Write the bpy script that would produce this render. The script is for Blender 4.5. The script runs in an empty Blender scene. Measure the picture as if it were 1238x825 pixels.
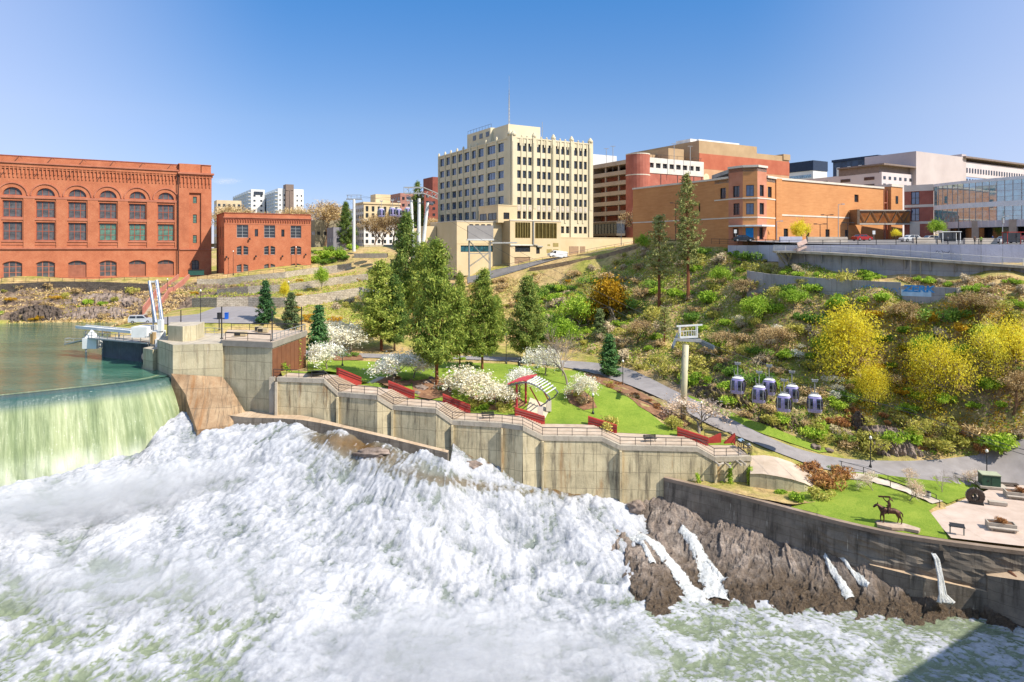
import bpy, bmesh, math, random
import numpy as np
from mathutils import Vector, Matrix, noise, geometry
# ------------------------------------------------------------------ camera, sky, sun, exposure
SC = bpy.context.scene
COL = SC.collection
F, UC, VH = 825.0,619.0,300.0          # focal length in photo pixels, centre column, horizon row
cam_d = bpy.data.cameras.new('camera')
cam_d.sensor_width = 36.0
cam_d.lens = F/1238.0*36.0
cam_d.shift_y = -(412.5 - VH)/1238.0
cam_d.clip_start = 0.3
cam_d.clip_end = 6000
cam = bpy.data.objects.new('camera', cam_d)
COL.objects.link(cam)
cam.rotation_euler = (math.radians(90),0,0)
SC.camera = cam
SUN_EL = math.radians(45.5)
SUN_DIR = Vector((0.885*math.cos(SUN_EL),-0.466*math.cos(SUN_EL), math.sin(SUN_EL)))   # towards the sun
W = bpy.data.worlds.new("World")
SC.world = W
W.use_nodes = True
wn = W.node_tree.nodes
wl = W.node_tree.links
sky = wn.new('ShaderNodeTexSky')
sky.sky_type = 'NISHITA'
sky.sun_disc = False
sky.sun_elevation = SUN_EL
sky.sun_rotation = math.atan2(SUN_DIR.x, SUN_DIR.y)
sky.altitude = 600
sky.air_density = 1.0
sky.dust_density = 0.0
sky.ozone_density = 3.0
bg = wn['Background']
bg.inputs[1].default_value = 0.14
hs = wn.new('ShaderNodeHueSaturation')
hs.inputs['Saturation'].default_value = 1.1
gm_ = wn.new('ShaderNodeGamma')
gm_.inputs['Gamma'].default_value = 0.8
wl.new(sky.outputs[0], gm_.inputs[0])
wl.new(gm_.outputs[0], hs.inputs['Color'])
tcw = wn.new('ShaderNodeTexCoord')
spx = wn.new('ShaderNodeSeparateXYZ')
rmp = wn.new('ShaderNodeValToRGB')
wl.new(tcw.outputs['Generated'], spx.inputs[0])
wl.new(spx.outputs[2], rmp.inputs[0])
for i_, (p_, c_) in enumerate(((0.02,(0.56,0.56,0.78)),(0.175,(0.62,0.68,0.83)),(0.34,(0.34,0.66,0.94)),(0.62,(1.9,1.75,1.6)))):  # last stop overbrightens the unseen upper sky, added as fill light
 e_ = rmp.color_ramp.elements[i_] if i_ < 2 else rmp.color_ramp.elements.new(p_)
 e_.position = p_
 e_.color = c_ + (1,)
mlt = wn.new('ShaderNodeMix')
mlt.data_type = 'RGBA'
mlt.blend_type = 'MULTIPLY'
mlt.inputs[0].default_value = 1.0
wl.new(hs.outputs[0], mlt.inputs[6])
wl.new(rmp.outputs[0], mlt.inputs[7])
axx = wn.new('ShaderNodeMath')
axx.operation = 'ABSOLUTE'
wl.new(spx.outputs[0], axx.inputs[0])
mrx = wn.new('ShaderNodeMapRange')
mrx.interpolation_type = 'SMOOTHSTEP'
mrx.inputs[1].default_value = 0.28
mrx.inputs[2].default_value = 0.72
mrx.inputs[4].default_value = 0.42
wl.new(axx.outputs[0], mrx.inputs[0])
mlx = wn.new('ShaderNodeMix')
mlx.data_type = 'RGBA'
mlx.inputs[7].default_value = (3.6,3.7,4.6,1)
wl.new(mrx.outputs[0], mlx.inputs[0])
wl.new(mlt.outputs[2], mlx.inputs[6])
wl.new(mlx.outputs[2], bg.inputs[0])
sun_d = bpy.data.lights.new('sun', 'SUN')
sun_d.energy = 3.9
sun_d.angle = math.radians(0.5)
sun_d.color = (1.0,0.93,0.82)
sun = bpy.data.objects.new('sun', sun_d)
COL.objects.link(sun)
sun.rotation_euler = (-SUN_DIR).to_track_quat('-Z', 'Y').to_euler()
SC.view_settings.view_transform = 'Standard'
SC.view_settings.look = 'None'
SC.view_settings.exposure = 0.82
SC.view_settings.gamma = 1.0
SC.cycles.max_bounces = 6
SC.cycles.diffuse_bounces = 3
SC.cycles.glossy_bounces = 3
SC.cycles.transparent_max_bounces = 12
# ------------------------------------------------------------------ helpers
E1 = Vector((0.8625,0.506,0))            # the town's street grid
E2 = Vector((-0.506,0.8625,0))
GRID_A = math.atan2(E1.y, E1.x)
def P(u, v, Y):
 return Vector(((u - UC)/F*Y, Y, -(v - VH)/F*Y))
def PZ(u, v, z):
 return P(u, v, -z*F/(v - VH))
def hexc(h):
 h = h.lstrip('#')
 r = [int(h[i:i + 2], 16)/255 for i in (0,2,4)]
 return tuple((x/12.92 if x <= 0.04045 else ((x + 0.055)/1.055) ** 2.4) for x in r) + (1,)
def cc(c):
 return hexc(c) if isinstance(c, str) else tuple(c) + ((1,) if len(c) == 3 else ())
class NT:
 """small wrapper for building node materials"""
 def __init__(s, name, rough=0.8, metallic=0.0, spec=0.5):
  s.mat = bpy.data.materials.new(name)
  s.mat.use_nodes = True
  s.n = s.mat.node_tree.nodes
  s.l = s.mat.node_tree.links
  s.b = s.n['Principled BSDF']
  s.b.inputs['Roughness'].default_value = rough
  s.b.inputs['Metallic'].default_value = metallic
  s.b.inputs['Specular IOR Level'].default_value = spec
 def coords(s, which='Object', scale=(1,1,1)):
  t = s.n.new('ShaderNodeTexCoord')
  m = s.n.new('ShaderNodeMapping')
  m.inputs['Scale'].default_value = scale
  s.l.new(t.outputs[which], m.inputs[0])
  return m.outputs[0]
 def noise(s, vec, scale, detail=4, rough=0.6, dist=0.0):
  t = s.n.new('ShaderNodeTexNoise')
  t.inputs['Scale'].default_value = scale
  t.inputs['Detail'].default_value = detail
  t.inputs['Roughness'].default_value = rough
  t.inputs['Distortion'].default_value = dist
  s.l.new(vec, t.inputs['Vector'])
  return t.outputs['Fac']
 def ramp(s, fac, stops):
  r = s.n.new('ShaderNodeValToRGB')
  e = r.color_ramp.elements
  while len(e) < len(stops):
   e.new(0.5)
  for i, (p, c) in enumerate(stops):
   e[i].position = p
   e[i].color = cc(c)
  s.l.new(fac, r.inputs[0])
  return r.outputs[0]
 def mix(s, fac, a, b, mode='MIX'):
  m = s.n.new('ShaderNodeMix')
  m.data_type = 'RGBA'
  m.blend_type = mode
  for sock, val in ((m.inputs[0], fac),(m.inputs[6], a),(m.inputs[7], b)):
   if isinstance(val, (int, float)):
    sock.default_value = val
   elif isinstance(val, (tuple, str)):
    sock.default_value = cc(val)
   else:
    s.l.new(val, sock)
  return m.outputs[2]
 def math(s, op, a, b=0.0):
  m = s.n.new('ShaderNodeMath')
  m.operation = op
  for sock, val in ((m.inputs[0], a),(m.inputs[1], b)):
   if isinstance(val, (int, float)):
    sock.default_value = val
   else:
    s.l.new(val, sock)
  return m.outputs[0]
 def attr(s, name, out='Fac'):
  a = s.n.new('ShaderNodeAttribute')
  a.attribute_name = name
  return a.outputs[out]
 def color(s, c):
  if isinstance(c, (tuple, str)):
   s.b.inputs['Base Color'].default_value = cc(c)
  else:
   s.l.new(c, s.b.inputs['Base Color'])
  return s
 def bump(s, h, strength=0.3, dist=0.1):
  b = s.n.new('ShaderNodeBump')
  b.inputs['Strength'].default_value = strength
  b.inputs['Distance'].default_value = dist
  s.l.new(h, b.inputs['Height'])
  s.l.new(b.outputs[0], s.b.inputs['Normal'])
  return s
 def bricks(s, vec, w, h, mortar, c1, c2, cm, off=0.5):
  t = s.n.new('ShaderNodeTexBrick')
  t.inputs['Scale'].default_value = 1
  t.inputs['Brick Width'].default_value = w
  t.inputs['Row Height'].default_value = h
  t.inputs['Mortar Size'].default_value = mortar
  t.inputs['Mortar Smooth'].default_value = 0.3
  t.inputs['Color1'].default_value = cc(c1)
  t.inputs['Color2'].default_value = cc(c2)
  t.inputs['Mortar'].default_value = cc(cm)
  t.offset = off
  s.l.new(vec, t.inputs['Vector'])
  return t
_mats = {}
def mat(name, stops=None, scale=1.0, rough=0.8, bump=0.0, bscale=None, metallic=0.0, spec=0.4, stretch=(1,1,1), detail=4, which='Object', dist=0.0):
 """plain noise-varied material; stops is one colour or a ramp"""
 if name in _mats:
  return _mats[name]
 t = NT(name, rough, metallic, spec)
 if isinstance(stops, str) or (isinstance(stops, tuple) and not isinstance(stops[0], tuple)):
  base = cc(stops)
  lo = tuple(x*0.82 for x in base[:3])
  hi = tuple(min(1, x*1.12) for x in base[:3])
  stops = [(0.3, lo),(0.7, hi)]
 v = t.coords(which, stretch)
 t.color(t.ramp(t.noise(v, scale, detail, 0.6, dist), stops))
 if bump:
  t.bump(t.noise(v, bscale or scale*4,5,0.65), bump, 0.15)
 _mats[name] = t.mat
 return t.mat
class MB:
 """collects faces; build() links them as ONE mesh object"""
 def __init__(s, M=None):
  s.v = []; s.f = []; s.mi = []; s.uv = {}
  s.M = M
 def face(s, pts, mi=0, uv=None):
  i = len(s.v)
  if s.M is not None:
   pts = [s.M @ Vector(p) for p in pts]
  s.v.extend([tuple(p) for p in pts])
  s.f.append(tuple(range(i, i + len(pts))))
  s.mi.append(mi)
  if uv:
   s.uv[len(s.f) - 1] = uv
 def box(s, x0, y0, z0, x1, y1, z1, mi=0, skip=''):
  a = [(x0, y0, z0),(x1, y0, z0),(x1, y1, z0),(x0, y1, z0),(x0, y0, z1),(x1, y0, z1),(x1, y1, z1),(x0, y1, z1)]
  for k, q in (('b', (3,2,1,0)),('t', (4,5,6,7)),('f', (0,1,5,4)),('r', (1,2,6,5)),('k', (2,3,7,6)),('l', (3,0,4,7))):
   if k not in skip:
    s.face([a[j] for j in q], mi)
 def obox(s, c, dims, rz=0.0, mi=0):
  ca, sa = math.cos(rz), math.sin(rz)
  hx, hy, hz = dims[0] / 2, dims[1] / 2, dims[2] / 2
  a = []
  for z in (-hz, hz):
   for x, y in ((-hx, -hy),(hx, -hy),(hx, hy),(-hx, hy)):
    a.append((c[0] + x*ca - y*sa, c[1] + x*sa + y*ca, c[2] + z))
  for q in ((3,2,1,0),(4,5,6,7),(0,1,5,4),(1,2,6,5),(2,3,7,6),(3,0,4,7)):
   s.face([a[j] for j in q], mi)
 def bar(s, p, q, w, h=None, mi=0):
  h = h or w
  p, q = Vector(p), Vector(q)
  d = (q - p)
  if d.length < 1e-6: return
  d.normalize()
  up = Vector((0,0,1)) if abs(d.z) < 0.95 else Vector((0,1,0))
  sx = d.cross(up).normalized()*(w/2)
  sz = sx.cross(d).normalized()*(h/2)
  a = [p - sx - sz, p + sx - sz, p + sx + sz, p - sx + sz, q - sx - sz, q + sx - sz, q + sx + sz, q - sx + sz]
  for k in ((0,3,2,1),(4,5,6,7),(0,1,5,4),(1,2,6,5),(2,3,7,6),(3,0,4,7)):
   s.face([a[j] for j in k], mi)
 def tube(s, pts, r, n=8, mi=0, cap=True):
  pts = [Vector(p) for p in pts]
  rs = r if isinstance(r, (list, tuple)) else [r] * len(pts)
  rings = []
  ref = None
  for i, p in enumerate(pts):
   d = (pts[min(i + 1, len(pts) - 1)] - pts[max(i - 1,0)])
   if d.length < 1e-9: d = Vector((0,0,1))
   d.normalize()
   if ref is None:
    ref = Vector((1,0,0)) if abs(d.x) < 0.9 else Vector((0,1,0))
   a = (ref - d*ref.dot(d)).normalized()
   b = d.cross(a)
   ref = a
   rings.append([p + (a*math.cos(2*math.pi*k/n) + b*math.sin(2*math.pi*k/n))*rs[i] for k in range(n)])
  base = len(s.v)
  for ring in rings:
   for q in ring:
    s.v.append(tuple(s.M @ q) if s.M is not None else tuple(q))
  for i in range(len(rings) - 1):
   for k in range(n):
    k2 = (k + 1) % n
    s.f.append((base + i*n + k, base + i*n + k2, base + (i + 1)*n + k2, base + (i + 1)*n + k))
    s.mi.append(mi)
  if cap:
   s.f.append(tuple(base + k for k in reversed(range(n)))); s.mi.append(mi)
   s.f.append(tuple(base + (len(rings) - 1)*n + k for k in range(n))); s.mi.append(mi)
 def lathe(s, c, prof, n=12, mi=0, ax=None):
  """prof: (r, z) list"""
  c = Vector(c)
  base = len(s.v)
  for r, z in prof:
   for k in range(n):
    a = 2*math.pi*k/n
    q = c + Vector((r*math.cos(a), r*math.sin(a), z))
    s.v.append(tuple(s.M @ q) if s.M is not None else tuple(q))
  for i in range(len(prof) - 1):
   for k in range(n):
    k2 = (k + 1) % n
    s.f.append((base + i*n + k, base + i*n + k2, base + (i + 1)*n + k2, base + (i + 1)*n + k))
    s.mi.append(mi)
  s.f.append(tuple(base + k for k in reversed(range(n)))); s.mi.append(mi)
  s.f.append(tuple(base + (len(prof) - 1)*n + k for k in range(n))); s.mi.append(mi)
 def prism(s, poly, z0, z1, mi=0, top=None):
  """poly: list of (x, y) counter-clockwise; z0, z1 numbers or per-vertex lists"""
  n = len(poly)
  a = z0 if isinstance(z0,(list, tuple)) else [z0] * n
  b = z1 if isinstance(z1,(list, tuple)) else [z1] * n
  for i in range(n):
   j = (i + 1) % n
   s.face([(*poly[i], a[i]),(*poly[j], a[j]),(*poly[j], b[j]),(*poly[i], b[i])], mi)
  s.face([(*poly[i], b[i]) for i in range(n)], mi if top is None else top)
  s.face([(*poly[i], a[i]) for i in reversed(range(n))], mi)
 def wall(s, L, H, holes, depth=0.3, mi=0, z0=0.0, thick=0.0, outline=None):
  """wall plane y=0 facing -y with holes [(poly of (x,z))], reveals going to y=depth"""
  out = outline or [(0, z0),(L, z0),(L, H),(0, H)]
  loops = [[Vector((x, 0, z)) for x, z in out]] + [[Vector((x, 0, z)) for x, z in h] for h in holes]
  flat = [p for l in loops for p in l]
  for t in geometry.tessellate_polygon(loops):
   a, b, c = (flat[k] for k in t)
   if (b - a).cross(c - a).y > 0:
    a, b, c = a, c, b
   s.face([a, b, c], mi)
  for h in holes:
   for i in range(len(h)):
    (xa, za),(xb, zb) = h[i], h[(i + 1) % len(h)]
    s.face([(xa, 0, za),(xa, depth, za),(xb, depth, zb),(xb, 0, zb)], mi)
 def build(s, name, mats, parent=None, origin=None, smooth=False, loc=None, rz=0.0, nocol=False):
  me = bpy.data.meshes.new(name)
  off = Vector((0,0,0))
  if origin == 'base' and s.v:
   arr = np.array(s.v)
   off = Vector(((arr[:, 0].min() + arr[:, 0].max())/2,(arr[:, 1].min() + arr[:, 1].max())/2, arr[:, 2].min()))
   s.v = [tuple(Vector(p) - off) for p in s.v]
  me.from_pydata(s.v, [], s.f)
  if not isinstance(mats, (list, tuple)):
   mats = [mats]
  for m in mats:
   me.materials.append(m)
  if len(mats) > 1:
   me.polygons.foreach_set('material_index', s.mi)
  # box-projected UVs in metres
  if len(s.f) < 60000:
   uvl = me.uv_layers.new(name='UVMap')
   me.update()
   for pi, p in enumerate(me.polygons):
    ex = s.uv.get(pi)
    n = p.normal
    for j, li in enumerate(p.loop_indices):
     if ex:
      uvl.data[li].uv = ex[j]
     else:
      co = me.vertices[me.loops[li].vertex_index].co
      if abs(n.z) > 0.75:
       uvl.data[li].uv = (co.x, co.y)
      else:
       h = math.hypot(n.x, n.y) or 1
       uvl.data[li].uv = (-co.x*n.y/h + co.y*n.x/h, co.z)
  if smooth:
   me.polygons.foreach_set('use_smooth', [True] * len(me.polygons))
  me.update()
  o = bpy.data.objects.new(name, me)
  if not nocol:
   COL.objects.link(o)
  if parent is not None:
   o.parent = parent
  if loc is not None:
   o.location = loc
  elif origin == 'base':
   o.location = off
  if rz:
   o.rotation_euler = (0,0, rz)
  return o
def tag(o, label=None, cat=None, group=None, kind=None):
 if label: o['label'] = label
 if cat: o['category'] = cat
 if group: o['group'] = group
 if kind: o['kind'] = kind
 return o
def struct(o):
 o['kind'] = 'structure'
 return o
def empty(name, loc=(0,0,0), rz=0.0, label=None, cat=None, group=None):
 o = bpy.data.objects.new(name, None)
 COL.objects.link(o)
 o.location = loc
 o.rotation_euler = (0,0, rz)
 o.empty_display_size = 0.5
 return tag(o, label, cat, group)
def copy_tree(o, loc=None, rz=None, scale=None, parent=None, label=None, group=None):
 kids = list(o.children)
 c = o.copy()
 COL.objects.link(c)
 if parent is not None: c.parent = parent
 if loc is not None: c.location = loc
 if rz is not None: c.rotation_euler = (0,0, rz)
 if scale is not None: c.scale = scale if isinstance(scale, (tuple, list)) else (scale,)*3
 if label: c['label'] = label
 if group: c['group'] = group
 for k in kids:
  copy_tree(k, parent=c)
 return c
def grid_mesh(name, X, Y, Z, mats, smooth=True, attrs=None, uv=False):
 """X,Y,Z 2-D arrays -> one mesh"""
 r, c = X.shape
 co = np.stack([X, Y, Z], -1).reshape(-1,3).astype(np.float32)
 idx = np.arange(r*c).reshape(r, c)
 q = np.stack([idx[:-1, :-1], idx[:-1,1:], idx[1:, 1:], idx[1:, :-1]], -1).reshape(-1,4)
 me = bpy.data.meshes.new(name)
 me.vertices.add(len(co)); me.vertices.foreach_set('co', co.ravel())
 me.loops.add(q.size); me.loops.foreach_set('vertex_index', q.ravel().astype(np.int32))
 me.polygons.add(len(q))
 me.polygons.foreach_set('loop_start', np.arange(0, q.size, 4, dtype=np.int32))
 me.polygons.foreach_set('loop_total', np.full(len(q),4, dtype=np.int32))
 me.polygons.foreach_set('use_smooth', np.full(len(q), smooth))
 for m in (mats if isinstance(mats, (list, tuple)) else [mats]):
  me.materials.append(m)
 for k, a in (attrs or {}).items():
  at = me.attributes.new(k, 'FLOAT', 'POINT')
  at.data.foreach_set('value', a.reshape(-1).astype(np.float32))
 me.update(calc_edges=True)
 me.validate()
 o = bpy.data.objects.new(name, me)
 COL.objects.link(o)
 return o
# numpy noise
def _hash(ix, iy, seed):
 h = (ix.astype(np.int64)*374761393 + iy.astype(np.int64)*668265263 + seed*974634777) & 0xffffffff
 h = ((h ^ (h >> 13))*1274126177) & 0xffffffff
 h = (h ^ (h >> 16)) & 0xffffffff
 return h
def pn(x, y, seed=0):
 x = np.asarray(x, float); y = np.asarray(y, float)
 ix, iy = np.floor(x), np.floor(y)
 fx, fy = x - ix, y - iy
 ux, uy = fx*fx*fx*(fx*(fx*6 - 15) + 10), fy*fy*fy*(fy*(fy*6 - 15) + 10)
 def g(dx, dy):
  a = _hash(ix + dx, iy + dy, seed)/4294967296.0*2*np.pi
  return np.cos(a)*(fx - dx) + np.sin(a)*(fy - dy)
 a = g(0,0) + (g(1,0) - g(0,0))*ux
 b = g(0,1) + (g(1,1) - g(0,1))*ux
 return (a + (b - a)*uy)*1.5
def fbm(x, y, octv=4, seed=0, gain=0.5, lac=2.03, bil=False):
 s = 0; a = 1; n = 0
 for i in range(octv):
  p = pn(x, y, seed + i*17)
  s = s + a*(np.abs(p)*2 - 0.6 if bil else p)
  n += a; a *= gain; x = x*lac + 13.7; y = y*lac - 7.1
 return s/n
def smooth(a, b, x):
 t = np.clip((x - a)/(b - a),0,1)
 return t*t*(3 - 2*t)
class TPS:
 def __init__(s, pts, lam=0.02):
  p = np.array([tuple(q) for q in pts], float)
  s.xy = p[:, :2]; n = len(p)
  d2 = ((s.xy[:, None] - s.xy[None]) ** 2).sum(-1)
  K = 0.5*d2*np.log(d2 + 1e-9)
  A = np.zeros((n + 3, n + 3))
  A[:n, :n] = K + lam*np.eye(n)*100
  A[:n, n] = 1; A[:n, n + 1:] = s.xy
  A[n, :n] = 1; A[n + 1:, :n] = s.xy.T
  s.w = np.linalg.solve(A, np.concatenate([p[:, 2], [0,0,0]]))
 def __call__(s, x, y):
  x = np.asarray(x, float); y = np.asarray(y, float); sh = np.broadcast(x, y).shape
  x = np.broadcast_to(x, sh).ravel(); y = np.broadcast_to(y, sh).ravel()
  out = np.empty(len(x)); n = len(s.xy)
  for i in range(0, len(x),20000):
   a, b = x[i:i + 20000], y[i:i + 20000]
   d2 = (a[:, None] - s.xy[:, 0]) ** 2 + (b[:, None] - s.xy[:, 1]) ** 2
   out[i:i + 20000] = (0.5*d2*np.log(d2 + 1e-9)) @ s.w[:n] + s.w[n] + a*s.w[n + 1] + b*s.w[n + 2]
  return out.reshape(sh)
def inpoly(x, y, poly):
 x = np.asarray(x, float); y = np.asarray(y, float)
 c = np.zeros(np.broadcast(x, y).shape, bool)
 n = len(poly)
 for i in range(n):
  x1, y1 = poly[i][0], poly[i][1]; x2, y2 = poly[(i + 1) % n][0], poly[(i + 1) % n][1]
  if y1 == y2: continue
  c ^= ((y1 > y) != (y2 > y)) & (x < (x2 - x1)*(y - y1)/(y2 - y1) + x1)
 return c
# ------------------------------------------------------------------ layout of the land (levels relative to the bridge deck's eye height)
POND_Z = -20.0
LOW_Z = -41.2
WT = [(335,457,-19.8),(392,459,-19.8),(409,475,-21.8),(456,479,-21.8),(475,491,-23.4),(527,495,-23.4),
      (547,509,-25.1),(607,512.5,-25.1),(632,515.8,-25.1),(656,528,-26.6),(728,529,-26.6),(750,539.5,-27.7),
      (843,541.5,-27.7),(864,553.5,-29.0),(908,552.5,-29.0)]
WALLTOP = [PZ(*q) for q in WT]
LOWTOP = [P(803,577,94.6), PZ(850,588,-32.1), PZ(911,603,-32.5), PZ(960,616,-32.9), PZ(1010,629,-33.2), PZ(1080,645,-33.4), PZ(1150,655,-33.5), PZ(1238,666,-33.6), Vector((80,69,-33.7)), Vector((140,50,-33.8))]
PATHC = [(300,424,-20.3,4),(366,426,-20.6,4),(450,431,-21.3,4),(560,433,-22.3,4),(640,436,-23.2,4),(700,441.5,-24.0,4.2),(745,452,-24.8,4.6),
         (783,467,-25.7,5.0),(815,483,-26.5,5),(860,508,-27.9,4.5),(905,528,-29.2,4.2),(960,549,-30.5,4.2),(1040,563,-31.8,4.8),(1130,571,-32.4,5.5),(1238,572.5,-32.8,5.5)]
PATHW = [(PZ(u, v, z), w) for u, v, z, w in PATHC] + [(Vector((110,93,-33.0)),6),(Vector((170,80,-33.2)),6)]
front = [(-500,150),(-134,179.5),(-114,182),(-100,179),(-88,150),(-76,129),(-66,124),(-60,118),(-52,113),(-49,112),(-37.5,112),(-35.6,105)]
front += [(p.x, p.y + 0.5) for p in WALLTOP[1:]]
front += [(33.6,90.0),(39.4,83.9)] + [(p.x, p.y + 0.5) for p in LOWTOP[5:]] + [(500,40)]
FX = np.array([a for a, b in front]); FY = np.array([b for a, b in front])
BOFF = [(0.5,4.3),(1.5,3.6),(1.5,6),(1.2,5.3),(1.9,5),(1,4.8),(1.7,5),(0,5.2),(-0.6,6.5),(0,7),(-0.7,7),(0,7),(-0.8,6),(0.2,6),(-0.4,5.5)]
DECKB = [Vector((p.x + a, p.y + b_, p.z)) for p, (a, b_) in zip(WALLTOP, BOFF)]
CT = []
def ct(*rows):
 for u, v, Y in rows:
  CT.append(P(u, v, Y))
ct((-200,394,176),(0,394,180),(60,393,183),(110,394,182),(150,393,181))
ct((-200,338,187),(0,342,190),(60,342,194),(110,340,199),(160,338,203),(200,337,208),(250,334,220))
ct((0,340,200),(100,339,208),(200,336,224),(0,366,186),(60,364,188),(120,368,189),(160,365,192))
ct((200,365,188),(215,352,198),(240,345,204))
ct((160,389,160),(200,391,144),(240,389,146),(280,386,148),(300,378,160),(270,374,168),(330,385,150),(230,384,158))
ct((240,360,190),(290,362,184),(340,368,180),(380,360,184),(400,372,172),(440,380,168))
ct((270,345,206),(330,341,205),(380,336,212),(430,345,200),(440,330,214),(400,326,226),(265,334,210),(300,331,213),(345,324,219),(376,320,226),(376,312,245))
ct((420,308,232),(460,306,232),(500,312,222),(520,330,206),(480,345,195),(430,300,250))
ct((385,402,150),(430,402,152),(480,395,160),(400,420,141),(470,370,176))
for p in DECKB:
 CT.append(Vector((p.x, p.y + 1.4, p.z - 0.05)))
ct((350,440,122),(430,445,124),(430,462,113),(500,452,120),(500,472,109),(560,455,119),(620,450,124),(620,482,109),(690,460,121),(690,498,107.5),(760,485,111),(790,512,105),(840,519,106))
for p, w in PATHW[:-2]:
 CT.append(p.copy())
CT += [Vector((110,92,-33.0)), Vector((170,78,-33.2)), Vector((80,69.5,-33.6)), Vector((140,52,-33.7))]
ct((1000,600,90),(1073,630,82.6),(1050,605,88.5),(1120,600,91),(1000,575,97))
for u, v in ((1140,640),(1190,610),(1238,630),(1238,660),(1160,600)):
 CT.append(PZ(u, v, -33.5))
CT += [Vector((p.x, p.y + 1.3, p.z - 0.2)) for p in LOWTOP[3:]]
CT += [PZ(965,600,-32.7), Vector((37,91,-33.0)), Vector((33.8,93,-32.8)), Vector((39,86,-32.8))]
ct((460,410,150),(520,410,153),(520,380,172),(560,350,190),(600,410,158),(600,380,174),(600,336,194),(650,400,162),(650,352,184),
   (650,328,192),(700,316,190),(700,309,206),(640,320,198),(600,328,197),(740,301,212),(780,295,218),(700,345,181),(700,380,166),(700,418,149),(770,296,186),(760,330,178),(760,380,158),(770,428,138),
   (832,363,150),(832,315,163),(832,292.5,171),(800,293,178),(770,294.5,192),(832,291,182),(830,440,132),(850,480,119),(900,297,160),(900,325,149),(900,360,141),(900,400,133),(900,440,124),(900,475,116),(930,510,109.5),(955,532,106),
   (960,330,136),(960,346,131),(960,360,129),(1000,400,124),(1000,440,119.5),(1000,480,113),(1000,515,108.5),(1020,545,105),
   (1060,334,128),(1060,348,122),(1060,372,119.5),(1080,440,116),(1080,490,110),(1090,545,104),(1160,344,118),(1160,356,114),(1150,380,113),(1150,440,108),(1150,500,107),(1160,550,102),
   (1238,346,113),(1238,400,107.5),(1238,460,104.5),(1238,520,102.5),(1238,552,100),(1400,360,112),(1400,480,100),(1400,560,94))
CT += [Vector((200,130,1.0)), Vector((200,90,-28)), Vector((260,60,-33))]
ct((600,318,206),(560,318,210),(540,308,240),(960,297,158),(1060,296,146),(1160,296,138),(1238,296,132))
ct((900,291,180),(1000,290,180),(1100,290,170),(1238,289,165),(700,290,240),(500,298,280),(350,300,300),(100,310,300),(-200,310,300),(800,289,260),(1100,289,260),(500,297,340),(900,290,340),(1400,290,340),(0,299,340))
terr_f = TPS(CT, 0.02)
def rockmask(x, y):
 z = terr_f(x, y)
 m = smooth(-19.8,-18.2, z)*(1 - smooth(-10.8,-9.4, z))*(1 - smooth(-72,-62, np.asarray(x)*1.0))*smooth(176,181, y + 0*x)
 u = x/y*F + UC; v = VH - z/y*F
 m2 = np.exp(-(((u - 850)/95) ** 2 + ((v - 468)/28) ** 2)*1.2) + np.exp(-(((u - 930)/60) ** 2 + ((v - 508)/16) ** 2)*1.2) + np.exp(-(((u - 1085)/55) ** 2 + ((v - 525)/22) ** 2)*1.2) + 0.8*np.exp(-(((u - 1190)/60) ** 2 + ((v - 470)/60) ** 2))
 return m, np.clip(m2,0,1)
def terr(x, y, full=True):
 z = terr_f(x, y)
 if full:
  x = np.asarray(x, float); y = np.asarray(y, float)
  m, m2 = rockmask(x, y)
  dx = m*1.0
  led = fbm(x*0.12, y*0.12 + z*0.1,4,3)*2.4
  st = z + led
  step = np.floor(st/1.6)*1.6 + 1.6*smooth(0.55,1.0, st/1.6 - np.floor(st/1.6)) - led*0.7
  z = z*(1 - m) + m*step
  st2 = z + fbm(x*0.2, y*0.2,3,9)*1.6
  step2 = np.floor(st2/1.1)*1.1 + 1.1*smooth(0.6,1.0, st2/1.1 - np.floor(st2/1.1)) - (st2 - z)*0.8
  z = z*(1 - m2*0.9) + m2*0.9*step2
  hill = smooth(-29,-26, z)*(1 - smooth(-3,-0.5, z))*smooth(8,25, x)*smooth(104,112, y)
  z = z + hill*fbm(x*0.15, y*0.15,4,21)*0.9
 return z
def G(u, v, y0=62.0, y1=330.0):
 """where the line of sight through a photo position meets the ground"""
 Ys = np.arange(y0, y1,0.75)
 xs = (u - UC)/F*Ys; zs = -(v - VH)/F*Ys
 fy = np.interp(xs, FX, FY)
 d = zs - terr_f(xs, Ys)
 ok = (d <= 0) & (Ys >= fy)
 i = int(np.argmax(ok)) if ok.any() else len(Ys) - 1
 if i == 0: return Vector((xs[0], Ys[0], float(terr(xs[0], Ys[0]))))
 lo, hi = Ys[i - 1], Ys[i]
 t = d[i - 1] / (d[i - 1] - d[i]) if d[i - 1] > 0 else 1.0
 Yh = lo + (hi - lo)*min(max(t, 0),1)
 x = (u - UC)/F*Yh
 return Vector((x, Yh, float(terr(x, Yh))))
def TZ(x, y):
 return float(terr(x, y))
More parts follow.
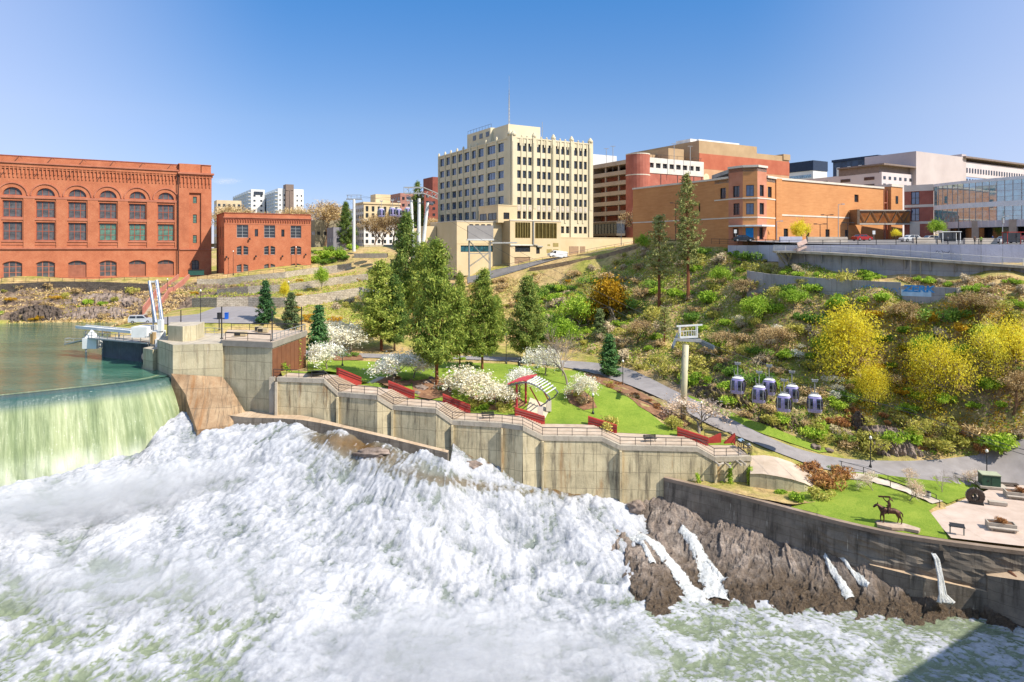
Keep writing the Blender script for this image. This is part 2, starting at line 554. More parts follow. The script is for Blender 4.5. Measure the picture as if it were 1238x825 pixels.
def strip(name, centre, mats, dz=0.06, side=4, step=1.5, zfun=None):
 """a draped ribbon; centre = [(Vector, width)]"""
 pts = []
 for i in range(len(centre) - 1):
  (a, wa),(b, wb) = centre[i], centre[i + 1]
  n = max(1, int((b - a).length/step))
  for k in range(n):
   t = k/n
   pts.append((a.lerp(b, t), wa + (wb - wa)*t))
 pts.append(centre[-1])
 P3 = np.array([tuple(p) for p, w in pts]); Wd = np.array([w for p, w in pts])
 for _ in range(6):
  P3[1:-1] = (P3[:-2] + 2*P3[1:-1] + P3[2:])/4
 d = np.gradient(P3[:, :2], axis=0); d /= np.linalg.norm(d, axis=1)[:, None]
 nrm = np.stack([-d[:, 1], d[:, 0]], 1)
 ts = np.linspace(-0.5,0.5, side + 1)
 X = P3[:, 0][:, None] + nrm[:, 0][:, None] * ts*Wd[:, None]
 Y = P3[:, 1][:, None] + nrm[:, 1][:, None] * ts*Wd[:, None]
 Z = (zfun or (lambda a, b: terr_f(a, b)))(X, Y) + dz
 poly = [(X[i, 0], Y[i, 0]) for i in range(len(X))] + [(X[i, -1], Y[i, -1]) for i in reversed(range(len(X)))]
 o = grid_mesh(name, X[:, ::-1], Y[:, ::-1], Z[:, ::-1], mats)
 return o, poly
def patch(name, poly, mats, dz=0.05, step=1.2, zfun=None, skirt=0.0):
 """a draped polygon"""
 poly = [(p[0], p[1]) for p in poly]
 xs = [p[0] for p in poly]; ys = [p[1] for p in poly]
 pts = []
 n = len(poly)
 for i in range(n):
  a, b = Vector(poly[i]), Vector(poly[(i + 1) % n])
  k = max(1, int((b - a).length/step))
  for j in range(k):
   pts.append(a.lerp(b, j/k))
 m = len(pts)
 gx, gy = np.meshgrid(np.arange(min(xs), max(xs), step), np.arange(min(ys), max(ys), step))
 gx = gx.ravel() + 0.13; gy = gy.ravel() + 0.07
 ins = inpoly(gx, gy, poly)
 inner = [Vector((a, b)) for a, b in zip(gx[ins], gy[ins])]
 E = np.array([tuple(p) for p in pts])
 inner = [p for p in inner if np.min((E[:, 0] - p.x) ** 2 + (E[:, 1] - p.y) ** 2) > (step*0.45) ** 2]
 allp = pts + inner
 vs, es, fs, *_ = geometry.delaunay_2d_cdt(allp, [(i, (i + 1) % m) for i in range(m)], [list(range(m))], 1,1e-4)
 X = np.array([p.x for p in vs]); Y = np.array([p.y for p in vs])
 Z = (zfun or terr_f)(X, Y) + dz
 b = MB()
 b.v = [tuple(q) for q in np.stack([X, Y, Z], 1)]
 for f in fs:
  a0, b0, c0 = (vs[k] for k in f[:3])
  cr = (b0 - a0).x*(c0 - a0).y - (b0 - a0).y*(c0 - a0).x
  b.f.append(tuple(f) if cr > 0 else tuple(reversed(f))); b.mi.append(0)
 o = b.build(name, mats, smooth=True)
 return o
# ------------------------------------------------------------------ ground materials
def ground_mat():
 t = NT('dry_ground', 0.95, spec=0.2)
 v = t.coords('Object')
 n1 = t.noise(v, 0.09,6,0.65)
 n2 = t.noise(v, 0.9,5,0.7)
 a = t.ramp(n2, [(0.25, '#836c4f'),(0.45, '#b39768'),(0.6, '#c8ac76'),(0.8, '#d4bf92')])
 b = t.ramp(n2, [(0.25, '#66682f'),(0.5, '#969445'),(0.75, '#b4aa58')])
 c = t.mix(t.ramp(n1, [(0.44,(0,0,0)),(0.6,(1,1,1))]), a, b)
 rock = t.ramp(t.noise(v, 0.7,8,0.75), [(0.3, '#2e2723'),(0.45, '#6b5a4c'),(0.6, '#94806d'),(0.75, '#a69a52')])
 c = t.mix(t.attr('rock'), c, rock)
 t.color(c)
 t.bump(t.noise(v, 2.2,8,0.75),0.8,0.35)
 return t.mat
M_ground = ground_mat()
M_asph = mat('worn_asphalt', [(0.3, '#827c7a'),(0.6, '#918b89'),(0.8, '#9c9694')], 0.6,0.9,0.15,8, detail=8)
M_street = mat('street_asphalt', [(0.3, '#6b6866'),(0.7, '#7d7977')], 0.5,0.9,0.1,6)
def grass_mat(name, a, b, c_):
 t = NT(name, 0.9, spec=0.15)
 v = t.coords('Object')
 n = t.noise(v, 0.22,9,0.78,.4)
 n2 = t.noise(v, 5.0,6,0.8)
 t.color(t.mix(t.ramp(n2, [(0.35,(0,0,0)),(0.65,(1,1,1))]), t.ramp(n, [(0.3, a),(0.6, b)]), t.ramp(n, [(0.35, b),(0.7, c_)])))
 t.bump(t.noise(v, 14.0,6,0.8),0.9,0.12)
 return t.mat
M_lawn = grass_mat('lawn_grass', '#5a7224', '#7b9632', '#a3a848')
# ------------------------------------------------------------------ ground sheet
XS = np.concatenate([np.arange(-420,-150,6.0), np.arange(-150,130,0.9), np.arange(130,420,6.0)])
NR = 300
tt = np.linspace(0,1, NR) ** 1.25
GX = np.repeat(XS[None, :], NR, 0)
fy = np.interp(XS, FX, FY)
GY = fy[None, :] + tt[:, None] * (345 - fy[None, :])
GZ = terr(GX, GY)
m1, m2 = rockmask(GX, GY)
path_o, path_poly = strip('path', PATHW, M_asph, 0.10,5)
struct(path_o)
ins = inpoly(GX, GY, path_poly)
GZ = np.where(ins, terr_f(GX, GY) - 0.12, GZ)
def poly_uv(lst):
 return [tuple(G(u, v).xy) for u, v in lst]
def clear_patch(poly, d=0.10):
 global GZ
 GZ = np.where(inpoly(GX, GY, poly), np.minimum(GZ, terr_f(GX, GY) - d), GZ)
DECK_POLY = [(p.x, p.y - 1) for p in WALLTOP] + [(p.x, p.y) for p in reversed(DECKB)]
_in = inpoly(GX, GY, DECK_POLY)
_dz = np.interp(GX, [p.x for p in WALLTOP], [p.z for p in WALLTOP])
GZ = np.where(_in, np.minimum(GZ, _dz - 1.2), GZ)
_v = [(p.x, p.y - .3) for p in DECKB] + [(p.x, p.y + 2.4) for p in reversed(DECKB)]
GZ = np.where(inpoly(GX, GY, _v), np.minimum(GZ, np.minimum(terr_f(GX, GY), _dz) - .35), GZ)
LAWN_A = poly_uv([(372,450),(372,438),(400,436),(440,437),(500,440),(560,439),(640,443),(700,449),(738,459),(752,471),(776,491),(800,512),(822,523),(815,531)]) + [(p.x, p.y + 2.2) for p in reversed(DECKB[1:12])]
lawn_a = struct(patch('park_lawn', LAWN_A, M_lawn, 0.09)); clear_patch(LAWN_A)
lowz = lambda x, y: terr_f(x, y)
LAWN_B = [(p.x, p.y + 0.9) for p in (LOWTOP[3], LOWTOP[4], LOWTOP[5])] + [tuple(PZ(1150,651,-33.5).xy), tuple(PZ(1123,622,-33.5).xy), tuple(PZ(1134,614,-33.4).xy), tuple(PZ(1100,598,-33.1).xy), tuple(PZ(1046,580,-32.4).xy), tuple(PZ(1010,572,-31.9).xy), tuple(PZ(960,590,-32.0).xy)]
lawn_b = struct(patch('riverside_lawn', LAWN_B, M_lawn, 0.09)); clear_patch(LAWN_B)
LAWN_C = [tuple(PZ(u, v, z).xy) for u, v, z in ((1022,569,-31.9),(1070,579.5,-32.5),(1110,593,-33.0),(1146,612,-33.4),(1197,583,-33.3),(1180,579,-33.0),(1100,576.5,-32.6))]
lawn_c = struct(patch('plaza_lawn', LAWN_C, M_lawn, 0.09)); clear_patch(LAWN_C)
LAWN_D = poly_uv([(880,510),(925,526),(990,548),(1005,546),(950,524),(905,508),(870,494),(832,478),(835,486)])
lawn_d = struct(patch('verge', LAWN_D, M_lawn, 0.08)); clear_patch(LAWN_D)
M_plaza = (lambda t: (t.color(t.mix(0.55, t.bricks(t.coords('Object'),6,6,0.03, '#b9a596', '#c4b1a2', '#8f7f72', 0).outputs[0], t.ramp(t.noise(t.coords('Object'),0.5,7,0.7), [(0.3, '#a8917f'),(0.6, '#c9b5a6'),(0.8, '#d6c5b8')]))), t.mat)[1])(NT('plaza_paving', 0.85))
PLAZA = [tuple(PZ(1123,622,-33.5).xy), tuple(PZ(1150,651.5,-33.5).xy),(LOWTOP[6].x + .3, LOWTOP[6].y + .8),(LOWTOP[7].x, LOWTOP[7].y + .8),(80,69.9),(120,57.5),(120,86),(110,88.5),(80,93.8), tuple(PZ(1213,583.5,-33.2).xy)]
plaza = struct(patch('plaza', PLAZA, M_plaza, 0.12, zfun=lambda x, y: -33.5 + 0*x)); clear_patch(PLAZA)
GZ = np.where(inpoly(GX, GY, PLAZA), np.minimum(GZ, -33.55), GZ)
PARK = poly_uv([(168,392),(200,392.5),(245,391),(300,392),(330,388),(322,375),(300,370),(262,372),(240,380),(200,384)])
parking = struct(patch('parking_lot', PARK, M_asph, 0.08)); clear_patch(PARK)
ROADC = [(P(565,332.5,195),4),(P(600,327.5,196),4),(P(640,319.5,197.5),4),(P(685,312,201),4.5),(P(720,305,206),6),(P(772,296.2,214),6),(P(800,293,216),6)]
road, road_poly = strip('road', ROADC, M_street, 0.12,4)
struct(road); clear_patch(road_poly)
_st = [P(880,296,160).xy, P(935,296,149).xy, P(975,296,141).xy, P(1060,296,133.5).xy, P(1160,296,126.5).xy, P(1260,296,121.5).xy, (127,111),(300,30),(300,230),(100,200),(45,200),(45,166)]
GZ = np.where(inpoly(GX, GY, _st), np.minimum(GZ, np.where(GY < 150,-0.3,0.3)), GZ)
_b = MB()
_o = [p + Vector((0,2.4,0)) for p in DECKB]
for i in range(len(DECKB) - 1):
 a, c, a2, c2 = DECKB[i], DECKB[i + 1], _o[i], _o[i + 1]
 n_ = max(1, int((c - a).length/1.2))
 for k in range(n_):
  p0, p1, q0, q1 = a.lerp(c, k/n_), a.lerp(c, (k + 1)/n_), a2.lerp(c2, k/n_), a2.lerp(c2,(k + 1)/n_)
  h0, h1 = p0.lerp(q0,.5), p1.lerp(q1,.5)
  zf = lambda p: float(terr_f(p.x, p.y)) + .1
  _b.face([(p0.x, p0.y, p0.z + .03),(p1.x, p1.y, p1.z + .03),(h1.x, h1.y, (p1.z + zf(q1))/2 + .05),(h0.x, h0.y, (p0.z + zf(q0))/2 + .05)])
  _b.face([(h0.x, h0.y, (p0.z + zf(q0))/2 + .05),(h1.x, h1.y, (p1.z + zf(q1))/2 + .05),(q1.x, q1.y, zf(q1)),(q0.x, q0.y, zf(q0))])
struct(_b.build('verge', M_lawn))
ground = grid_mesh('ground', GX, GY, GZ, M_ground, True, {'rock': np.clip(m1 + m2,0,1)})
struct(ground)
b = MB()
for (x0, x1, y0, y1, z0, z1) in ((-3500,3500,344,900,2.2,3.5),(-3500,3500,900,5000,3.5,6),(-3500,-419,-200,344,-8,2.2),(419,3500,-200,344,0,2.2)):
 b.face([(x0, y0, z0),(x1, y0, z0),(x1, y1, z1),(x0, y1, z1)])
struct(b.build('distant_ground', M_ground))
# ------------------------------------------------------------------ river
CREST = [(-150,41.5),(-100,72),(-84,81.5),(-68,91),(-60,97),(-55.5,101.2),(-53.6,104.5),(-53.3,107)]
def crest_param(n):
 c = np.array(CREST); d = np.concatenate([[0], np.cumsum(np.linalg.norm(np.diff(c, axis=0), axis=1))])
 s = np.linspace(0, d[-1], n)
 x = np.interp(s, d, c[:, 0]); y = np.interp(s, d, c[:, 1])
 for _ in range(int(n/12)):
  x[1:-1] = (x[:-2] + 2*x[1:-1] + x[2:])/4; y[1:-1] = (y[:-2] + 2*y[1:-1] + y[2:])/4
 return s, x, y
def pond_mat():
 t = NT('pond_water', 0.06, spec=0.7)
 v = t.coords('Object', (0.35,1.0,1))
 t.color(t.ramp(t.noise(v, 0.12,4), [(0.3, '#2c5a46'),(0.7, '#4f7c66')]))
 a = t.noise(v, 1.1,4,0.6)
 b2 = t.noise(t.coords('Object', (0.25,1.0,1)),0.35,3,0.5)
 t.bump(t.math('ADD', t.math('MULTIPLY', a, 0.5), b2),0.5,0.3)
 return t.mat
M_pond = pond_mat()
pn_n = 260
s_, cx_, cy_ = crest_param(pn_n)
dirn = np.stack([np.gradient(cx_), np.gradient(cy_)], 1); dirn /= np.linalg.norm(dirn, axis=1)[:, None]
nout = np.stack([dirn[:, 1], -dirn[:, 0]], 1)          # towards the lower river
xs = np.arange(-420,-52,2.0)
X = np.repeat(xs[None, :], 60,0)
yc = np.interp(xs, cx_, cy_, left=-60)
Y = (yc + 2.0)[None, :] + np.linspace(0,1,60)[:, None] ** 1.2*(200 - yc - 2)[None, :]
struct(grid_mesh('pond', X, Y, np.full_like(X, POND_Z), M_pond, True))
def sheet_mat():
 t = NT('falling_water', 0.18, spec=0.6)
 v = t.coords('Object')
 st = t.n.new('ShaderNodeUVMap'); st.uv_map = 'UVMap'
 mp = t.n.new('ShaderNodeMapping'); mp.inputs['Scale'].default_value = (1.0,0.09,1)
 t.l.new(st.outputs[0], mp.inputs[0])
 a = t.noise(mp.outputs[0], 2.0,10,0.74,.3)
 big = t.noise(mp.outputs[0], 0.22,4,0.6)
 fine = t.noise(t.coords('Object'),3.4,6,0.85)
 green = t.ramp(a, [(0.28, '#79845a'),(0.45, '#9aa476'),(0.6, '#b3ba90'),(0.74, '#dadfc8')])
 dark = t.ramp(a, [(0.28, '#4d6038'),(0.5, '#77875a'),(0.72, '#acb58c')])
 c = t.mix(t.ramp(big, [(0.4,(0,0,0)),(0.62,(1,1,1))]), dark, green)
 c = t.mix(t.math('MULTIPLY', t.ramp(t.math('ADD', fine, t.math('MULTIPLY', a, 0.35)), [(0.78,(0,0,0)),(0.9,(1,1,1))]), t.attr('fall')), c, '#f2f5ea')
 c = t.mix(t.attr('smoothband'), c, '#16464a')
 c = t.mix(t.attr('foot'), c, '#d3d8c2')
 t.color(c)
 r = t.math('SUBTRACT', 0.5, t.math('MULTIPLY', t.attr('smoothband'),0.44))
 t.l.new(r, t.b.inputs['Roughness'])
 t.bump(t.math('ADD', a, t.math('MULTIPLY', fine, 0.35)),0.75,0.28)
 return t.mat
nv = 90
q = np.linspace(0,1, nv)
out = np.where(q < 0.3, q/0.3*2.6 - 2.6,0) + np.where(q >= 0.3,(q - 0.3)/0.7*4.8,0)
drop = np.where(q < 0.3,0.35*(q/0.3) ** 2.2,0.35 + 11.5*((q - 0.3)/0.7) ** 1.25)
drop = np.convolve(np.pad(drop, 4, mode='edge'), np.ones(9)/9, 'valid')
n2_ = 520
s2, cx2, cy2 = crest_param(n2_)
d2 = np.stack([np.gradient(cx2), np.gradient(cy2)], 1)
for _ in range(30): d2[1:-1] = (d2[:-2] + d2[1:-1] * 2 + d2[2:])/4
d2 /= np.linalg.norm(d2, axis=1)[:, None]
no2 = np.stack([d2[:, 1], -d2[:, 0]], 1)
wob = 0.35*fbm(s2[None, :] * 0.5 + 0*q[:, None], q[:, None] * 1.5,4,5)*smooth(0.25,0.6, q)[:, None] + 0.22*fbm(s2[None, :] * 2.2 + 0*q[:, None], q[:, None] * 4.0,3,15)*smooth(0.3,0.7, q)[:, None]
X = cx2[None, :] + no2[:, 0][None, :] * (out[:, None] + wob)
Y = cy2[None, :] + no2[:, 1][None, :] * (out[:, None] + wob)
Z = POND_Z + 0.03 - drop[:, None] + 0*X
A_fall = smooth(0.42,0.6, q)[:, None] + 0*X
A_band = (smooth(0.0,0.12, q)*(1 - smooth(0.36,0.47, q)))[:, None] + 0*X
A_foot = (smooth(0.74,0.92, q)[:, None] * np.clip(0.6 + fbm(s2[None, :] * 0.4 + 0*q[:, None], q[:, None] * 3,4,8)*1.3,0,1))
fall = grid_mesh('waterfall', X, Y, Z, sheet_mat(), True, {'fall': A_fall, 'smoothband': np.clip(A_band, 0,1)*0.85, 'foot': A_foot})
uvl = fall.data.uv_layers.new(name='UVMap')
vi = np.empty(len(fall.data.loops), dtype=np.int32); fall.data.loops.foreach_get('vertex_index', vi)
SS = np.broadcast_to(s2[None, :], X.shape).reshape(-1); VV = np.broadcast_to((drop*1.0)[:, None], X.shape).reshape(-1)
uvl.data.foreach_set('uv', np.stack([SS[vi], VV[vi]], 1).ravel().astype(np.float32))
struct(fall)
RC = [P(541,555,93.8), P(500,546,95.2), P(460,536,96.4), P(413,524,98.2), P(366,515,100.3)]
def rc(*rows):
 for u, v, Y in rows:
  RC.append(P(u, v, Y))
rc((-100,600,84),(-100,700,75),(-100,825,64),(0,572,89),(0,620,83),(0,680,77),(0,740,72),(0,825,64),(120,552,94),(100,620,86),(232,519,101),(180,590,91),
   (300,513,102.5),(300,560,95),(300,620,87),(200,680,79),(300,700,77),(200,760,71),(300,825,64),(380,520,100.5),(440,534,98),(420,590,92),(420,660,84),(450,740,75),(450,825,64.5),
   (560,562,96),(560,600,92),(560,650,87),(560,700,82),(600,745,76.5),(600,825,64.5),(600,571,96.5),(650,586,96),(650,620,92),(690,600,95.5),(700,650,88.5),(690,700,83.5),(720,735,78),(700,780,71),
   (735,615,93.5),(770,640,91),(748,700,83),(800,700,84),(760,745,76),(800,760,73.5),(800,825,64.5),(880,712,82.5),(880,760,74),(1000,720,81),(1000,825,64.5),(1100,740,77.5),(1190,733,78.5),(1238,745,76),(1238,825,64.6),(1400,760,74))
for x in (-90,-40,0,40,80,130):
 RC.append(Vector((x, 45,-41.6))); RC.append(Vector((x, 30,-41.7)))
RC += [Vector((140,60,-41.5))]
riv_f = TPS(RC, 0.01)
ds = 0.17
xs = np.concatenate([np.arange(-130,-75,0.6), np.arange(-75,72, ds), np.arange(72,150,0.8)])
footx = cx2 + no2[:, 0] * 5.6; footy = cy2 + no2[:, 1] * 5.6
k = np.argsort(footx)
fr = [(a, b_) for a, b_ in zip(footx[k][::6], footy[k][::6]) if a < -51.5] + [(-50.5,104.0),(-36,105.2),(-34,104.4)] + [(p.x, p.y + 0.6) for p in WALLTOP[1:12]] + [(21,95.3),(31.3,89),(39.4,83.5),(46.5,80.5),(57.5,77),(80,70),(150,48)]
yf = np.interp(xs, [a for a, _ in fr], [b_ for _, b_ in fr]) + 0.4
NRW = 340
tt = np.linspace(0,1, NRW) ** 1.12
X = np.repeat(xs[None, :], NRW, 0)
Y = yf[None, :] - tt[:, None] * (yf[None, :] - 47)
base = riv_f(X, Y)
gy_, gx_ = np.gradient(base, axis=0)/np.gradient(Y, axis=0), np.gradient(base, axis=1)/np.gradient(X, axis=1)
slope = np.clip(np.hypot(gx_, gy_),0,1.5)
U_ = X/Y*F + UC; V_ = VH - base/Y*F
pool = smooth(700,790, U_ - 0.25*(V_ - 700))*smooth(690,735, V_)
calm = np.exp(-(((U_ - 430)/70) ** 2 + ((V_ - 540 - (U_ - 430)*0.22)/14) ** 2)) + np.exp(-(((U_ - 560)/110) ** 2 + ((V_ - 583 - (U_ - 560)*0.16)/8) ** 2))*0.6
edge = 1 - smooth(0.3,2.2, yf[None, :] - Y + fbm(X*0.6, Y*0.6,3,4)*1.5)
edge = edge*smooth(-32,-20, X)
greenp = smooth(640,760, V_)*(1 - smooth(200,420, U_))
warp = fbm(X*0.12, Y*0.12,3,31)*3.0
ang = 0.55
lx = X*math.cos(ang) + Y*math.sin(ang); ly = -X*math.sin(ang) + Y*math.cos(ang)
big = fbm((X + warp)*0.16,(Y - warp)*0.26,4,41)
puff = fbm((X + warp)*0.42,(Y + warp)*0.5,3,45,0.5,2.1, True)
lump = fbm((X + warp * .5)*1.0,(Y + warp * .5)*1.1,4,51,0.6,2.1, True)
fine = fbm(X*2.4, Y*2.6,4,61,0.7,2.1, True)
fan = (X - 2)/np.maximum(130 - Y, 20)                      # streamlines fan out down the slope
streak = fbm(fan*75 + warp*0.25,(Y + X*0.1)*0.16,5,71,0.6)
turb = np.clip(0.5 + slope*0.8,0,1.2)*(1 - 0.7*pool)*(1 - 0.65*np.clip(calm + edge, 0,1))
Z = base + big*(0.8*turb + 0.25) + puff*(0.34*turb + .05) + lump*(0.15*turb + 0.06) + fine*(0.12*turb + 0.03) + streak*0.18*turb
ledY = np.interp(X, [P(272,502,103.2).x, P(366,508,100.8).x, P(413,517,98.6).x, P(541,547.5,94).x], [103.2,100.8,98.6,94])
Z = np.where((X > P(272,502,103.2).x) & (X < P(541,547.5,94).x + .2) & (Y > ledY + 0.3), Z - 3.5, Z)
fo = 1.0 - 1.15*np.clip(calm, 0,1)*np.clip(0.95 - lump*0.9 - streak*1.4,0,1) - edge*0.85
patchy = smooth(-0.28,0.22, lump + big*0.9 + streak*0.5)
fo = fo - pool*(0.78 - 0.62*patchy) - greenp*(0.55 - 0.6*patchy)*0.9
hole = smooth(0.12,0.6,-(big*0.6 + lump*0.4 + puff * .5 + streak*0.5 + fbm(X*0.45, Y*0.45,3,91)*0.7))*(1 - pool)
fo = fo - 0.5*smooth(.05,.5,-(lump + fine * .6 + streak * .5))*(1 - pool)*smooth(-.35,.3,-big - .2)
fo = np.clip(fo - hole*0.6,0,1)
def rapids_mat():
 t = NT('white_water', 0.55, spec=0.45)
 v = t.coords('Object')
 f = t.attr('foam'); br = t.attr('brown')
 n = t.noise(v, 2.2,10,0.8)
 n2 = t.noise(v, 0.8,8,0.75,1.2)
 cx = t.n.new('ShaderNodeCombineXYZ'); t.l.new(t.attr('fx'), cx.inputs[0]); t.l.new(t.math('MULTIPLY', t.attr('fy'),.62), cx.inputs[1])
 fl = t.noise(cx.outputs[0], 0.55,12,0.78,.6); fl2 = t.noise(cx.outputs[0], 2.4,8,0.8,.3)
 n = t.math('ADD', t.math('MULTIPLY', n, .45), t.math('ADD', t.math('MULTIPLY', fl, .35), t.math('MULTIPLY', fl2,.2)))
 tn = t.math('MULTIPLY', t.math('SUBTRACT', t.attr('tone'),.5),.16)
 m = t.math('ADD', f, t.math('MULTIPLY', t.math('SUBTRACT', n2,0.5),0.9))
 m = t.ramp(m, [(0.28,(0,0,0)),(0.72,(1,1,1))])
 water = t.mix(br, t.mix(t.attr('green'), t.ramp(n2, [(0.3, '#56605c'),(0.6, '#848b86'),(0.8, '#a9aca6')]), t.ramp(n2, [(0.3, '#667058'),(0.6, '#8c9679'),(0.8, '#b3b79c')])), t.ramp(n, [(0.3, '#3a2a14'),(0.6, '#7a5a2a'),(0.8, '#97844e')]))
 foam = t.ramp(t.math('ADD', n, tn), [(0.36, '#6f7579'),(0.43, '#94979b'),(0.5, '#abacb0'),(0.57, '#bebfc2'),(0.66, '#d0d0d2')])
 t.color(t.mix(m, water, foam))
 t.l.new(t.ramp(m, [(0,(0.16,0.16,0.16)),(1,(0.7,0.7,0.7))]), t.b.inputs['Roughness'])
 t.bump(t.math('ADD', t.noise(v, 5.5,10,0.85), t.math('MULTIPLY', n2,1.0)),0.65,0.2)
 return t.mat
brown = np.clip(calm*smooth(330,380, U_) + edge, 0,1)
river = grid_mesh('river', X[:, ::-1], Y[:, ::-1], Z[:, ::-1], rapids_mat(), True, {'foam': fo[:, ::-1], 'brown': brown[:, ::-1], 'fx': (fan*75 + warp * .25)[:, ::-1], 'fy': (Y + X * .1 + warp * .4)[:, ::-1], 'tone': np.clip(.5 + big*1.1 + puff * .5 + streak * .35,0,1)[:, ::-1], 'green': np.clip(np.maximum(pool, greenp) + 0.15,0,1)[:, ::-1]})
struct(river)
b = MB(); b.face([(-300,-150,-46),(300,-150,-46),(300,120,-46),(-300,120,-46)])
struct(b.build('river_bed', mat('river_mud', '#4a4034', 0.3)))
# ------------------------------------------------------------------ concrete
def concrete_mat(name, stops, joints=(3.0,2.3), jcol='#5d5346', stain='#9a6a34', stain_amt=0.5, dark='#4d463c', dark_amt=0.6, rough=0.9):
 t = NT(name, rough, spec=0.25)
 uvn = t.n.new('ShaderNodeUVMap'); uvn.uv_map = 'UVMap'
 uv = uvn.outputs[0]
 v = t.coords('Object')
 base = t.ramp(t.noise(v, 0.35,7,0.7), stops)
 mp = t.n.new('ShaderNodeMapping'); mp.inputs['Scale'].default_value = (1.0,0.10,1); t.l.new(uv, mp.inputs[0])
 st = t.noise(mp.outputs[0], 1.1,8,0.72)
 mp2 = t.n.new('ShaderNodeMapping'); mp2.inputs['Scale'].default_value = (1.0,0.16,1); mp2.inputs['Location'].default_value = (31,7,0); t.l.new(uv, mp2.inputs[0])
 st2 = t.noise(mp2.outputs[0], 0.5,7,0.7,0.6)
 c = t.mix(t.math('MULTIPLY', t.ramp(st, [(0.5,(0,0,0)),(0.66,(1,1,1))]), dark_amt), base, dark)
 c = t.mix(t.math('MULTIPLY', t.ramp(st2, [(0.56,(0,0,0)),(0.7,(1,1,1))]), stain_amt), c, stain)
 pale = t.ramp(t.noise(mp.outputs[0], 2.3,4,0.6), [(0.66,(0,0,0)),(0.74,(1,1,1))])
 c = t.mix(t.math('MULTIPLY', pale, 0.55), c, '#d9d2c0')
 if joints:
  wv = t.n.new('ShaderNodeVectorMath'); wv.operation = 'ADD'
  ns = t.n.new('ShaderNodeTexNoise'); ns.inputs['Scale'].default_value = 0.8; t.l.new(uv, ns.inputs['Vector'])
  sc = t.n.new('ShaderNodeVectorMath'); sc.operation = 'SCALE'; sc.inputs['Scale'].default_value = 0.25; t.l.new(ns.outputs['Color'], sc.inputs[0])
  t.l.new(uv, wv.inputs[0]); t.l.new(sc.outputs[0], wv.inputs[1])
  br = t.bricks(wv.outputs[0], joints[0], joints[1], 0.035,(0,0,0),(0,0,0),(1,1,1),0.0)
  c = t.mix(t.math('MULTIPLY', br.outputs[0], 0.6), c, jcol)
  tone = t.bricks(wv.outputs[0], joints[0], joints[1], 0.0,(0.55,0.55,0.55),(1,1,1),(1,1,1),0.0)
  c = t.mix(0.35, c, tone.outputs[0], 'MULTIPLY')
 t.color(c)
 t.bump(t.math('ADD', t.noise(v, 3.0,8,0.75), t.math('MULTIPLY', st, 0.6)),0.45,0.12)
 return t.mat
M_wall = concrete_mat('weathered_wall_concrete', [(0.25, '#aa9d7e'),(0.5, '#d0c09a'),(0.75, '#e4d6ae')], (2.9,2.4), stain_amt=0.75, dark_amt=0.8)
M_block = concrete_mat('abutment_concrete', [(0.25, '#aaa186'),(0.5, '#c4b997'),(0.75, '#d8ccaa')], (3.2,2.8), stain_amt=0.3, dark_amt=0.45)
M_cap = concrete_mat('coping_concrete', [(0.3, '#a39886'),(0.7, '#c4b8a4')], None, stain_amt=0.15, dark_amt=0.35)
M_spill = concrete_mat('spillway_concrete', [(0.25, '#7d6248'),(0.5, '#a5896a'),(0.75, '#bfa684')], (2.6,2.6), stain='#9a6838', stain_amt=0.6, dark_amt=0.9)
M_low = concrete_mat('old_dark_concrete', [(0.25, '#5c5347'),(0.5, '#80766a'),(0.75, '#998d7d')], (9,1.1), stain='#5d4a34', stain_amt=0.4, dark='#2c2723', dark_amt=0.7)
M_ledge = concrete_mat('apron_concrete', [(0.25, '#a58c70'),(0.6, '#c0a88c'),(0.8, '#ccb89e')], None, stain_amt=0.3, dark_amt=0.35)
M_paint = concrete_mat('pale_painted_concrete', [(0.3, '#b4b3c0'),(0.7, '#c6c6d2')], (3.2,30), stain_amt=0.0, dark='#8c8a94', dark_amt=0.3)
M_greywall = concrete_mat('grey_panel_concrete', [(0.3, '#9a9593'),(0.7, '#b3aeac')], (4.5,20), stain_amt=0.05, dark='#6b6660', dark_amt=0.5)
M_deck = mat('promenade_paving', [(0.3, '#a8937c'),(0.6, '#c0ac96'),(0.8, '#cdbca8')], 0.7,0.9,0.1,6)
M_redwall = mat('red_painted_metal', [(0.3, '#8f2c26'),(0.7, '#a8382f')], 0.8,0.7,0.1,5)
M_rail = mat('dark_railing_metal', '#3f3d3d', 2.0,0.5, metallic=0.3)
M_galv = mat('galvanised_metal', '#a9a9a6', 2.0,0.5, metallic=0.4)
M_white = mat('white_paint', [(0.3, '#cfcfca'),(0.7, '#e6e5e0')], 0.6,0.6)
M_dark = mat('dark_metal', '#2a2a2b', 2.0,0.5)
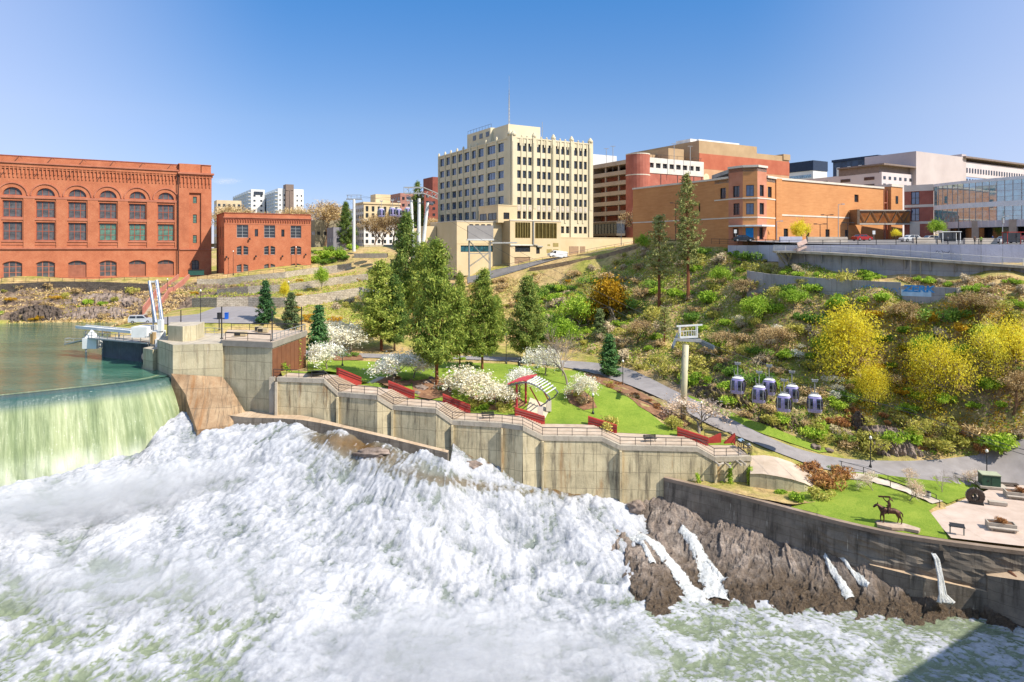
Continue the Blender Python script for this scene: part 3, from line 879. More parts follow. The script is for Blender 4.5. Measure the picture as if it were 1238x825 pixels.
# ------------------------------------------------------------------ promenade wall, deck and steps
def river_wall():
 n = len(WALLTOP)
 root = empty('river_wall', (WALLTOP[7].x, WALLTOP[7].y, -36),0, 'long beige concrete wall with stepped top and panel joints, rising from the white water below the promenade', 'wall')
 o = root.location
 b = MB(); cap = MB()
 s = 0
 for i in range(n - 1):
  a, c = WALLTOP[i] - o, WALLTOP[i + 1] - o
  L = (c - a).to_2d().length
  bot = -9.0
  d = Vector(((c - a).y, -(c - a).x, 0)).normalized()
  k = max(1, int(L/1.5))
  for j in range(k):
   p, q_ = a.lerp(c, j/k), a.lerp(c, (j + 1)/k)
   s0, s1 = s + L*j/k, s + L*(j + 1)/k
   pb, qb = p + d*0.5, q_ + d*0.5
   b.face([(pb.x, pb.y, bot),(qb.x, qb.y, bot), tuple(q_), tuple(p)], 0, [(s0, bot),(s1, bot),(s1, q_.z),(s0, p.z)])
  s += L
  w0, w1 = -d*0.45, d*0.14
  zt, zb = 0.12,-0.55
  A = [a + w1 + Vector((0,0, zb)), c + w1 + Vector((0,0, zb)), c + w1 + Vector((0,0, zt)), a + w1 + Vector((0,0, zt)), c + w0 + Vector((0,0, zt)), a + w0 + Vector((0,0, zt)), a + w0 + Vector((0,0, zb)), c + w0 + Vector((0,0, zb))]
  cap.face([A[0], A[1], A[2], A[3]]); cap.face([A[3], A[2], A[4], A[5]]); cap.face([A[5], A[4], A[7], A[6]]); cap.face([A[1], A[0], A[6], A[7]])
 a = WALLTOP[-1] - o
 b.face([(a.x, a.y, a.z),(a.x, a.y - 0.5,-9),(a.x + 0.6, a.y + 9,-9),(a.x, a.y + 5.5, a.z)])
 b.face([(a.x + .6, a.y + 9,-9),(a.x + .6, a.y + 9,-4),(a.x, a.y + 5.5, a.z)])
 b.build('wall_face', M_wall, root)
 cap.build('coping', M_cap, root)
 for i in (0,2,4,6,7,9,11,13):
  p = WALLTOP[i] - o
  r = MB(); r.box(p.x - 0.16, p.y - 0.62,-9, p.x + 0.16, p.y + 0.1, p.z - 0.6)
  r.build('rib', M_cap if i == 0 else M_wall, root)
 for u, v in ((357,470),(388,471),(457,488)):
  pass
 return root
river_wall()
deck = MB()
for i in range(len(WALLTOP) - 1):
 a, c, ab, cb = WALLTOP[i], WALLTOP[i + 1], DECKB[i], DECKB[i + 1]
 if abs(a.z - c.z) < 0.05:
  f = [tuple(a), tuple(c), tuple(cb), tuple(ab)]
  deck.face(f);
  deck.face([(ab.x, ab.y, ab.z - 2),(ab.x, ab.y, ab.z),(cb.x, cb.y, cb.z),(cb.x, cb.y, cb.z - 2)])
 else:
  n = 9
  for k in range(n):
   t0, t1 = k/n, (k + 1)/n
   p0, p1, q0, q1 = a.lerp(c, t0), a.lerp(c, t1), ab.lerp(cb, t0), ab.lerp(cb, t1)
   z0 = a.z + (c.z - a.z)*t0; z1 = a.z + (c.z - a.z)*t1
   deck.face([(p0.x, p0.y, z0),(p1.x, p1.y, z0),(q1.x, q1.y, z0),(q0.x, q0.y, z0)])
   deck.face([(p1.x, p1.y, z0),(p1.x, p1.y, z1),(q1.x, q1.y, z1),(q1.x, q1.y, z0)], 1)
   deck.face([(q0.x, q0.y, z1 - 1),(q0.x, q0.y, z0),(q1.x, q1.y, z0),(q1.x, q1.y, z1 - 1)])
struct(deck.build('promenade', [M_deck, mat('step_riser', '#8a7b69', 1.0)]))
REDLAB = ['red sloping stair wall at the far left flight, nearest the brown sided block', 'red sloping stair wall in front of the big white blossoming tree', 'red sloping stair wall of the third flight, below the lamp by the rockery',
          'red sloping stair wall with rails just left of the paved pad under the pergola', 'red sloping stair wall beside the round olive shrub at the lawn edge', 'red sloping stair wall nearest the right end lookout platform']
k = 0
for i in range(len(WALLTOP) - 1):
 if abs(WALLTOP[i].z - WALLTOP[i + 1].z) > 0.05:
  a, c = DECKB[i], DECKB[i + 1]
  d = (c - a).to_2d().normalized(); nn = Vector((-d.y, d.x, 0))*0.3
  a2 = a - Vector((d.x, d.y, 0))*0.5; c2 = c + Vector((d.x, d.y, 0))*0.6
  b = MB()
  ring = lambda z0, z1, off: [(a2.x + off.x, a2.y + off.y, z0),(c2.x + off.x, c2.y + off.y, z1)]
  lo = [(a2 + nn),(c2 + nn),(c2 - nn),(a2 - nn)]
  b.prism([(p.x, p.y) for p in (a2 - nn, c2 - nn, c2 + nn, a2 + nn)], [a.z - 1.5, c.z - 1.0, c.z - 1.0, a.z - 1.5], [a.z + 1.25, c.z + 1.15, c.z + 1.15, a.z + 1.25])
  w = b.build('stair_wall', M_redwall, origin='base')
  tag(w, REDLAB[k], 'wall', 'red stair walls along the promenade')
  r = MB(); o = w.location
  for dz in (0.55,0.9):
   p, q_ = a2 - nn*1.3, c2 - nn*1.3
   r.tube([(p.x - o.x, p.y - o.y, a.z + dz - o.z),(q_.x - o.x, q_.y - o.y, c.z + dz - o.z)], 0.035,6)
  r.build('handrail', M_rail, w)
  k += 1
for lab, (u0, u1) in (('low red wedge wall at the back left of the lookout platform', (851,872)),('red triangular wedge wall at the back right of the lookout platform', (876,889))):
 a = PZ(u0,536.5,-28.9); c = PZ(u1,535.5,-28.9)
 hi = u0 > 860
 b = MB(); b.prism([(a.x, a.y),(c.x, c.y),(c.x, c.y + 0.5),(a.x, a.y + 0.5)], a.z - 1.5, [a.z + (0.05 if hi else 0.35), a.z + 1.35, a.z + 1.35, a.z + (0.05 if hi else 0.35)])
 tag(b.build('wedge_wall', M_redwall, origin='base'), lab, 'wall', 'red wedge walls on the lookout platform')
def railing(name, pts, label, h=1.1, mats=None, post=2.0, mids=(0.15,0.62), r=0.045, group=None, cat='railing', pr=0.035, hand=0.055, kids=True, fill=None, off=0.0):
 """a run of railing through points: top rail, mid rails, posts each a child"""
 m = mats or M_rail
 base = Vector(pts[0])
 root = empty(name, base, 0, label, cat, group)
 P_ = [Vector(p) - base for p in pts]
 t = MB()
 t.tube([p + Vector((0,0, h)) for p in P_], hand, 6)
 t.build('top_rail', m, root)
 if mids:
  t = MB()
  for z in mids: t.tube([p + Vector((0,0, z)) for p in P_], pr*0.8,5)
  t.build('lower_rails', m, root)
 pm = None
 for i in range(len(P_) - 1):
  a, c = P_[i], P_[i + 1]
  n = max(1, round((c - a).length/post))
  for j in range(n + (1 if i == len(P_) - 2 else 0)):
   q_ = a.lerp(c, j/n)
   if pm is None:
    b = MB(); b.box(-pr, -pr, -0.1, pr, pr, h); pm = b.build('post', m, root, loc=q_)
   else:
    o = pm.copy(); COL.objects.link(o); o.parent = root; o.location = q_
 return root
up = Vector((0,0.25,0.12))
railing('railing', [PZ(330,456.5,-19.8) + up] + [p + up for p in WALLTOP[1:]] + [DECKB[-1] + Vector((0,-1.2,0))], 'dark metal railing stepping down along the edge of the promenade above the beige wall')
def bench(loc, rz, label):
 root = empty('bench', loc, rz, label, 'bench', 'benches on the promenade')
 b = MB()
 for k_ in range(3): b.box(-0.95,-0.25 + k_*0.18,0.43,0.95,-0.1 + k_*0.18,0.48)
 b.build('seat', M_dark, root)
 b = MB()
 for k_ in range(3): b.box(-0.95,0.27,0.55 + k_*0.13,0.95,0.31,0.65 + k_*0.13)
 b.build('backrest', M_dark, root)
 for x in (-0.75,0.75):
  b = MB(); b.bar((x, -0.2,0),(x, -0.2,0.43),0.06); b.bar((x, 0.3,0),(x, 0.3,0.95),0.06); b.bar((x, -0.2,0.42),(x, 0.3,0.42),0.05)
  b.build('leg', M_dark, root)
for (u, v, z), lab in (((384,455.5,-19.78), 'dark bench on the highest promenade landing by the brown sided block'),((590,506,-25.08), 'dark bench on the promenade landing below the white blossoms and pergola'),((786,534,-27.68), 'dark bench on the promenade landing before the last stair')):
 bench(PZ(u, v, z), math.radians(8), lab)
# ------------------------------------------------------------------ apron ledge below the wall
b = MB()
Lo = [P(272,502,103.2), P(300,505,102.6), P(340,506,101.8), P(366,508,100.8), P(390,512,99.8), P(413,517,98.6), P(470,530,96.2), P(541,547.5,94)]
wd = [1.6,3.6,2.6,1.7,1.2,0.9,0.75,0.7]
for i in range(len(Lo) - 1):
 a, c = Lo[i], Lo[i + 1]
 ai, ci = a + Vector((0.2*wd[i], wd[i], 0.1)), c + Vector((0.2*wd[i + 1], wd[i + 1], 0.1))
 b.face([a, c, ci, ai], 1)
 b.face([(a.x, a.y - 0.3,-36),(c.x, c.y - 0.3,-36), tuple(c), tuple(a)])
 b.face([(c.x, ci.y, -36),(a.x, ai.y, -36), tuple(ai), tuple(ci)])
b.face([(c.x, c.y - .3,-36),(ci.x, ci.y, -36), tuple(ci), tuple(c)])
tag(b.build('apron_wall', [M_low, M_ledge], origin='base'), 'low sloping concrete apron wall at the foot of the promenade wall, beside the foam', 'wall')
# ------------------------------------------------------------------ dam abutment
def blk(name, mats, label, cat, foot, z0, z1, **kw):
 b = MB(); b.prism([(p[0], p[1]) for p in foot], z0, z1,0, kw.get('top'))
 o = b.build(name, mats, origin='base'); tag(o, label, cat); return o
pa = [P(270,411,107.8), P(329,414.3,105.2)]
DTZ = -14.5
foot = [(pa[0].x, pa[0].y),(pa[1].x, pa[1].y),(-36.2,119.8),(-50.5,121)]
gb = empty('intake_block', (-43,112,-26),0, 'tall concrete intake block with a brown panelled side and a flat railed deck', 'building')
b = MB(); b.prism([(x + 43, y - 112) for x, y in foot], 0, DTZ + 26 - 0.9,0); b.build('wall', [M_block], gb)
b = MB()
f2 = [(pa[0].x - .2, pa[0].y - .25),(pa[1].x + .15, pa[1].y - .25),(-36.0,120),(-50.5,121.2)]
b.prism([(x + 43, y - 112) for x, y in f2], DTZ + 26 - 0.9, DTZ + 26,0,1); b.build('deck_slab', [mat('deck_edge', '#8d877b', 0.8), M_deck], gb)
b = MB()
x0, y0, x1, y1 = pa[1].x + 0.03 + 43, pa[1].y - 112,-36.2 + 0.03 + 43,119.8 - 112
b.face([(x0, y0,3.0),(x1, y1,3.0),(x1, y1,10.4),(x0, y0,10.4)])
for k_ in range(1,8):
 t_ = k_/8; b.box(x0 + (x1 - x0)*t_ - 0.02, y0 + (y1 - y0)*t_ - 0.04,3.0, x0 + (x1 - x0)*t_ + 0.05, y0 + (y1 - y0)*t_ + 0.04,10.4)
b.build('side_panel', mat('brown_metal_panel', [(0.3, '#6e4630'),(0.7, '#7f5238')], 0.7,0.7), gb)
b = MB(); b.box(pa[1].x + 43 - 0.2, pa[1].y - 112 - 0.75,0.5, pa[1].x + 43 + 0.55, pa[1].y - 112,6.2)
b.build('pilaster', M_cap, gb)
blkA = [(P(209,418,106).x, 106),(pa[0].x + 0.02,107.5),(pa[0].x + 0.02,120),(-60,121),(P(190,416,112).x, 112)]
blk('abutment_block', [M_block, M_cap], 'concrete abutment block at the right end of the dam, above the orange stained chute', 'wall', blkA, -30, DTZ - 0.55, top=1)
blk('abutment_step', [M_block, M_cap], 'lower grey concrete step between the abutment block and the dark quay wall', 'wall', [(-61.2,113.2),(-58.6,111.3),(-57.5,114.5),(-60.8,118)], -24,-16.6, top=1)
blk('quay_wall', [concrete_mat('blue_grey_concrete', [(0.3, '#4c5358'),(0.7, '#6a7176')], None, stain_amt=0.0, dark_amt=0.5), M_cap], 'dark blue grey quay wall standing in the green pond', 'wall', [(P(124,432,125).x, 125),(P(171,437,119.4).x, 119.4),(-61.5,122.5),(-72,129)], -24,-16.5, top=1)
blk('pump_house', [M_block, M_cap], 'small flat roofed concrete pump house on the abutment, with a pale front', 'building', [(P(203,400,111).x, 111),(P(223,400,110.2).x, 109.6),(P(243,400,113).x, 111.2),(-52.5,116.5),(-58,116)], DTZ - 0.6, DTZ + 1.9, top=1)
b = MB()
R0 = [P(207,452,105.8), P(238,454,106.6), P(269,456,107.4)]
R1 = [P(225,478,104.6), P(255,474,105.4), P(281,471,106.4)]
R2 = [P(226,484,104.2), P(256,480,105.0), P(283,476,106.0)]
R3 = [P(238,520,100.6), P(276,514,102.0), P(297,499,105.2)]
for A_, B_ in ((R0, R1),(R1, R2),(R2, R3)):
 for i in range(2):
  b.face([B_[i], B_[i + 1], A_[i + 1], A_[i]])
for A_, B_ in ((R0, R1),(R1, R2),(R2, R3)):
 b.face([A_[0], (A_[0].x, A_[0].y, -32),(B_[0].x, B_[0].y, -32), B_[0]])
 b.face([B_[2], (B_[2].x, B_[2].y, -32),(A_[2].x, A_[2].y, -32), A_[2]])
b.face([(R3[0].x, R3[0].y, -32),(R3[1].x, R3[1].y, -32), R3[1], R3[0]]); b.face([(R3[1].x, R3[1].y, -32),(R3[2].x, R3[2].y, -32), R3[2], R3[1]])
tag(b.build('spillway_chute', M_spill, origin='base'), 'sloping orange brown stained concrete chute beside the edge of the waterfall', 'spillway')
# ------------------------------------------------------------------ lower river wall
def low_wall():
 root = empty('lower_river_wall', (LOWTOP[4].x, LOWTOP[4].y, -38),0, 'dark weathered curving wall with a pale coping below the statue lawn', 'wall')
 o = root.location
 pts = []
 for i in range(len(LOWTOP) - 1):
  a, c = LOWTOP[i], LOWTOP[i + 1]
  n = max(2, int((c - a).length/1.0))
  for k_ in range(n): pts.append(a.lerp(c, k_/n))
 pts.append(LOWTOP[-1])
 A_ = np.array([tuple(p) for p in pts])
 for _ in range(10): A_[1:-1] = (A_[:-2] + 2*A_[1:-1] + A_[2:])/4
 d = np.gradient(A_[:, :2], axis=0); d /= np.linalg.norm(d, axis=1)[:, None]
 n_ = np.stack([d[:, 1], -d[:, 0]], 1)
 s = np.concatenate([[0], np.cumsum(np.linalg.norm(np.diff(A_[:, :2], axis=0), axis=1))])
 zs = np.linspace(-0.45,-9.5,26)
 X = A_[:, 0][None] + n_[:, 0][None] * (0.1 + (-zs[:, None])*0.05); Y = A_[:, 1][None] + n_[:, 1][None] * (0.1 + (-zs[:, None])*0.05)
 S_ = np.broadcast_to(s[None], X.shape); Zr = np.broadcast_to(zs[:, None], X.shape)
 dis = fbm(S_*0.5, Zr*0.9,4,77)*0.35*smooth(13,22, S_)
 dis = dis + np.where(fbm(S_*0.3, Zr*0.5,3,79) > 0.25,-0.18,0)*smooth(16,22, S_)
 X = X + n_[:, 0][None] * dis; Y = Y + n_[:, 1][None] * dis
 Z = A_[:, 2][None] + zs[:, None]
 g = grid_mesh('wall_face', (X - o.x)[:, ::1], Y - o.y, Z - o.z, M_low, False)
 uvl = g.data.uv_layers.new(name='UVMap')
 vi = np.empty(len(g.data.loops), dtype=np.int32); g.data.loops.foreach_get('vertex_index', vi)
 uvl.data.foreach_set('uv', np.stack([S_.reshape(-1)[vi], Zr.reshape(-1)[vi]], 1).ravel().astype(np.float32))
 g.parent = root
 g.data.flip_normals()
 b = MB()
 for i in range(len(pts) - 1):
  a, c = Vector(A_[i]) - o, Vector(A_[i + 1]) - o
  na, nc = Vector((*n_[i], 0)), Vector((*n_[i + 1], 0))
  z = Vector((0,0,0.45))
  b.face([a + na*0.22, c + nc*0.22, c - nc*0.5, a - na*0.5])
  b.face([a + na*0.22 - z, c + nc*0.22 - z, c + nc*0.22, a + na*0.22])
  b.face([c - nc*0.5 - z*2, a - na*0.5 - z*2, a - na*0.5, c - nc*0.5])
  b.face([a - z, c - z, c + nc*0.22 - z, a + na*0.22 - z])
 b.build('coping', mat('brown_coping', [(0.3, '#7e6c5b'),(0.7, '#9b8877')], 0.5,0.9,0.2,4), root)
 b = MB()
 toe = [(1052,683,80.7),(1100,695,78.5),(1150,706,77.2),(1194,716,76.3)]
 for i in range(3):
  a, c = P(*toe[i]) - o, P(*toe[i + 1]) - o
  dn = Vector((0.1,1.6,0.1))
  b.face([a, c, c + dn, a + dn], 1); b.face([a - Vector((0,.1,5)), c - Vector((0,.1,5)), c, a])
 a = P(*toe[3]) - o
 b.face([a - Vector((0,.1,5)), a + Vector((.1,1.6,-5)), a + Vector((.1,1.6,.1)), a])
 b.build('toe', [M_low, M_ledge], root)
 b = MB()
 a, c = P(1194,696,76.3) - o, P(1250,704,73.2) - o
 dn = Vector((0.3,2.6,0))
 b.face([a, c, c + dn, a + dn], 1); b.face([a - Vector((0,.2,7)), c - Vector((0,.2,7)), c, a]); b.face([a + dn - Vector((0,0,7)), a - Vector((0,.2,7)), a, a + dn])
 b.build('buttress', [M_low, M_ledge], root)
 p = P(1131,672,78.45) - o
 b = MB()
 pts_ = []
 rnd = random.Random(4)
 for k_ in range(14):
  t_ = 2*math.pi*k_/14; pts_.append((p.x + 0.75*math.cos(t_)*rnd.uniform(.7,1.2), p.y - 0.55 - 0.04*rnd.random(), p.z + 0.1 + 0.9*math.sin(t_)*rnd.uniform(.7,1.1)))
 b.face(pts_)
 b.build('drain_recess', M_dark, root)
 b = MB()
 p = P(1222,692,76) - o
 b.tube([p + Vector((0,1,0)), p + Vector((-0.2,-1.2,-0.2))], 0.28,10); b.build('outlet_pipe', mat('rusty_metal', '#6b4630', 2), root)
low_wall()
poly = [(21.0,95.2),(LOWTOP[1].x, LOWTOP[1].y + .3),(LOWTOP[2].x, LOWTOP[2].y + .3),(35.5,86.8),(40,88),(40,96),(33.4,95.2)]
struct(patch('bank', poly, M_ground, 0,0.8, zfun=lambda x, y: -32.3 - 0.35*smooth(28,38, x) + 0.15*fbm(x * .7, y * .7,3,5)))
def conduit():
 root = empty('conduit', (38,93,-33),0, 'rounded pale concrete conduit roof curving down beside the lookout platform', 'building')
 o = root.location
 fe = [P(907,573,92.6), P(922,573,92.2), P(940,576,91.7),(P(957,579.5,91.4)), P(973,584.5,91.2), P(985,590.5,91.6), P(991,593,92.6)]
 be = [P(907,551,97.4), P(924,550.5,97.8), P(940,553,97.8), P(957,559,97.2), P(973,568,96), P(986,578,94.6), P(993,590,93.4)]
 n = 8; b = MB(); rows = []
 for k_ in range(n + 1):
  t_ = k_/n
  row = []
  for f_, e_ in zip(fe, be):
   p = f_.lerp(e_, t_); h = max(0, e_.z - f_.z)
   p.z = f_.z + h*math.sin(t_*math.pi/2)
   row.append(p - o)
  rows.append(row)
 for r0, r1 in zip(rows, rows[1:]):
  for i in range(len(fe) - 1): b.face([r0[i], r0[i + 1], r1[i + 1], r1[i]])
 rl = rows[-1]
 for i in range(len(fe) - 1):
  a, c = rl[i], rl[i + 1]; b.face([c, a, a + Vector((0.5,3,-3)), c + Vector((0.5,3,-3))])
 b.build('roof', mat('conduit_concrete', [(0.3, '#a89682'),(0.6, '#c0ae9b'),(0.8, '#cbbcab')], 0.3,0.9,0.2,3), root, smooth=True)
 b = MB()
 for i in range(len(fe) - 1):
  a, c = fe[i] - o, fe[i + 1] - o
  b.face([(a.x, a.y + .1,-1.5),(c.x, c.y + .1,-1.5),(c.x, c.y + .12, c.z),(a.x, a.y + .12, a.z)])
 b.build('wall', M_block, root)
conduit()
for k_, (u, v) in enumerate(((863,557.5),(876,559.5),(889,557),(894,556.5))):
 p = P(u, v, 94.6)
 b = MB(); b.tube([p + Vector((0,.4,0)), p + Vector((0.15,-1.9,0.1))], 0.13,8)
 b.lathe(p + Vector((0.15,-1.9,0)), [(0.0,-.1),(0.2,-.1),(0.2,.2),(0,.22)], 8)
 if k_ == 0: b.tube([p + Vector((0.1,-1.7,0)), P(875,560,93)], 0.16,8)
 tag(b.build('wall_pipe', M_cap, origin='base'), ['grey pipe stub below the lookout platform, leftmost of four, with a cross pipe', 'grey pipe stub on the wall, second from the left of four', 'grey pipe stub on the wall, third from the left of four', 'grey pipe stub on the wall, rightmost of four, above the ivy'][k_], 'pipe', 'pipe stubs under the lookout')
# ------------------------------------------------------------------ rock bank
def worley(x, y, seed, jit=.9):
 ix, iy = np.floor(x), np.floor(y); best = np.full(np.shape(x),9e9); val = np.zeros_like(best); gx = np.zeros_like(best); gy = np.zeros_like(best)
 for dx in (-1,0,1):
  for dy in (-1,0,1):
   h1 = _hash(ix + dx, iy + dy, seed)/4294967296.0; h2 = _hash(ix + dx, iy + dy, seed + 5)/4294967296.0; h3 = _hash(ix + dx, iy + dy, seed + 9)/4294967296.0; h4 = _hash(ix + dx, iy + dy, seed + 13)/4294967296.0; h5 = _hash(ix + dx, iy + dy, seed + 17)/4294967296.0
   px, py = ix + dx + .5 + (h1 - .5)*jit, iy + dy + .5 + (h2 - .5)*jit
   d = (x - px) ** 2 + (y - py) ** 2; c = d < best
   best = np.where(c, d, best); val = np.where(c, h3 - .5 + (x - px)*(h4 - .5)*1.6 + (y - py)*(h5 - .5)*1.6, val)
 return val
KC = []
for r in [(745,618,94.6),(775,611,94.6),(803,607,94.2),(850,622,92.2),(900,633,89.5),(930,640,88.0),(960,650,86.3),(1010,664,83.6),(1060,680,81.2),(1120,697,79.3),(1190,720,77.2),(1238,738,75.6),
          (770,622,93.8),(800,628,92.8),(840,636,90.6),(880,645,88.6),(920,662,86.4),(960,676,84.4),(1010,690,82),
          (790,655,89.0),(775,672,86.4),(800,690,84.4),(780,705,81.6),(800,728,78.6),(830,668,88),(845,690,85),(860,712,82),(900,690,84),(925,705,81.8),(960,702,82.4),(1000,716,80.2),(1050,715,79.6),(1100,722,78.4),(1150,726,77.8)]:
 KC.append(P(*r))
for r in [(790,744,76.2,-0.4),(760,735,78.2,-1),(740,690,84,-1.2),(735,650,88.2,-1.3),(725,630,92,-1.0),(830,735,78,-1),(870,718,80,-0.9),(930,724,78.6,-1.1),(1000,732,77.4,-1.0),(1100,738,76.2,-1),(1190,738,75.8,-1),(1260,755,72,-1.2),(900,760,73.5,-2),(1100,770,72,-2),(790,770,72,-2),(720,700,82,-2)]:
 p = P(*r[:3]); p.z += r[3]; KC.append(p)
rock_f = TPS(KC, 0.01)
def rockz(x, y, want=False):
 z = rock_f(x, y)
 a = 0.9
 w = fbm(x*0.2, y*0.2,3,101)*2
 lx, ly = (x*math.cos(a) + y*math.sin(a)) + w, (-x*math.sin(a) + y*math.cos(a)) + w
 sl = fbm(lx*0.28, ly*0.62,5,111,0.55,2.1, True)
 cr = -np.abs(pn(lx*0.35, ly*0.5,121)) ** 0.5
 stp = (lx*0.5 + sl*1.2); stp = (stp - np.floor(stp)); stp = np.where(stp < 0.85, stp, 0.85 - (stp - 0.85)*5.6)
 fi = fbm(x*1.6, y*1.3,5,131,0.62,2.1, True)
 w2 = fbm(x * .9, y * .9,3,141) * .35
 f1 = worley(lx * .22 + w2 * .3, ly * .5 + w2 * .3,151); f2 = worley(lx * .7 + w2, ly*1.3 + w2,161); f3 = worley(lx*1.7 + w2, ly*2.6 + w2,171)
 if want: return np.clip(.5 + f2 * .45 + f1 * .35 + f3 * .25,0,1)
 return z + f1 * .46 + f2 * .26 + f3 * .13 + sl * .28 + fi * .05 + .2
xs = np.arange(10,66,0.16); ys = np.arange(68,97,0.16)
X, Y = np.meshgrid(xs, ys)
Z = rockz(X, Y)
wy = np.interp(X, [p.x for p in WALLTOP[10:13]] + [21.4] + [p.x for p in LOWTOP[1:]], [p.y for p in WALLTOP[10:13]][:3] + [94.6] + [p.y for p in LOWTOP[1:]]) if False else np.interp(X, [0,21.2] + [p.x for p in LOWTOP[1:]], [95.8,94.6] + [p.y for p in LOWTOP[1:]])
Z = np.where(Y > wy + 0.3,-42.5, Z)
def rock_mat():
 t = NT('basalt_rock', 0.75, spec=0.4)
 v = t.coords('Object'); vv = t.coords('Object', (1,1,2.2))
 n = t.noise(v, 0.5,8,0.72,0.5); n2 = t.noise(vv, 2.0,8,0.8)
 c = t.ramp(n, [(0.28, '#6c5e54'),(0.45, '#998a7e'),(0.6, '#b3a598'),(0.8, '#c8bbb0')])
 c = t.mix(t.ramp(n2, [(0.4,(0,0,0)),(0.75,(1,1,1))]), c, '#62564c')
 c = t.mix(.55, c, t.ramp(t.attr('facet'), [(0.3,(.3,.28,.26)),(.5,(.75,.75,.75)),(.7,(1.25,1.2,1.15))]), 'MULTIPLY')
 g = t.n.new('ShaderNodeNewGeometry'); sp = t.n.new('ShaderNodeSeparateXYZ'); t.l.new(g.outputs['Position'], sp.inputs[0])
 wet = t.math('MULTIPLY', t.math('SUBTRACT', t.math('MULTIPLY', t.noise(v, 0.4,4),5.0),41.4 + 0.6),1)
 w = t.math('LESS_THAN', sp.outputs[2], t.math('ADD', wet, 0.5))
 wr = t.n.new('ShaderNodeMapRange'); wr.inputs[1].default_value = -38.6; wr.inputs[2].default_value = -40.6
 t.l.new(t.math('ADD', sp.outputs[2], t.math('MULTIPLY', t.math('SUBTRACT', n, 0.5),4.0)), wr.inputs[0])
 c = t.mix(wr.outputs[0], c, t.ramp(n2, [(0.35, '#3a3028'),(0.55, '#665644'),(0.75, '#94826c')]))
 t.color(c)
 t.l.new(t.math('SUBTRACT', 0.8, t.math('MULTIPLY', wr.outputs[0], 0.5)), t.b.inputs['Roughness'])
 t.bump(t.math('ADD', t.noise(vv, 3.0,9,0.8), n2),0.9,0.3)
 return t.mat
M_rock = rock_mat()
struct(grid_mesh('rock_bank', X, Y, Z, M_rock, False, {'facet': rockz(X, Y, True)}))
M_casc = (lambda t: (t.color(t.ramp(t.noise(t.coords('Object', (1,1,.5)),2.5,6,.7), [(.3, '#a9aaa2'),(.5, '#d4d5d2'),(.7, '#ececea')])), t.bump(t.noise(t.coords('Object'),4,8,.8),.9,.25), t.l.new(t.ramp(t.math('SUBTRACT', t.noise(t.coords('Object', (1,1,.4)),3.2,6,.75), t.math('MULTIPLY', t.attr('edge'),.42)), [(.12,(0,0,0)),(.26,(1,1,1))]), t.b.inputs['Alpha']), t.mat)[3])(NT('cascade_water', 0.5))
def cascade(name, path, label, seed):
 pts = []
 for (u, v, Y_, w) in path:
  p = P(u, v, Y_); pts.append((p.x, p.y, w))
 A_ = np.array(pts); s = np.linspace(0, len(pts) - 1,70)
 px = np.interp(s, range(len(pts)), A_[:, 0]); py = np.interp(s, range(len(pts)), A_[:, 1]); w = np.interp(s, range(len(pts)), A_[:, 2])
 for _ in range(20): px[1:-1] = (px[:-2] + 2*px[1:-1] + px[2:])/4; py[1:-1] = (py[:-2] + 2*py[1:-1] + py[2:])/4
 d = np.stack([np.gradient(px), np.gradient(py)], 1); d /= np.linalg.norm(d, axis=1)[:, None]
 k_ = np.linspace(-0.5,0.5,17)
 w = w*(1 + 0.45*pn(s*1.3, s*0 + seed, seed) + .25*pn(s*4.3, s*0, seed + 3))
 X = px[:, None] - d[:, 1][:, None] * k_*w[:, None]; Y = py[:, None] + d[:, 0][:, None] * k_*w[:, None]
 zz = np.zeros_like(X)
 for dx, dy in ((0,0),(.35,0),(-.35,0),(0,.35),(0,-.35)): zz += rockz(X + dx, Y + dy)/5
 Z = zz + 0.26*(1 - (2*k_[None]) ** 2*0.8) + 0.1*fbm(X*2, Y*2,3, seed)
 Z[0] -= .3
 o = grid_mesh(name, X, Y, Z, M_casc, True, {'edge': np.abs(2*k_)[None] ** 2 * .9 + 0*X})
 return struct(o)
cascade('river_cascade', [(742,622,93.2,1.6),(765,642,90.5,2.0),(792,662,88,1.6),(815,690,84.6,1.9),(842,722,80.5,2.6),(850,735,78.5,3.2)], '', 1)
cascade('river_cascade', [(822,637,90.8,0.8),(838,655,88.8,1.5),(850,680,86,2.0),(860,705,83,2.6),(866,724,80,3.4)], '', 2)
cascade('river_cascade', [(993,657,84.4,0.25),(1002,675,82.8,0.7),(1015,695,81,0.9),(1028,716,79.2,1.2)], '', 3)
cascade('river_cascade', [(752,640,91.2,.5),(768,655,89.6,.8),(778,670,87.6,.6),(790,692,84.8,.9)], '', 4)
cascade('river_cascade', [(846,668,87.2,.3),(862,690,84.8,.6),(878,708,82.4,1.0)], '', 5)
cascade('river_cascade', [(1008,668,83.6,.2),(1030,690,81.4,.5),(1050,712,79.6,.9)], '', 6)
b = MB()
p0 = P(1130,670,77.7)
for k_ in range(-2,3):
 j_ = .05*math.sin(k_*5)
 b.tube([p0 + Vector((k_ * .09,.3,0)), p0 + Vector((k_ * .1 + .1,-.25 + j_, -.5)), p0 + Vector((k_ * .12 + .25 + j_, -.6,-2.2)), p0 + Vector((k_ * .17 + .4,-.85 - j_, -4.2)), p0 + Vector((k_ * .4 + .5,-1.3,-4.9 + j_))], [0.07,0.1,0.12,0.14,0.28], 7)
struct(b.build('river_jet', M_casc, smooth=True))
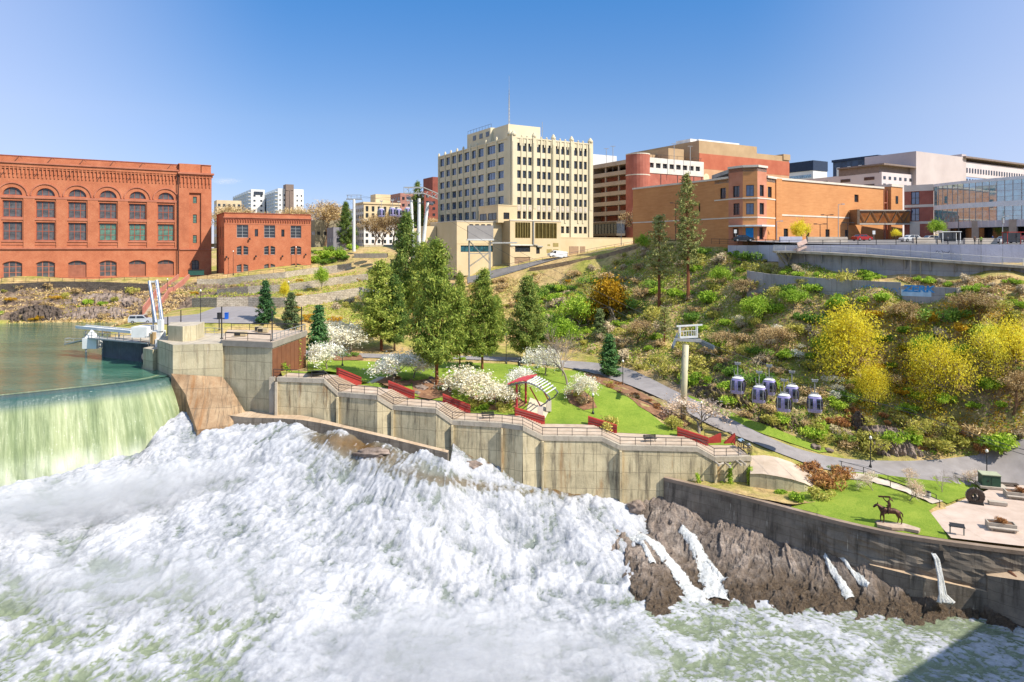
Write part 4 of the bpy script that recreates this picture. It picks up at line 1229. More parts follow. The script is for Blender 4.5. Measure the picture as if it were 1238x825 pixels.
def boulder(loc, s, seed, mats=None, label=None, rot=0, group=None):
 bm = bmesh.new(); bmesh.ops.create_icosphere(bm, subdivisions=4, radius=1)
 sd = Vector((seed*7.3, seed*3.1,0))
 for v in bm.verts:
  d = v.co.normalized()
  r = 1 + 0.45*noise.noise(d*1.1 + sd) + 0.22*noise.noise(d*2.7 + sd) + 0.1*noise.noise(d*6 + sd)
  c = d*r
  cell = noise.cell(d*2.2 + sd)
  c *= 1 + 0.1*cell
  v.co = Vector((c.x*s[0], c.y*s[1], c.z*s[2]))
 me = bpy.data.meshes.new('boulder'); bm.to_mesh(me); bm.free()
 me.materials.append(mats or M_rock)
 me.polygons.foreach_set('use_smooth', [True] * len(me.polygons))
 o = bpy.data.objects.new('boulder', me); COL.objects.link(o); o.location = loc; o.rotation_euler = (0,0, rot)
 if label: tag(o, label, 'rock', group)
 return o
M_drock = mat('dry_rock', [(0.3, '#57493e'),(0.5, '#86766a'),(0.7, '#a39184')], 0.6,0.85,0.8,2.5, detail=8, dist=0.6)
boulder(P(450,548,95.5),(2.7,1.1,0.6),3, M_drock, 'pale brown flat boulder below the apron wall, in amber shallow water', -0.15)
boulder(P(572,563,97),(1.3,0.8,0.55),5, M_drock, 'dark boulder at the foot of the promenade wall past the end of the apron')
boulder(P(771,613,93.8),(1.2,0.9,0.8),8, M_drock, 'pale pointed boulder where the promenade wall meets the dark lower wall')
# ------------------------------------------------------------------ buildings
def glass(name, c, rough=0.06, ior=2.1, var=None):
 t = NT(name, rough, spec=0.8)
 t.b.inputs['IOR'].default_value = ior
 v = t.coords('Object', (1,1,1))
 lo = tuple(x*0.6 for x in cc(c)[:3]); hi = tuple(min(1, x*1.5) for x in cc(c)[:3])
 t.color(t.ramp(t.noise(v, 0.9,3), [(0.35, lo),(0.65, hi)]))
 return t.mat
G_dark = glass('window_glass', '#2b3036', 0.12,1.5)
G_blue = glass('blue_window_glass', '#33496b', 0.06,1.8)
G_green = glass('green_glass', '#4d6d5b', 0.3,1.6)
G_grey = glass('old_window_glass', '#504e4e', 0.3,1.45)
M_brick = (lambda t: (t.color(t.mix(0.5, t.ramp(t.noise(t.coords('Object'),0.25,7,.7), [(.3, '#8c4c36'),(.5, '#b06a4c'),(.75, '#c88866')]), t.ramp(t.noise(t.coords('Object', (1,1,3)),3.0,5,.8), [(.3, '#96523a'),(.5, '#b8704f'),(.7, '#d2946e')]))), t.bump(t.noise(t.coords('Object', (1,1,4)),3,5,.8),.3,.06), t.mat)[2])(NT('orange_red_brick', 0.9, spec=.2))
M_brickd = mat('dark_brick_trim', [(.3, '#8a4a38'),(.7, '#a05a45')], 1,.9)
M_trim = mat('terracotta_trim', [(.3, '#a2614a'),(.7, '#b8765c')], .5,.85)
M_door = mat('brown_timber_door', [(.3, '#8a5440'),(.7, '#a06650')], .8,.8)
M_cream = mat('cream_stone', [(.3, '#c8ba98'),(.55, '#d2c5a6'),(.8, '#dacfb2')], .12,.9,.1,2, detail=7)
M_creamd = mat('cream_render', [(.3, '#c6b088'),(.55, '#d1bc96'),(.8, '#d9c7a4')], .15,.9,.1,2, detail=7)
M_orange = (lambda t: (t.color(t.mix(.35, t.ramp(t.noise(t.coords('Object'),.15,6,.65), [(.3, '#b87d4e'),(.6, '#c98d5a'),(.8, '#d49a66')]), t.ramp(t.noise(t.coords('Object', (.4,.4,3)),.9,5,.7), [(.3, '#aa6f45'),(.7, '#d6a06c')]))), t.mat)[1])(NT('tan_orange_brick', 0.9, spec=.2))
M_orangep = mat('rose_brick', [(.3, '#b37255'),(.7, '#c4866a')], .4,.9)
M_band = mat('pale_stone_band', [(.3, '#c9bcaa'),(.7, '#d9cebd')], .4,.85)
M_red = mat('garage_red_brick', [(.3, '#965444'),(.55, '#a86352'),(.8, '#b67460')], .3,.9,0, detail=7)
M_roof = mat('flat_roof', [(.3, '#8b8780'),(.7, '#a5a199')], .3,.9)
M_beige = mat('beige_render', [(.3, '#a58a68'),(.7, '#b89d79')], .2,.9)
class Face:
 """a vertical facade in world space: origin (left end seen from outside), direction"""
 def __init__(s, O, D):
  s.O = Vector((O[0], O[1], 0)); s.D = Vector((D[0], D[1], 0)).normalized()
 def x(s, u):
  k = (u - UC)/F
  return (k*s.O.y - s.O.x)/(s.D.x - k*s.D.y)
 def z(s, v, u=None, x=None):
  if x is None: x = s.x(u)
  return -(v - VH)/F*(s.O.y + x*s.D.y)
 def mat(s, inset=0.0):
  a = math.atan2(s.D.y, s.D.x)
  return Matrix.Translation(s.O + Vector((-s.D.y, s.D.x, 0))*inset) @ Matrix.Rotation(a, 4, 'Z')
_wc = {}
def win_obj(w, h, nx, nz, kind='rect', fr=M_dark, gl=G_dark, t=0.07, rise=0.0):
 key = (round(w, 2), round(h, 2), nx, nz, kind, fr.name, gl.name, t)
 if key in _wc: return _wc[key]
 b = MB()
 if kind == 'rect':
  b.face([(0,0,0),(w, 0,0),(w, 0, h),(0,0, h)], 1)
  topz = lambda x: h
 elif kind == 'round':
  R_ = w/2
  pts = [(R_ + R_*math.cos(a),0, h + R_*math.sin(a)) for a in np.linspace(0, math.pi, 13)]
  b.face([(0,0,0),(w, 0,0)] + pts if h > 0.05 else pts, 1)
  topz = lambda x: h + math.sqrt(max(0, R_*R_ - (x - R_) ** 2))
 else:
  rise = rise or w*0.16
  R_ = (w*w/4 + rise*rise)/(2*rise)
  topz = lambda x: h - rise + math.sqrt(max(0, R_*R_ - (x - w/2) ** 2)) - (R_ - rise)
  pts = [(x, 0, topz(x)) for x in np.linspace(w, 0,9)]
  b.face([(0,0,0),(w, 0,0)] + pts, 1)
 n = 12 if kind != 'rect' else 1
 pr = [(x, topz(x)) for x in np.linspace(0, w, n + 1)]
 for (xa, za),(xb, zb) in zip(pr, pr[1:]): b.bar((xa, -.03, za - t/2),(xb, -.03, zb - t/2), t*1.1, t)
 b.box(0,-.08,0, t, 0.0, topz(0)); b.box(w - t, -.08,0, w, 0, topz(w)); b.box(0,-.08,0, w, 0, t)
 for i in range(1, nx):
  x = w*i/nx; b.box(x - t/2,-.06,0, x + t/2,-.002, topz(x))
 for i in range(1, nz):
  z = h*i/nz; b.box(0,-.05, z - t * .35, w, -.002, z + t * .35)
 o = b.build('window', [fr, gl], nocol=True)
 _wc[key] = o.data
 bpy.data.objects.remove(o)
 return _wc[key]
def put_win(root, M, x, z, me, depth, name='window', label=None):
 o = bpy.data.objects.new(name, me); COL.objects.link(o); o.parent = root
 o.matrix_local = M @ Matrix.Translation((x, depth - 0.01, z))
 if label: o['label'] = label
 return o
def rect(x, z, w, h): return [(x, z),(x + w, z),(x + w, z + h),(x, z + h)]
def arch(x, z, w, h, rise=None):
 if rise is None:
  R_ = w/2
  return [(x, z),(x + w, z)] + [(x + R_ + R_*math.cos(a), z + h + R_*math.sin(a)) for a in np.linspace(0, math.pi, 13)] if h > .05 else [(x + R_ + R_*math.cos(a), z + h + R_*math.sin(a)) for a in np.linspace(0, math.pi, 13)]
 R_ = (w*w/4 + rise*rise)/(2*rise)
 f = lambda q: h - rise + math.sqrt(max(0, R_*R_ - (q - w/2) ** 2)) - (R_ - rise)
 return [(x, z),(x + w, z)] + [(x + q, z + f(q)) for q in np.linspace(w, 0,9)]
def rel(root, M):
 """matrix of facade frame in the root's local space"""
 return Matrix.Translation(-Vector(root.location)) @ M
# ---- big brick power building
def big_brick():
 f = Face((-146.3,195), E1)
 f = Face(f.O - f.D*16, E1)
 root = empty('brick_powerhouse', (f.O.x, f.O.y, -9.2),0, 'long orange red brick powerhouse with tall arched windows and a corbelled cornice above the bluff', 'building')
 M = rel(root, f.mat())
 zb = lambda v: f.z(v, 55)
 x0, xt, xe = 0, f.x(216), f.x(255.5)
 c0, c5 = f.x(15), f.x(200.5)
 cs = [c0 + (c5 - c0)/5*k for k in range(-1,6)]
 w = (f.x(67) - f.x(44)); hw = w/2
 base = -11.5
 ztop = zb(197)
 holes = []
 zs_arch = zb(237.2); zr1 = (zb(263.5), zb(243.5)); zr2 = (zb(291), zb(269)); zg = (zb(336), zb(315.5))
 D_ = 0.55
 for c in cs:
  holes += [arch(c - hw, zs_arch, w, 0), rect(c - hw, zr1[0], w, zr1[1] - zr1[0]), rect(c - hw, zr2[0], w, zr2[1] - zr2[0]), arch(c - hw, zg[0], w, zg[1] - zg[0], w * .16)]
 b = MB(M); b.wall(xt, ztop, holes, D_, z0=base); b.box(0,0.0, base, .01,30, ztop)
 wallo = b.build('wall', M_brick, root)
 fr = M_trim
 ma = win_obj(w, 0.0,3,1, 'round', M_brickd, G_grey, .16)
 m1 = win_obj(w, zr1[1] - zr1[0], 3,2, 'rect', M_brickd, G_grey, .2); m2 = win_obj(w, zr2[1] - zr2[0], 3,2, 'rect', M_brickd, G_grey, .2); m2g = win_obj(w, zr2[1] - zr2[0], 3,3, 'rect', M_brickd, G_green, .2)
 mg = win_obj(w, zg[1] - zg[0], 3,3, 'seg', M_trim, G_grey, .22, w * .16)
 for k, c in enumerate(cs):
  put_win(root, M, c - hw, zs_arch, ma, D_); put_win(root, M, c - hw, zr1[0], m1, D_)
  put_win(root, M, c - hw, zr2[0], m2g if k >= 4 else m2, D_, label='green glazed window' if k >= 4 else None)
  if k in (3,5,6):
   bb = MB(M); h = (zg[1] - zg[0]) * .74
   bb.box(c - hw, D_ - .15, zg[0], c + hw, D_, zg[0] + h)
   for q in range(1,6): bb.box(c - hw + w*q/6 - .03, D_ - .18, zg[0], c - hw + w*q/6 + .03, D_ - .15, zg[0] + h)
   bb.build('door', M_door, root)
   put_win(root, M, c - hw, zg[0], win_obj(w, zg[1] - zg[0], 3,3, 'seg', M_brickd, G_grey, .12, w * .16), D_ + .02)
  else:
   put_win(root, M, c - hw, zg[0], mg, D_)
 b = MB(M)
 sp = cs[1] - cs[0]
 zc, zl = zb(238.6), zb(300.5)
 for c in cs[:-1] + [cs[-1]]:
  b.box(c + sp/2 - 1.35,-0.28, zl, c + sp/2 + 1.35,0.0, zc - .4)
 b.build('pilaster', M_brick, root)
 b = MB(M)
 b.box(0,-.42, zl - .25, xt, 0, zl + .2); b.box(0,-.36, zc - .5, xt, 0, zc + .15)
 for c in cs:
  b.box(c - hw - .3,-.2, zr1[0] - .75, c + hw + .3,0, zr1[0]); b.box(c - hw - .3,-.2, zr2[0] - .45, c + hw + .3,0, zr2[0])
  b.box(c - hw - .3,-.15, zr2[0] - 1.3, c + hw + .3,0, zr2[0] - 1.15)
  for r in (hw + 1.25,):
   pr = [(c + r*math.cos(a),-.12, zs_arch + r*math.sin(a)) for a in np.linspace(0, math.pi, 17)]
   for p, q in zip(pr, pr[1:]): b.bar(p, q, .3,.3)
 b.build('stone_course', M_trim, root)
 b = MB(M)
 zc1, zc0 = zb(203.5), zb(216)
 n = int(xt/0.98)
 def corbels(xa, xb, z1, z0, dy):
  n = max(1, int((xb - xa)/0.98)); s = (xb - xa)/n
  for i in range(n):
   x = xa + s*(i + .5); h = (z1 - z0)
   b.box(x - .17, dy - .42, z0 + h * .35, x + .17, dy, z1); b.box(x - .13, dy - .25, z0, x + .13, dy, z0 + h * .35)
   b.face([(x + .17, dy - .3, z1),(x + .17, dy - .3, z1 - .5),(x + s - .17, dy - .3, z1 - .5),(x + s - .17, dy - .3, z1)])
 corbels(0, xt, zc1, zc0,0)
 b.box(0,-.5, zc1, xt, 0, zb(200.5)); b.box(0,-.62, zb(200.5), xt, 0, zb(199.4))
 b.build('corbel_table', M_brick, root)
 b = MB(M); b.box(0,-.85, zb(199.4), xt, 0, zb(197.8)); b.build('cornice', M_trim, root)
 b = MB(M)
 zp = zb(190.5); b.box(0,.9, zb(199), xt, 30, zp)
 b.build('parapet', M_brick, root)
 b = MB(M); b.box(-.1,.8, zp, xt + .1,30.1, zp + .25); b.build('parapet_cap', M_brickd, root)
 for k in range(1,7):
  x = cs[k] - sp * .08
  b = MB(M); b.bar((x + 2.2,.9, zp + .1),(x - 2,-.6, zb(214)),.09); b.bar((x + 2.2,.9, zp + .1),(x + 3.2,.95, zp - 1),.07)
  b.build('brace', M_dark, root)
 T = MB(M)
 zt = f.z(199.5,235); zct = f.z(212.5,235); xr = f.x(228.5), f.x(243)
 th = []
 xw = f.x(235.6); ww = f.x(238) - f.x(233.4)
 rows = [(f.z(246,235), f.z(238,235)),(f.z(270,235), f.z(259.5,235)),(f.z(294,235), f.z(284.5,235))]
 zr = (f.z(301,235), f.z(233.5,235))
 dx0 = f.x(231.5); dw = f.x(240.5) - dx0; dz = (f.z(331,235), f.z(314.5,235))
 T.wall(xe, zct, [[(xr[0], zr[0]),(xr[1], zr[0]),(xr[1], zr[1]),(xr[0], zr[1])], arch(dx0, dz[0], dw, dz[1] - dz[0], dw * .2)], .6, outline=[(xt, base),(xe, base),(xe, zct),(xt, zct)])
 T.v = [tuple(Vector(p) - Vector((-f.D.y, f.D.x, 0)) * .55) for p in T.v]
 T.build('tower_wall', M_brick, root)
 T = MB(M)
 hol = [rect(xw - ww/2, a, ww, c - a) for a, c in rows]
 T.wall(xr[1], zr[1], hol, .3, outline=[(xr[0], zr[0]),(xr[1], zr[0]),(xr[1], zr[1]),(xr[0], zr[1])])
 T.v = [tuple(Vector(p) + Vector((-f.D.y, f.D.x, 0)) * .04) for p in T.v]
 T.box(xt, -.55, base, xt + .02,0, zct); T.box(xe - .02,-.55, base, xe, 26, zct); T.box(xt, 0.9, zct - .5, xe, 26, zt)
 T.box(xt + .2,-.3, zct, f.x(242.5),.9, zt); T.box(f.x(243.5),-.3, zct, xe - .3,.9, zt - .3)
 T.build('tower_wall', M_brick, root)
 for a, c in rows: put_win(root, M, xw - ww/2, a, win_obj(ww, c - a, 1,3, 'rect', M_dark, G_green, .1),.33)
 put_win(root, M, dx0, dz[0], win_obj(dw, dz[1] - dz[0], 2,3, 'seg', M_dark, G_grey, .15, dw * .2),.0)
 b = MB(M); corbels(xt, xe, zct - .2, f.z(227,235),-.55); b.box(xt - .1,-1.05, zct - .2, xe + .3,-.5, zct + .3)
 b.build('corbel_table', M_brick, root)
 b = MB(M); b.box(xt - .3,-1.45, zct + .3, xe + .7,.9, zct + .85); b.build('cornice', M_trim, root)
 b = MB(M); b.box(xt + .3,-.85, f.z(302.5,235), xe, -.5, f.z(301,235)); b.box(xt - .1,-.12, zt, xe, 26.1, zt + .2); b.build('stone_course', M_trim, root)
 b = MB(M); b.tube([(xt - .25,-.7, base),(xt - .25,-.7, zct)], .14,6); b.build('downpipe', M_dark, root)
 return f
fbig = big_brick()
# ---- small brick building
def small_brick():
 f = Face((-89.4,212), E1)
 root = empty('brick_annex', (f.O.x, f.O.y, -8.5),0, 'small three storey orange red brick building with paired arched windows beside the powerhouse', 'building')
 M = rel(root, f.mat())
 L = f.x(376); u0 = 293
 Z = lambda v: f.z(v, 293)
 zt = Z(258.3)
 rows = [(Z(287.5), Z(272)),(Z(308.3), Z(297.3)),(Z(329), Z(319.4))]
 cx = [f.x(293.2), f.x(326), f.x(357.8)]; w = f.x(300) - f.x(286)
 holes = []
 for c in cx:
  holes += [rect(c - w/2, rows[0][0], w, rows[0][1] - rows[0][0]), arch(c - w/2, rows[1][0], w, rows[1][1] - rows[1][0], .45), arch(c - w/2, rows[2][0], w, rows[2][1] - rows[2][0], .45)]
 sm = [(f.x(310),1.0),(f.x(342),1.0)]
 for x, ww in sm: holes.append(rect(x - ww/2, Z(286), ww, Z(277) - Z(286)))
 D_ = .35
 b = MB(M); b.wall(L, zt, holes, D_, z0=-14)
 b.box(L - .01,0,-14, L, 18, zt); b.box(0,17.9,-14, L, 18, zt)
 b.face([(0,0, zt),(L, 0, zt),(L, 18, zt),(0,18, zt)])
 b.build('wall', M_brick, root)
 for c in cx:
  put_win(root, M, c - w/2, rows[0][0], win_obj(w, rows[0][1] - rows[0][0], 2,4, 'rect', M_galv, G_dark, .12), D_)
  for r in rows[1:]: put_win(root, M, c - w/2, r[0], win_obj(w, r[1] - r[0], 2,3, 'seg', M_galv, G_dark if r is rows[1] else G_grey, .12,.45), D_)
  b = MB(M)
  for r in rows[1:]: b.box(c - .28,-.04, r[0], c + .28, D_ - .1, r[1] - .02)
  b.build('pier', M_brick, root)
 for x, ww in sm: put_win(root, M, x - ww/2, Z(286), win_obj(ww, Z(277) - Z(286),1,3, 'rect', M_dark, G_dark, .08), D_)
 fs = Face(f.O + E2*18,-E2)
 Ms = rel(root, fs.mat())
 hs = []
 for xx in (3.0,8.5,14.5):
  hs += [rect(xx, Z(287.5),1.6,3.4), rect(xx, Z(309),1.6,2.6)]
 hs.append(rect(14.5,-10,2,3.4))
 b = MB(Ms); b.wall(18, zt, hs, .3, z0=-14); b.build('wall', M_brick, root)
 for h in hs: put_win(root, Ms, h[0][0], h[0][1], win_obj(h[1][0] - h[0][0], h[2][1] - h[1][1], 1,3, 'rect', M_dark, G_dark, .1),.3)
 b = MB(M)
 n = int(L / .75)
 for i in range(n): b.box(L*(i + .25)/n, -.3, Z(268.5), L*(i + .6)/n, 0, Z(265.5))
 b.box(-.1,-.2, Z(265.5), L + .1,0, Z(263.8))
 b.build('corbel_table', M_brickd, root)
 b = MB(M); b.box(-.35,-.45, Z(263.8), L + .35,0.05, Z(262.6)); b.box(0.0,-.06, Z(271.2), L, 0, Z(270.4)); b.build('cornice', M_trim, root)
 b = MB(M); b.box(-.15,-.15, zt, L + .15,.4, zt + .22); b.box(-.15,.4, zt, .35,18.1, zt + .22); b.build('parapet_cap', M_brickd, root)
 for u, v in ((301.5,289),(309,310),(341,310),(273.5,311),(369,308)):
  b = MB(M); x = f.x(u); z = f.z(v, u); b.bar((x, 0, z),(x, -.5, z + .1),.1); b.lathe((x, -.6, z - .35), [(.0,0),(.3,.1),(.25,.6),(0,.7)], 8)
  b.build('wall_lamp', M_dark, root)
small_brick()
# ---- the ten storey cream hall
def cream_hall():
 C = Vector((0,205,0))
 f = Face(C, E1); g = Face(C + E2*53.6,-E2)
 root = empty('cream_office_block', (0,205,2),0, 'tall cream art deco office block with dark window rows and ornate parapet piers', 'building')
 M = rel(root, f.mat()); Mg = rel(root, g.mat())
 L = 30.0; zt = 33.6
 rows_v = [(172.7,182.7),(189.5,199.3),(206,215.2),(222,231.2),(238.3,247.5),(255.4,264.7),(272.8,281.5)]
 rows = [(f.z(b_, 627), f.z(a, 627)) for a, b_ in rows_v]
 us = [627.4,634,640.7,651.2,657.6,664,674.1,680.2,686.3,696,701.8,707.6]
 xs_ = [f.x(u) for u in us]; w = 1.22
 holes = []; wins = []
 for i, (za, zb_) in enumerate(rows):
  for j, x in enumerate(xs_):
   if i == 6 and j < 7: continue
   holes.append(rect(x - w/2, za, w, zb_ - za)); wins.append((x - w/2, za, zb_ - za, i))
 D_ = .4
 b = MB(M); b.wall(L, zt, holes, D_, z0=-6); b.face([(0,0, zt - .6),(L, 0, zt - .6),(L, 53.6, zt - .6),(0,53.6, zt - .6)]); b.box(L - .01,.0,-6, L, 53.6, zt); b.box(0,53.5,-6, L, 53.6, zt)
 b.build('wall', M_cream, root)
 stuffb = MB(M); nb = 0
 for (x, z, h, i) in wins:
  if i < 5 and nb < 45:
   nb += 1; put_win(root, M, x, z, win_obj(w, round(h, 1),1,2, 'rect', M_dark, G_dark, .07), D_)
  else:
   stuffb.face([(x, D_, z),(x + w, D_, z),(x + w, D_, z + h),(x, D_, z + h)])
 gu = [(534.6,5.4),(542.2,5.6),(549.4,6),(557,6),(564.8,6.4),(573.3,6.2),(581.4,6.6),(594.2,10.2),(605.5,7)]
 gv = [(176.3,186.7),(193.4,202.2),(209,217.8),(224,232.7),(238.8,248),(254,263.5)]
 grows = [(g.z(b_, 594), g.z(a, 594)) for a, b_ in gv]
 gh = []
 for i, (za, zb_) in enumerate(grows):
  for u, du in gu:
   xa, xb = g.x(u - du/2), g.x(u + du/2)
   gh.append((rect(xa, za, xb - xa, zb_ - za), i))
 b = MB(Mg); b.wall(53.6, zt, [h for h, i in gh], .45, z0=-6); b.build('wall', M_cream, root)
 for h, i in gh:
  ww, hh = h[1][0] - h[0][0], h[2][1] - h[1][1]
  if i < 6: put_win(root, Mg, h[0][0], h[0][1], win_obj(round(ww, 1), round(hh, 1),2 if ww < 4.5 else 3,1, 'rect', M_dark, G_blue, .08),.45)
 s = stuffb.build('window', G_dark, root); s['kind'] = 'stuff'
 px = [(0.55,1.5),(f.x(645.8),1.25),(f.x(669.2),1.25),(f.x(691.2),1.25),(L - .7,1.5)]
 for k, (x, ww) in enumerate(px):
  b = MB(M); b.box(x - ww/2,-.4,-6, x + ww/2,0, zt + .3)
  b.box(x - ww * .36,-.52,12, x + ww * .36,-.4, zt - 1.5)
  b.lathe((x, .1, zt + .3), [(ww * .55,0),(ww * .6,.4),(ww * .4,.9),(ww * .25,1.3),(0,1.6)], 10)
  b.build('pier', M_cream, root)
 b = MB(M)
 mids = [(xs_[i] + xs_[i + 1])/2 for i in (0,1,3,4,6,7,9,10)]
 for x in mids: b.box(x - .26,-.2, rows[5][0] - 1, x + .26,0, zt + .25); b.lathe((x, 0, zt + .25), [(.3,0),(.3,.2),(0,.5)], 6)
 for x in xs_[::3]: b.box(x - 1.05,-.14,13, x - .8,0, zt)
 for i in range(24): b.box(L*i/24 + .2,-.12, zt - 2.6, L*i/24 + .55,0, zt - .3)
 b.box(0,-.18, zt - .4, L, .5, zt);
 b.build('pilaster', M_cream, root)
 b = MB(M)
 zo = (rows[5][1] + rows[4][0])/2
 for x in xs_:
  b = MB(M)
  for q in (-.35,0,.35): b.box(x + q - .12,-.1, zo - .75, x + q + .12,0, zo + .75)
  b.box(x - .5,-.06, zo - .2, x + .5,0, zo + .2)
  b.build('ornament_panel', M_band, root)
 b = MB(Mg)
 edges = sorted(set([round(h[0][0], 2) for h, i in gh[:9]]))
 for q in edges: b.box(q - 1.15,-.3,-6, q - .45,0, zt + .3); b.lathe((q - .8,0, zt + .3), [(.4,0),(.3,.5),(0,.9)], 6)
 b.box(53.6 - 2.2,-.35,-6,53.6 - .3,0, zt + .6); b.lathe((53.6 - 1.3,.2, zt + .6), [(1,0),(1,.5),(.5,1.2),(0,1.6)], 8)
 b.box(0,-.15, zt - .4,53.6,.5, zt)
 b.build('pilaster', M_cream, root)
 b = MB(Mg)
 xa, xb = g.x(561), g.x(589)
 b.box(xa, 1.2, zt - 1, xb, 14,38.7); b.box(xb, 2.2, zt - 1, g.x(607),14,38.4)
 b.build('roof_house', M_cream, root)
 for k in range(3): b = MB(Mg); xx = g.x(568 + k*7.8); b.box(xx, 1.1,36, xx + 2.2,1.22,37.6); b.build('window', G_dark, root)
 b = MB(Mg)
 for k in range(9): xx = xa + (xb - xa)*k/8; b.bar((xx, 1.5,38.7),(xx, 1.5,39.9),.07)
 b.bar((xa, 1.5,39.9),(xb, 1.5,39.9),.08)
 b.build('roof_railing', M_rail, root)
 m = P(615.5,160,214)
 b = MB()
 for dx, dy in ((-.3,-.3),(.3,-.3),(0,.35)): b.tube([(m.x + dx, m.y + dy, 33),(m.x + dx * .5, m.y + dy * .5,45),(m.x, m.y, 50)], .06,4)
 for k in range(14):
  z = 34 + k*1.1; s_ = 1 - k/20
  b.bar((m.x - .3*s_, m.y - .3*s_, z),(m.x + .3*s_, m.y - .3*s_, z + 1.1),.05); b.bar((m.x + .3*s_, m.y - .3*s_, z),(m.x, m.y + .35*s_, z + 1.1),.05)
 b.tube([(m.x, m.y, 50),(m.x, m.y, 54)], .04,4)
 tag(b.build('antenna_mast', M_galv, origin='base'), 'tall thin lattice antenna on the roof of the cream office block', 'antenna', 'roof masts')
 m = P(655.5,163,222)
 b = MB(); b.tube([(m.x, m.y, 32.5),(m.x, m.y, 41)], .09,5); b.bar((m.x - .5, m.y, 38),(m.x + .5, m.y, 38),.06)
 tag(b.build('antenna_mast', M_galv, origin='base'), 'short thin pole antenna on the right half of the cream block roof', 'antenna', 'roof masts')
cream_hall()
def annex():
 root = empty('cream_annex', (-2,200,-4.6),0, 'low cream annex with tall louvres and a garage door below the office block', 'building')
 T = Matrix.Translation(-Vector(root.location))
 c2 = Vector((-.55,199,0)); c1 = c2 + E2*5; l1 = c1 - E1*14.8
 def quadblock(p, w, d, z0, z1, mi=M_creamd, name='wall', top=None):
  b = MB(T @ Matrix.Translation(p) @ Matrix.Rotation(GRID_A, 4, 'Z')); b.box(0,0, z0, w, d, z1); return b.build(name, mi, root)
 f2 = Face(c2, E1); M2 = rel(root, f2.mat())
 zt2 = 8.0
 Lr = f2.x(678)
 gar = (f2.x(622), f2.x(641), f2.z(319,631), f2.z(311,631)); wn_ = (f2.x(622.7), f2.x(641), f2.z(304.8,631), f2.z(297.7,631)); dr = (f2.x(648.2), f2.x(652.6), f2.z(307,650), f2.z(297.5,650))
 lv = [(f2.x(622.9), f2.x(641), f2.z(288,631), f2.z(269,631)),(f2.x(647), f2.x(673), f2.z(288.5,660), f2.z(269.8,660))]
 R_ = lambda q: rect(q[0], q[2], q[1] - q[0], q[3] - q[2])
 b = MB(M2); b.wall(Lr, zt2, [R_(gar), R_(wn_), R_(dr)] + [R_(l) for l in lv], .3, z0=-8)
 b.box(0,0.31,-8,.01,5.2, zt2); b.face([(0,0, zt2),(Lr, 0, zt2),(Lr, 6, zt2),(0,6, zt2)]); b.box(Lr - .01,0,2, Lr, 6, zt2); b.box(0,0,-8,.02,5.2, zt2)
 b.build('wall', M_creamd, root)
 b = MB(M2); b.box(-.1,-.15, zt2, Lr + .1,.4, zt2 + .3); b.build('parapet_cap', M_band, root)
 put_win(root, M2, wn_[0], wn_[2], win_obj(wn_[1] - wn_[0], wn_[3] - wn_[2], 4,1, 'rect', M_dark, G_dark, .1),.3)
 put_win(root, M2, dr[0], dr[2], win_obj(dr[1] - dr[0], dr[3] - dr[2], 1,1, 'rect', M_dark, G_dark, .1),.3, name='door')
 b = MB(M2); b.box(gar[0], .2, gar[2], gar[1], .3, gar[3]);
 for k in range(5): b.box(gar[0], .16, gar[2] + .4*k, gar[1], .2, gar[2] + .4*k + .05)
 b.build('garage_door', mat('garage_door_tan', '#a08468', 1), root)
 for l in lv:
  b = MB(M2)
  for k in range(24): z = l[2] + (l[3] - l[2])*k/24; b.face([(l[0], .28, z),(l[1], .28, z),(l[1], .08, z + .16),(l[0], .08, z + .16)])
  for k in range(7): x = l[0] + (l[1] - l[0])*k/6; b.box(x - .06,-.02, l[2], x + .06,.2, l[3])
  b.face([(l[0], .29, l[2]),(l[1], .29, l[2]),(l[1], .29, l[3]),(l[0], .29, l[3])])
  b.build('louvre', mat('khaki_louvre', '#9a8a55', 1), root)
 b = MB(M2); x = f2.x(644.5); b.tube([(x, -.25, zt2 - .1),(x, -.25,1),(x + 1.2,-.25,.8),(x + 1.6,-.25,.4),(x + 3.2,-.25,.4)], .22,6); b.tube([(f2.x(617),-.2,.8),(x, -.2,.8)], .14,6); b.build('duct', M_galv, root)
 f1 = Face(l1, E1); M1 = rel(root, f1.mat())
 tw = (f1.x(557), f1.x(596), f1.z(304.8,575), f1.z(297,575))
 b = MB(M1); b.wall(14.8,7.6, [R_(tw)], .3, z0=-8); b.box(0,0,-8,.02,18.9,7.6); b.face([(0,0,7.6),(14.8,0,7.6),(14.8,20,7.6),(0,20,7.6)]); b.box(14.7,.1,-8,14.8,18,7.6)
 b.build('wall', M_creamd, root)
 b = MB(M1); b.box(-.1,-.12,7.6,14.9,.3,7.85); b.box(-.1,.3,7.6,.3,19,7.85); b.build('parapet_cap', M_band, root)
 put_win(root, M1, tw[0], tw[2], win_obj(tw[1] - tw[0], tw[3] - tw[2], 7,1, 'rect', M_dark, glass('teal_glass', '#2c5a66'),.1),.3)
 b = MB(M1); b.box(-4.4,14,-8,-.2,19,6.6); b.box(-8.5,18.0,-6,-4.4,25,6.0); b.box(-.02,-.06,1.2,14.8,0,1.45); b.build('wall', M_creamd, root)
 c3 = Vector((-4.1,201,0)); f3 = Face(c3, E1); M3 = rel(root, f3.mat())
 b = MB(M3); b.box(0,0,7.5,6.5,12.2,12.5); b.box(-.1,-.1,12.5,6.6,12.3,12.8); b.build('wall', M_creamd, root)
 g3 = Face(c3 + E2*12.2,-E2); Mg3 = rel(root, g3.mat())
 for (x, w_) in ((.8,4.2),(6.2,5)): put_win(root, Mg3, x, 8.4, win_obj(w_, 2.0,2,1, 'rect', M_dark, G_dark, .1),-.02)
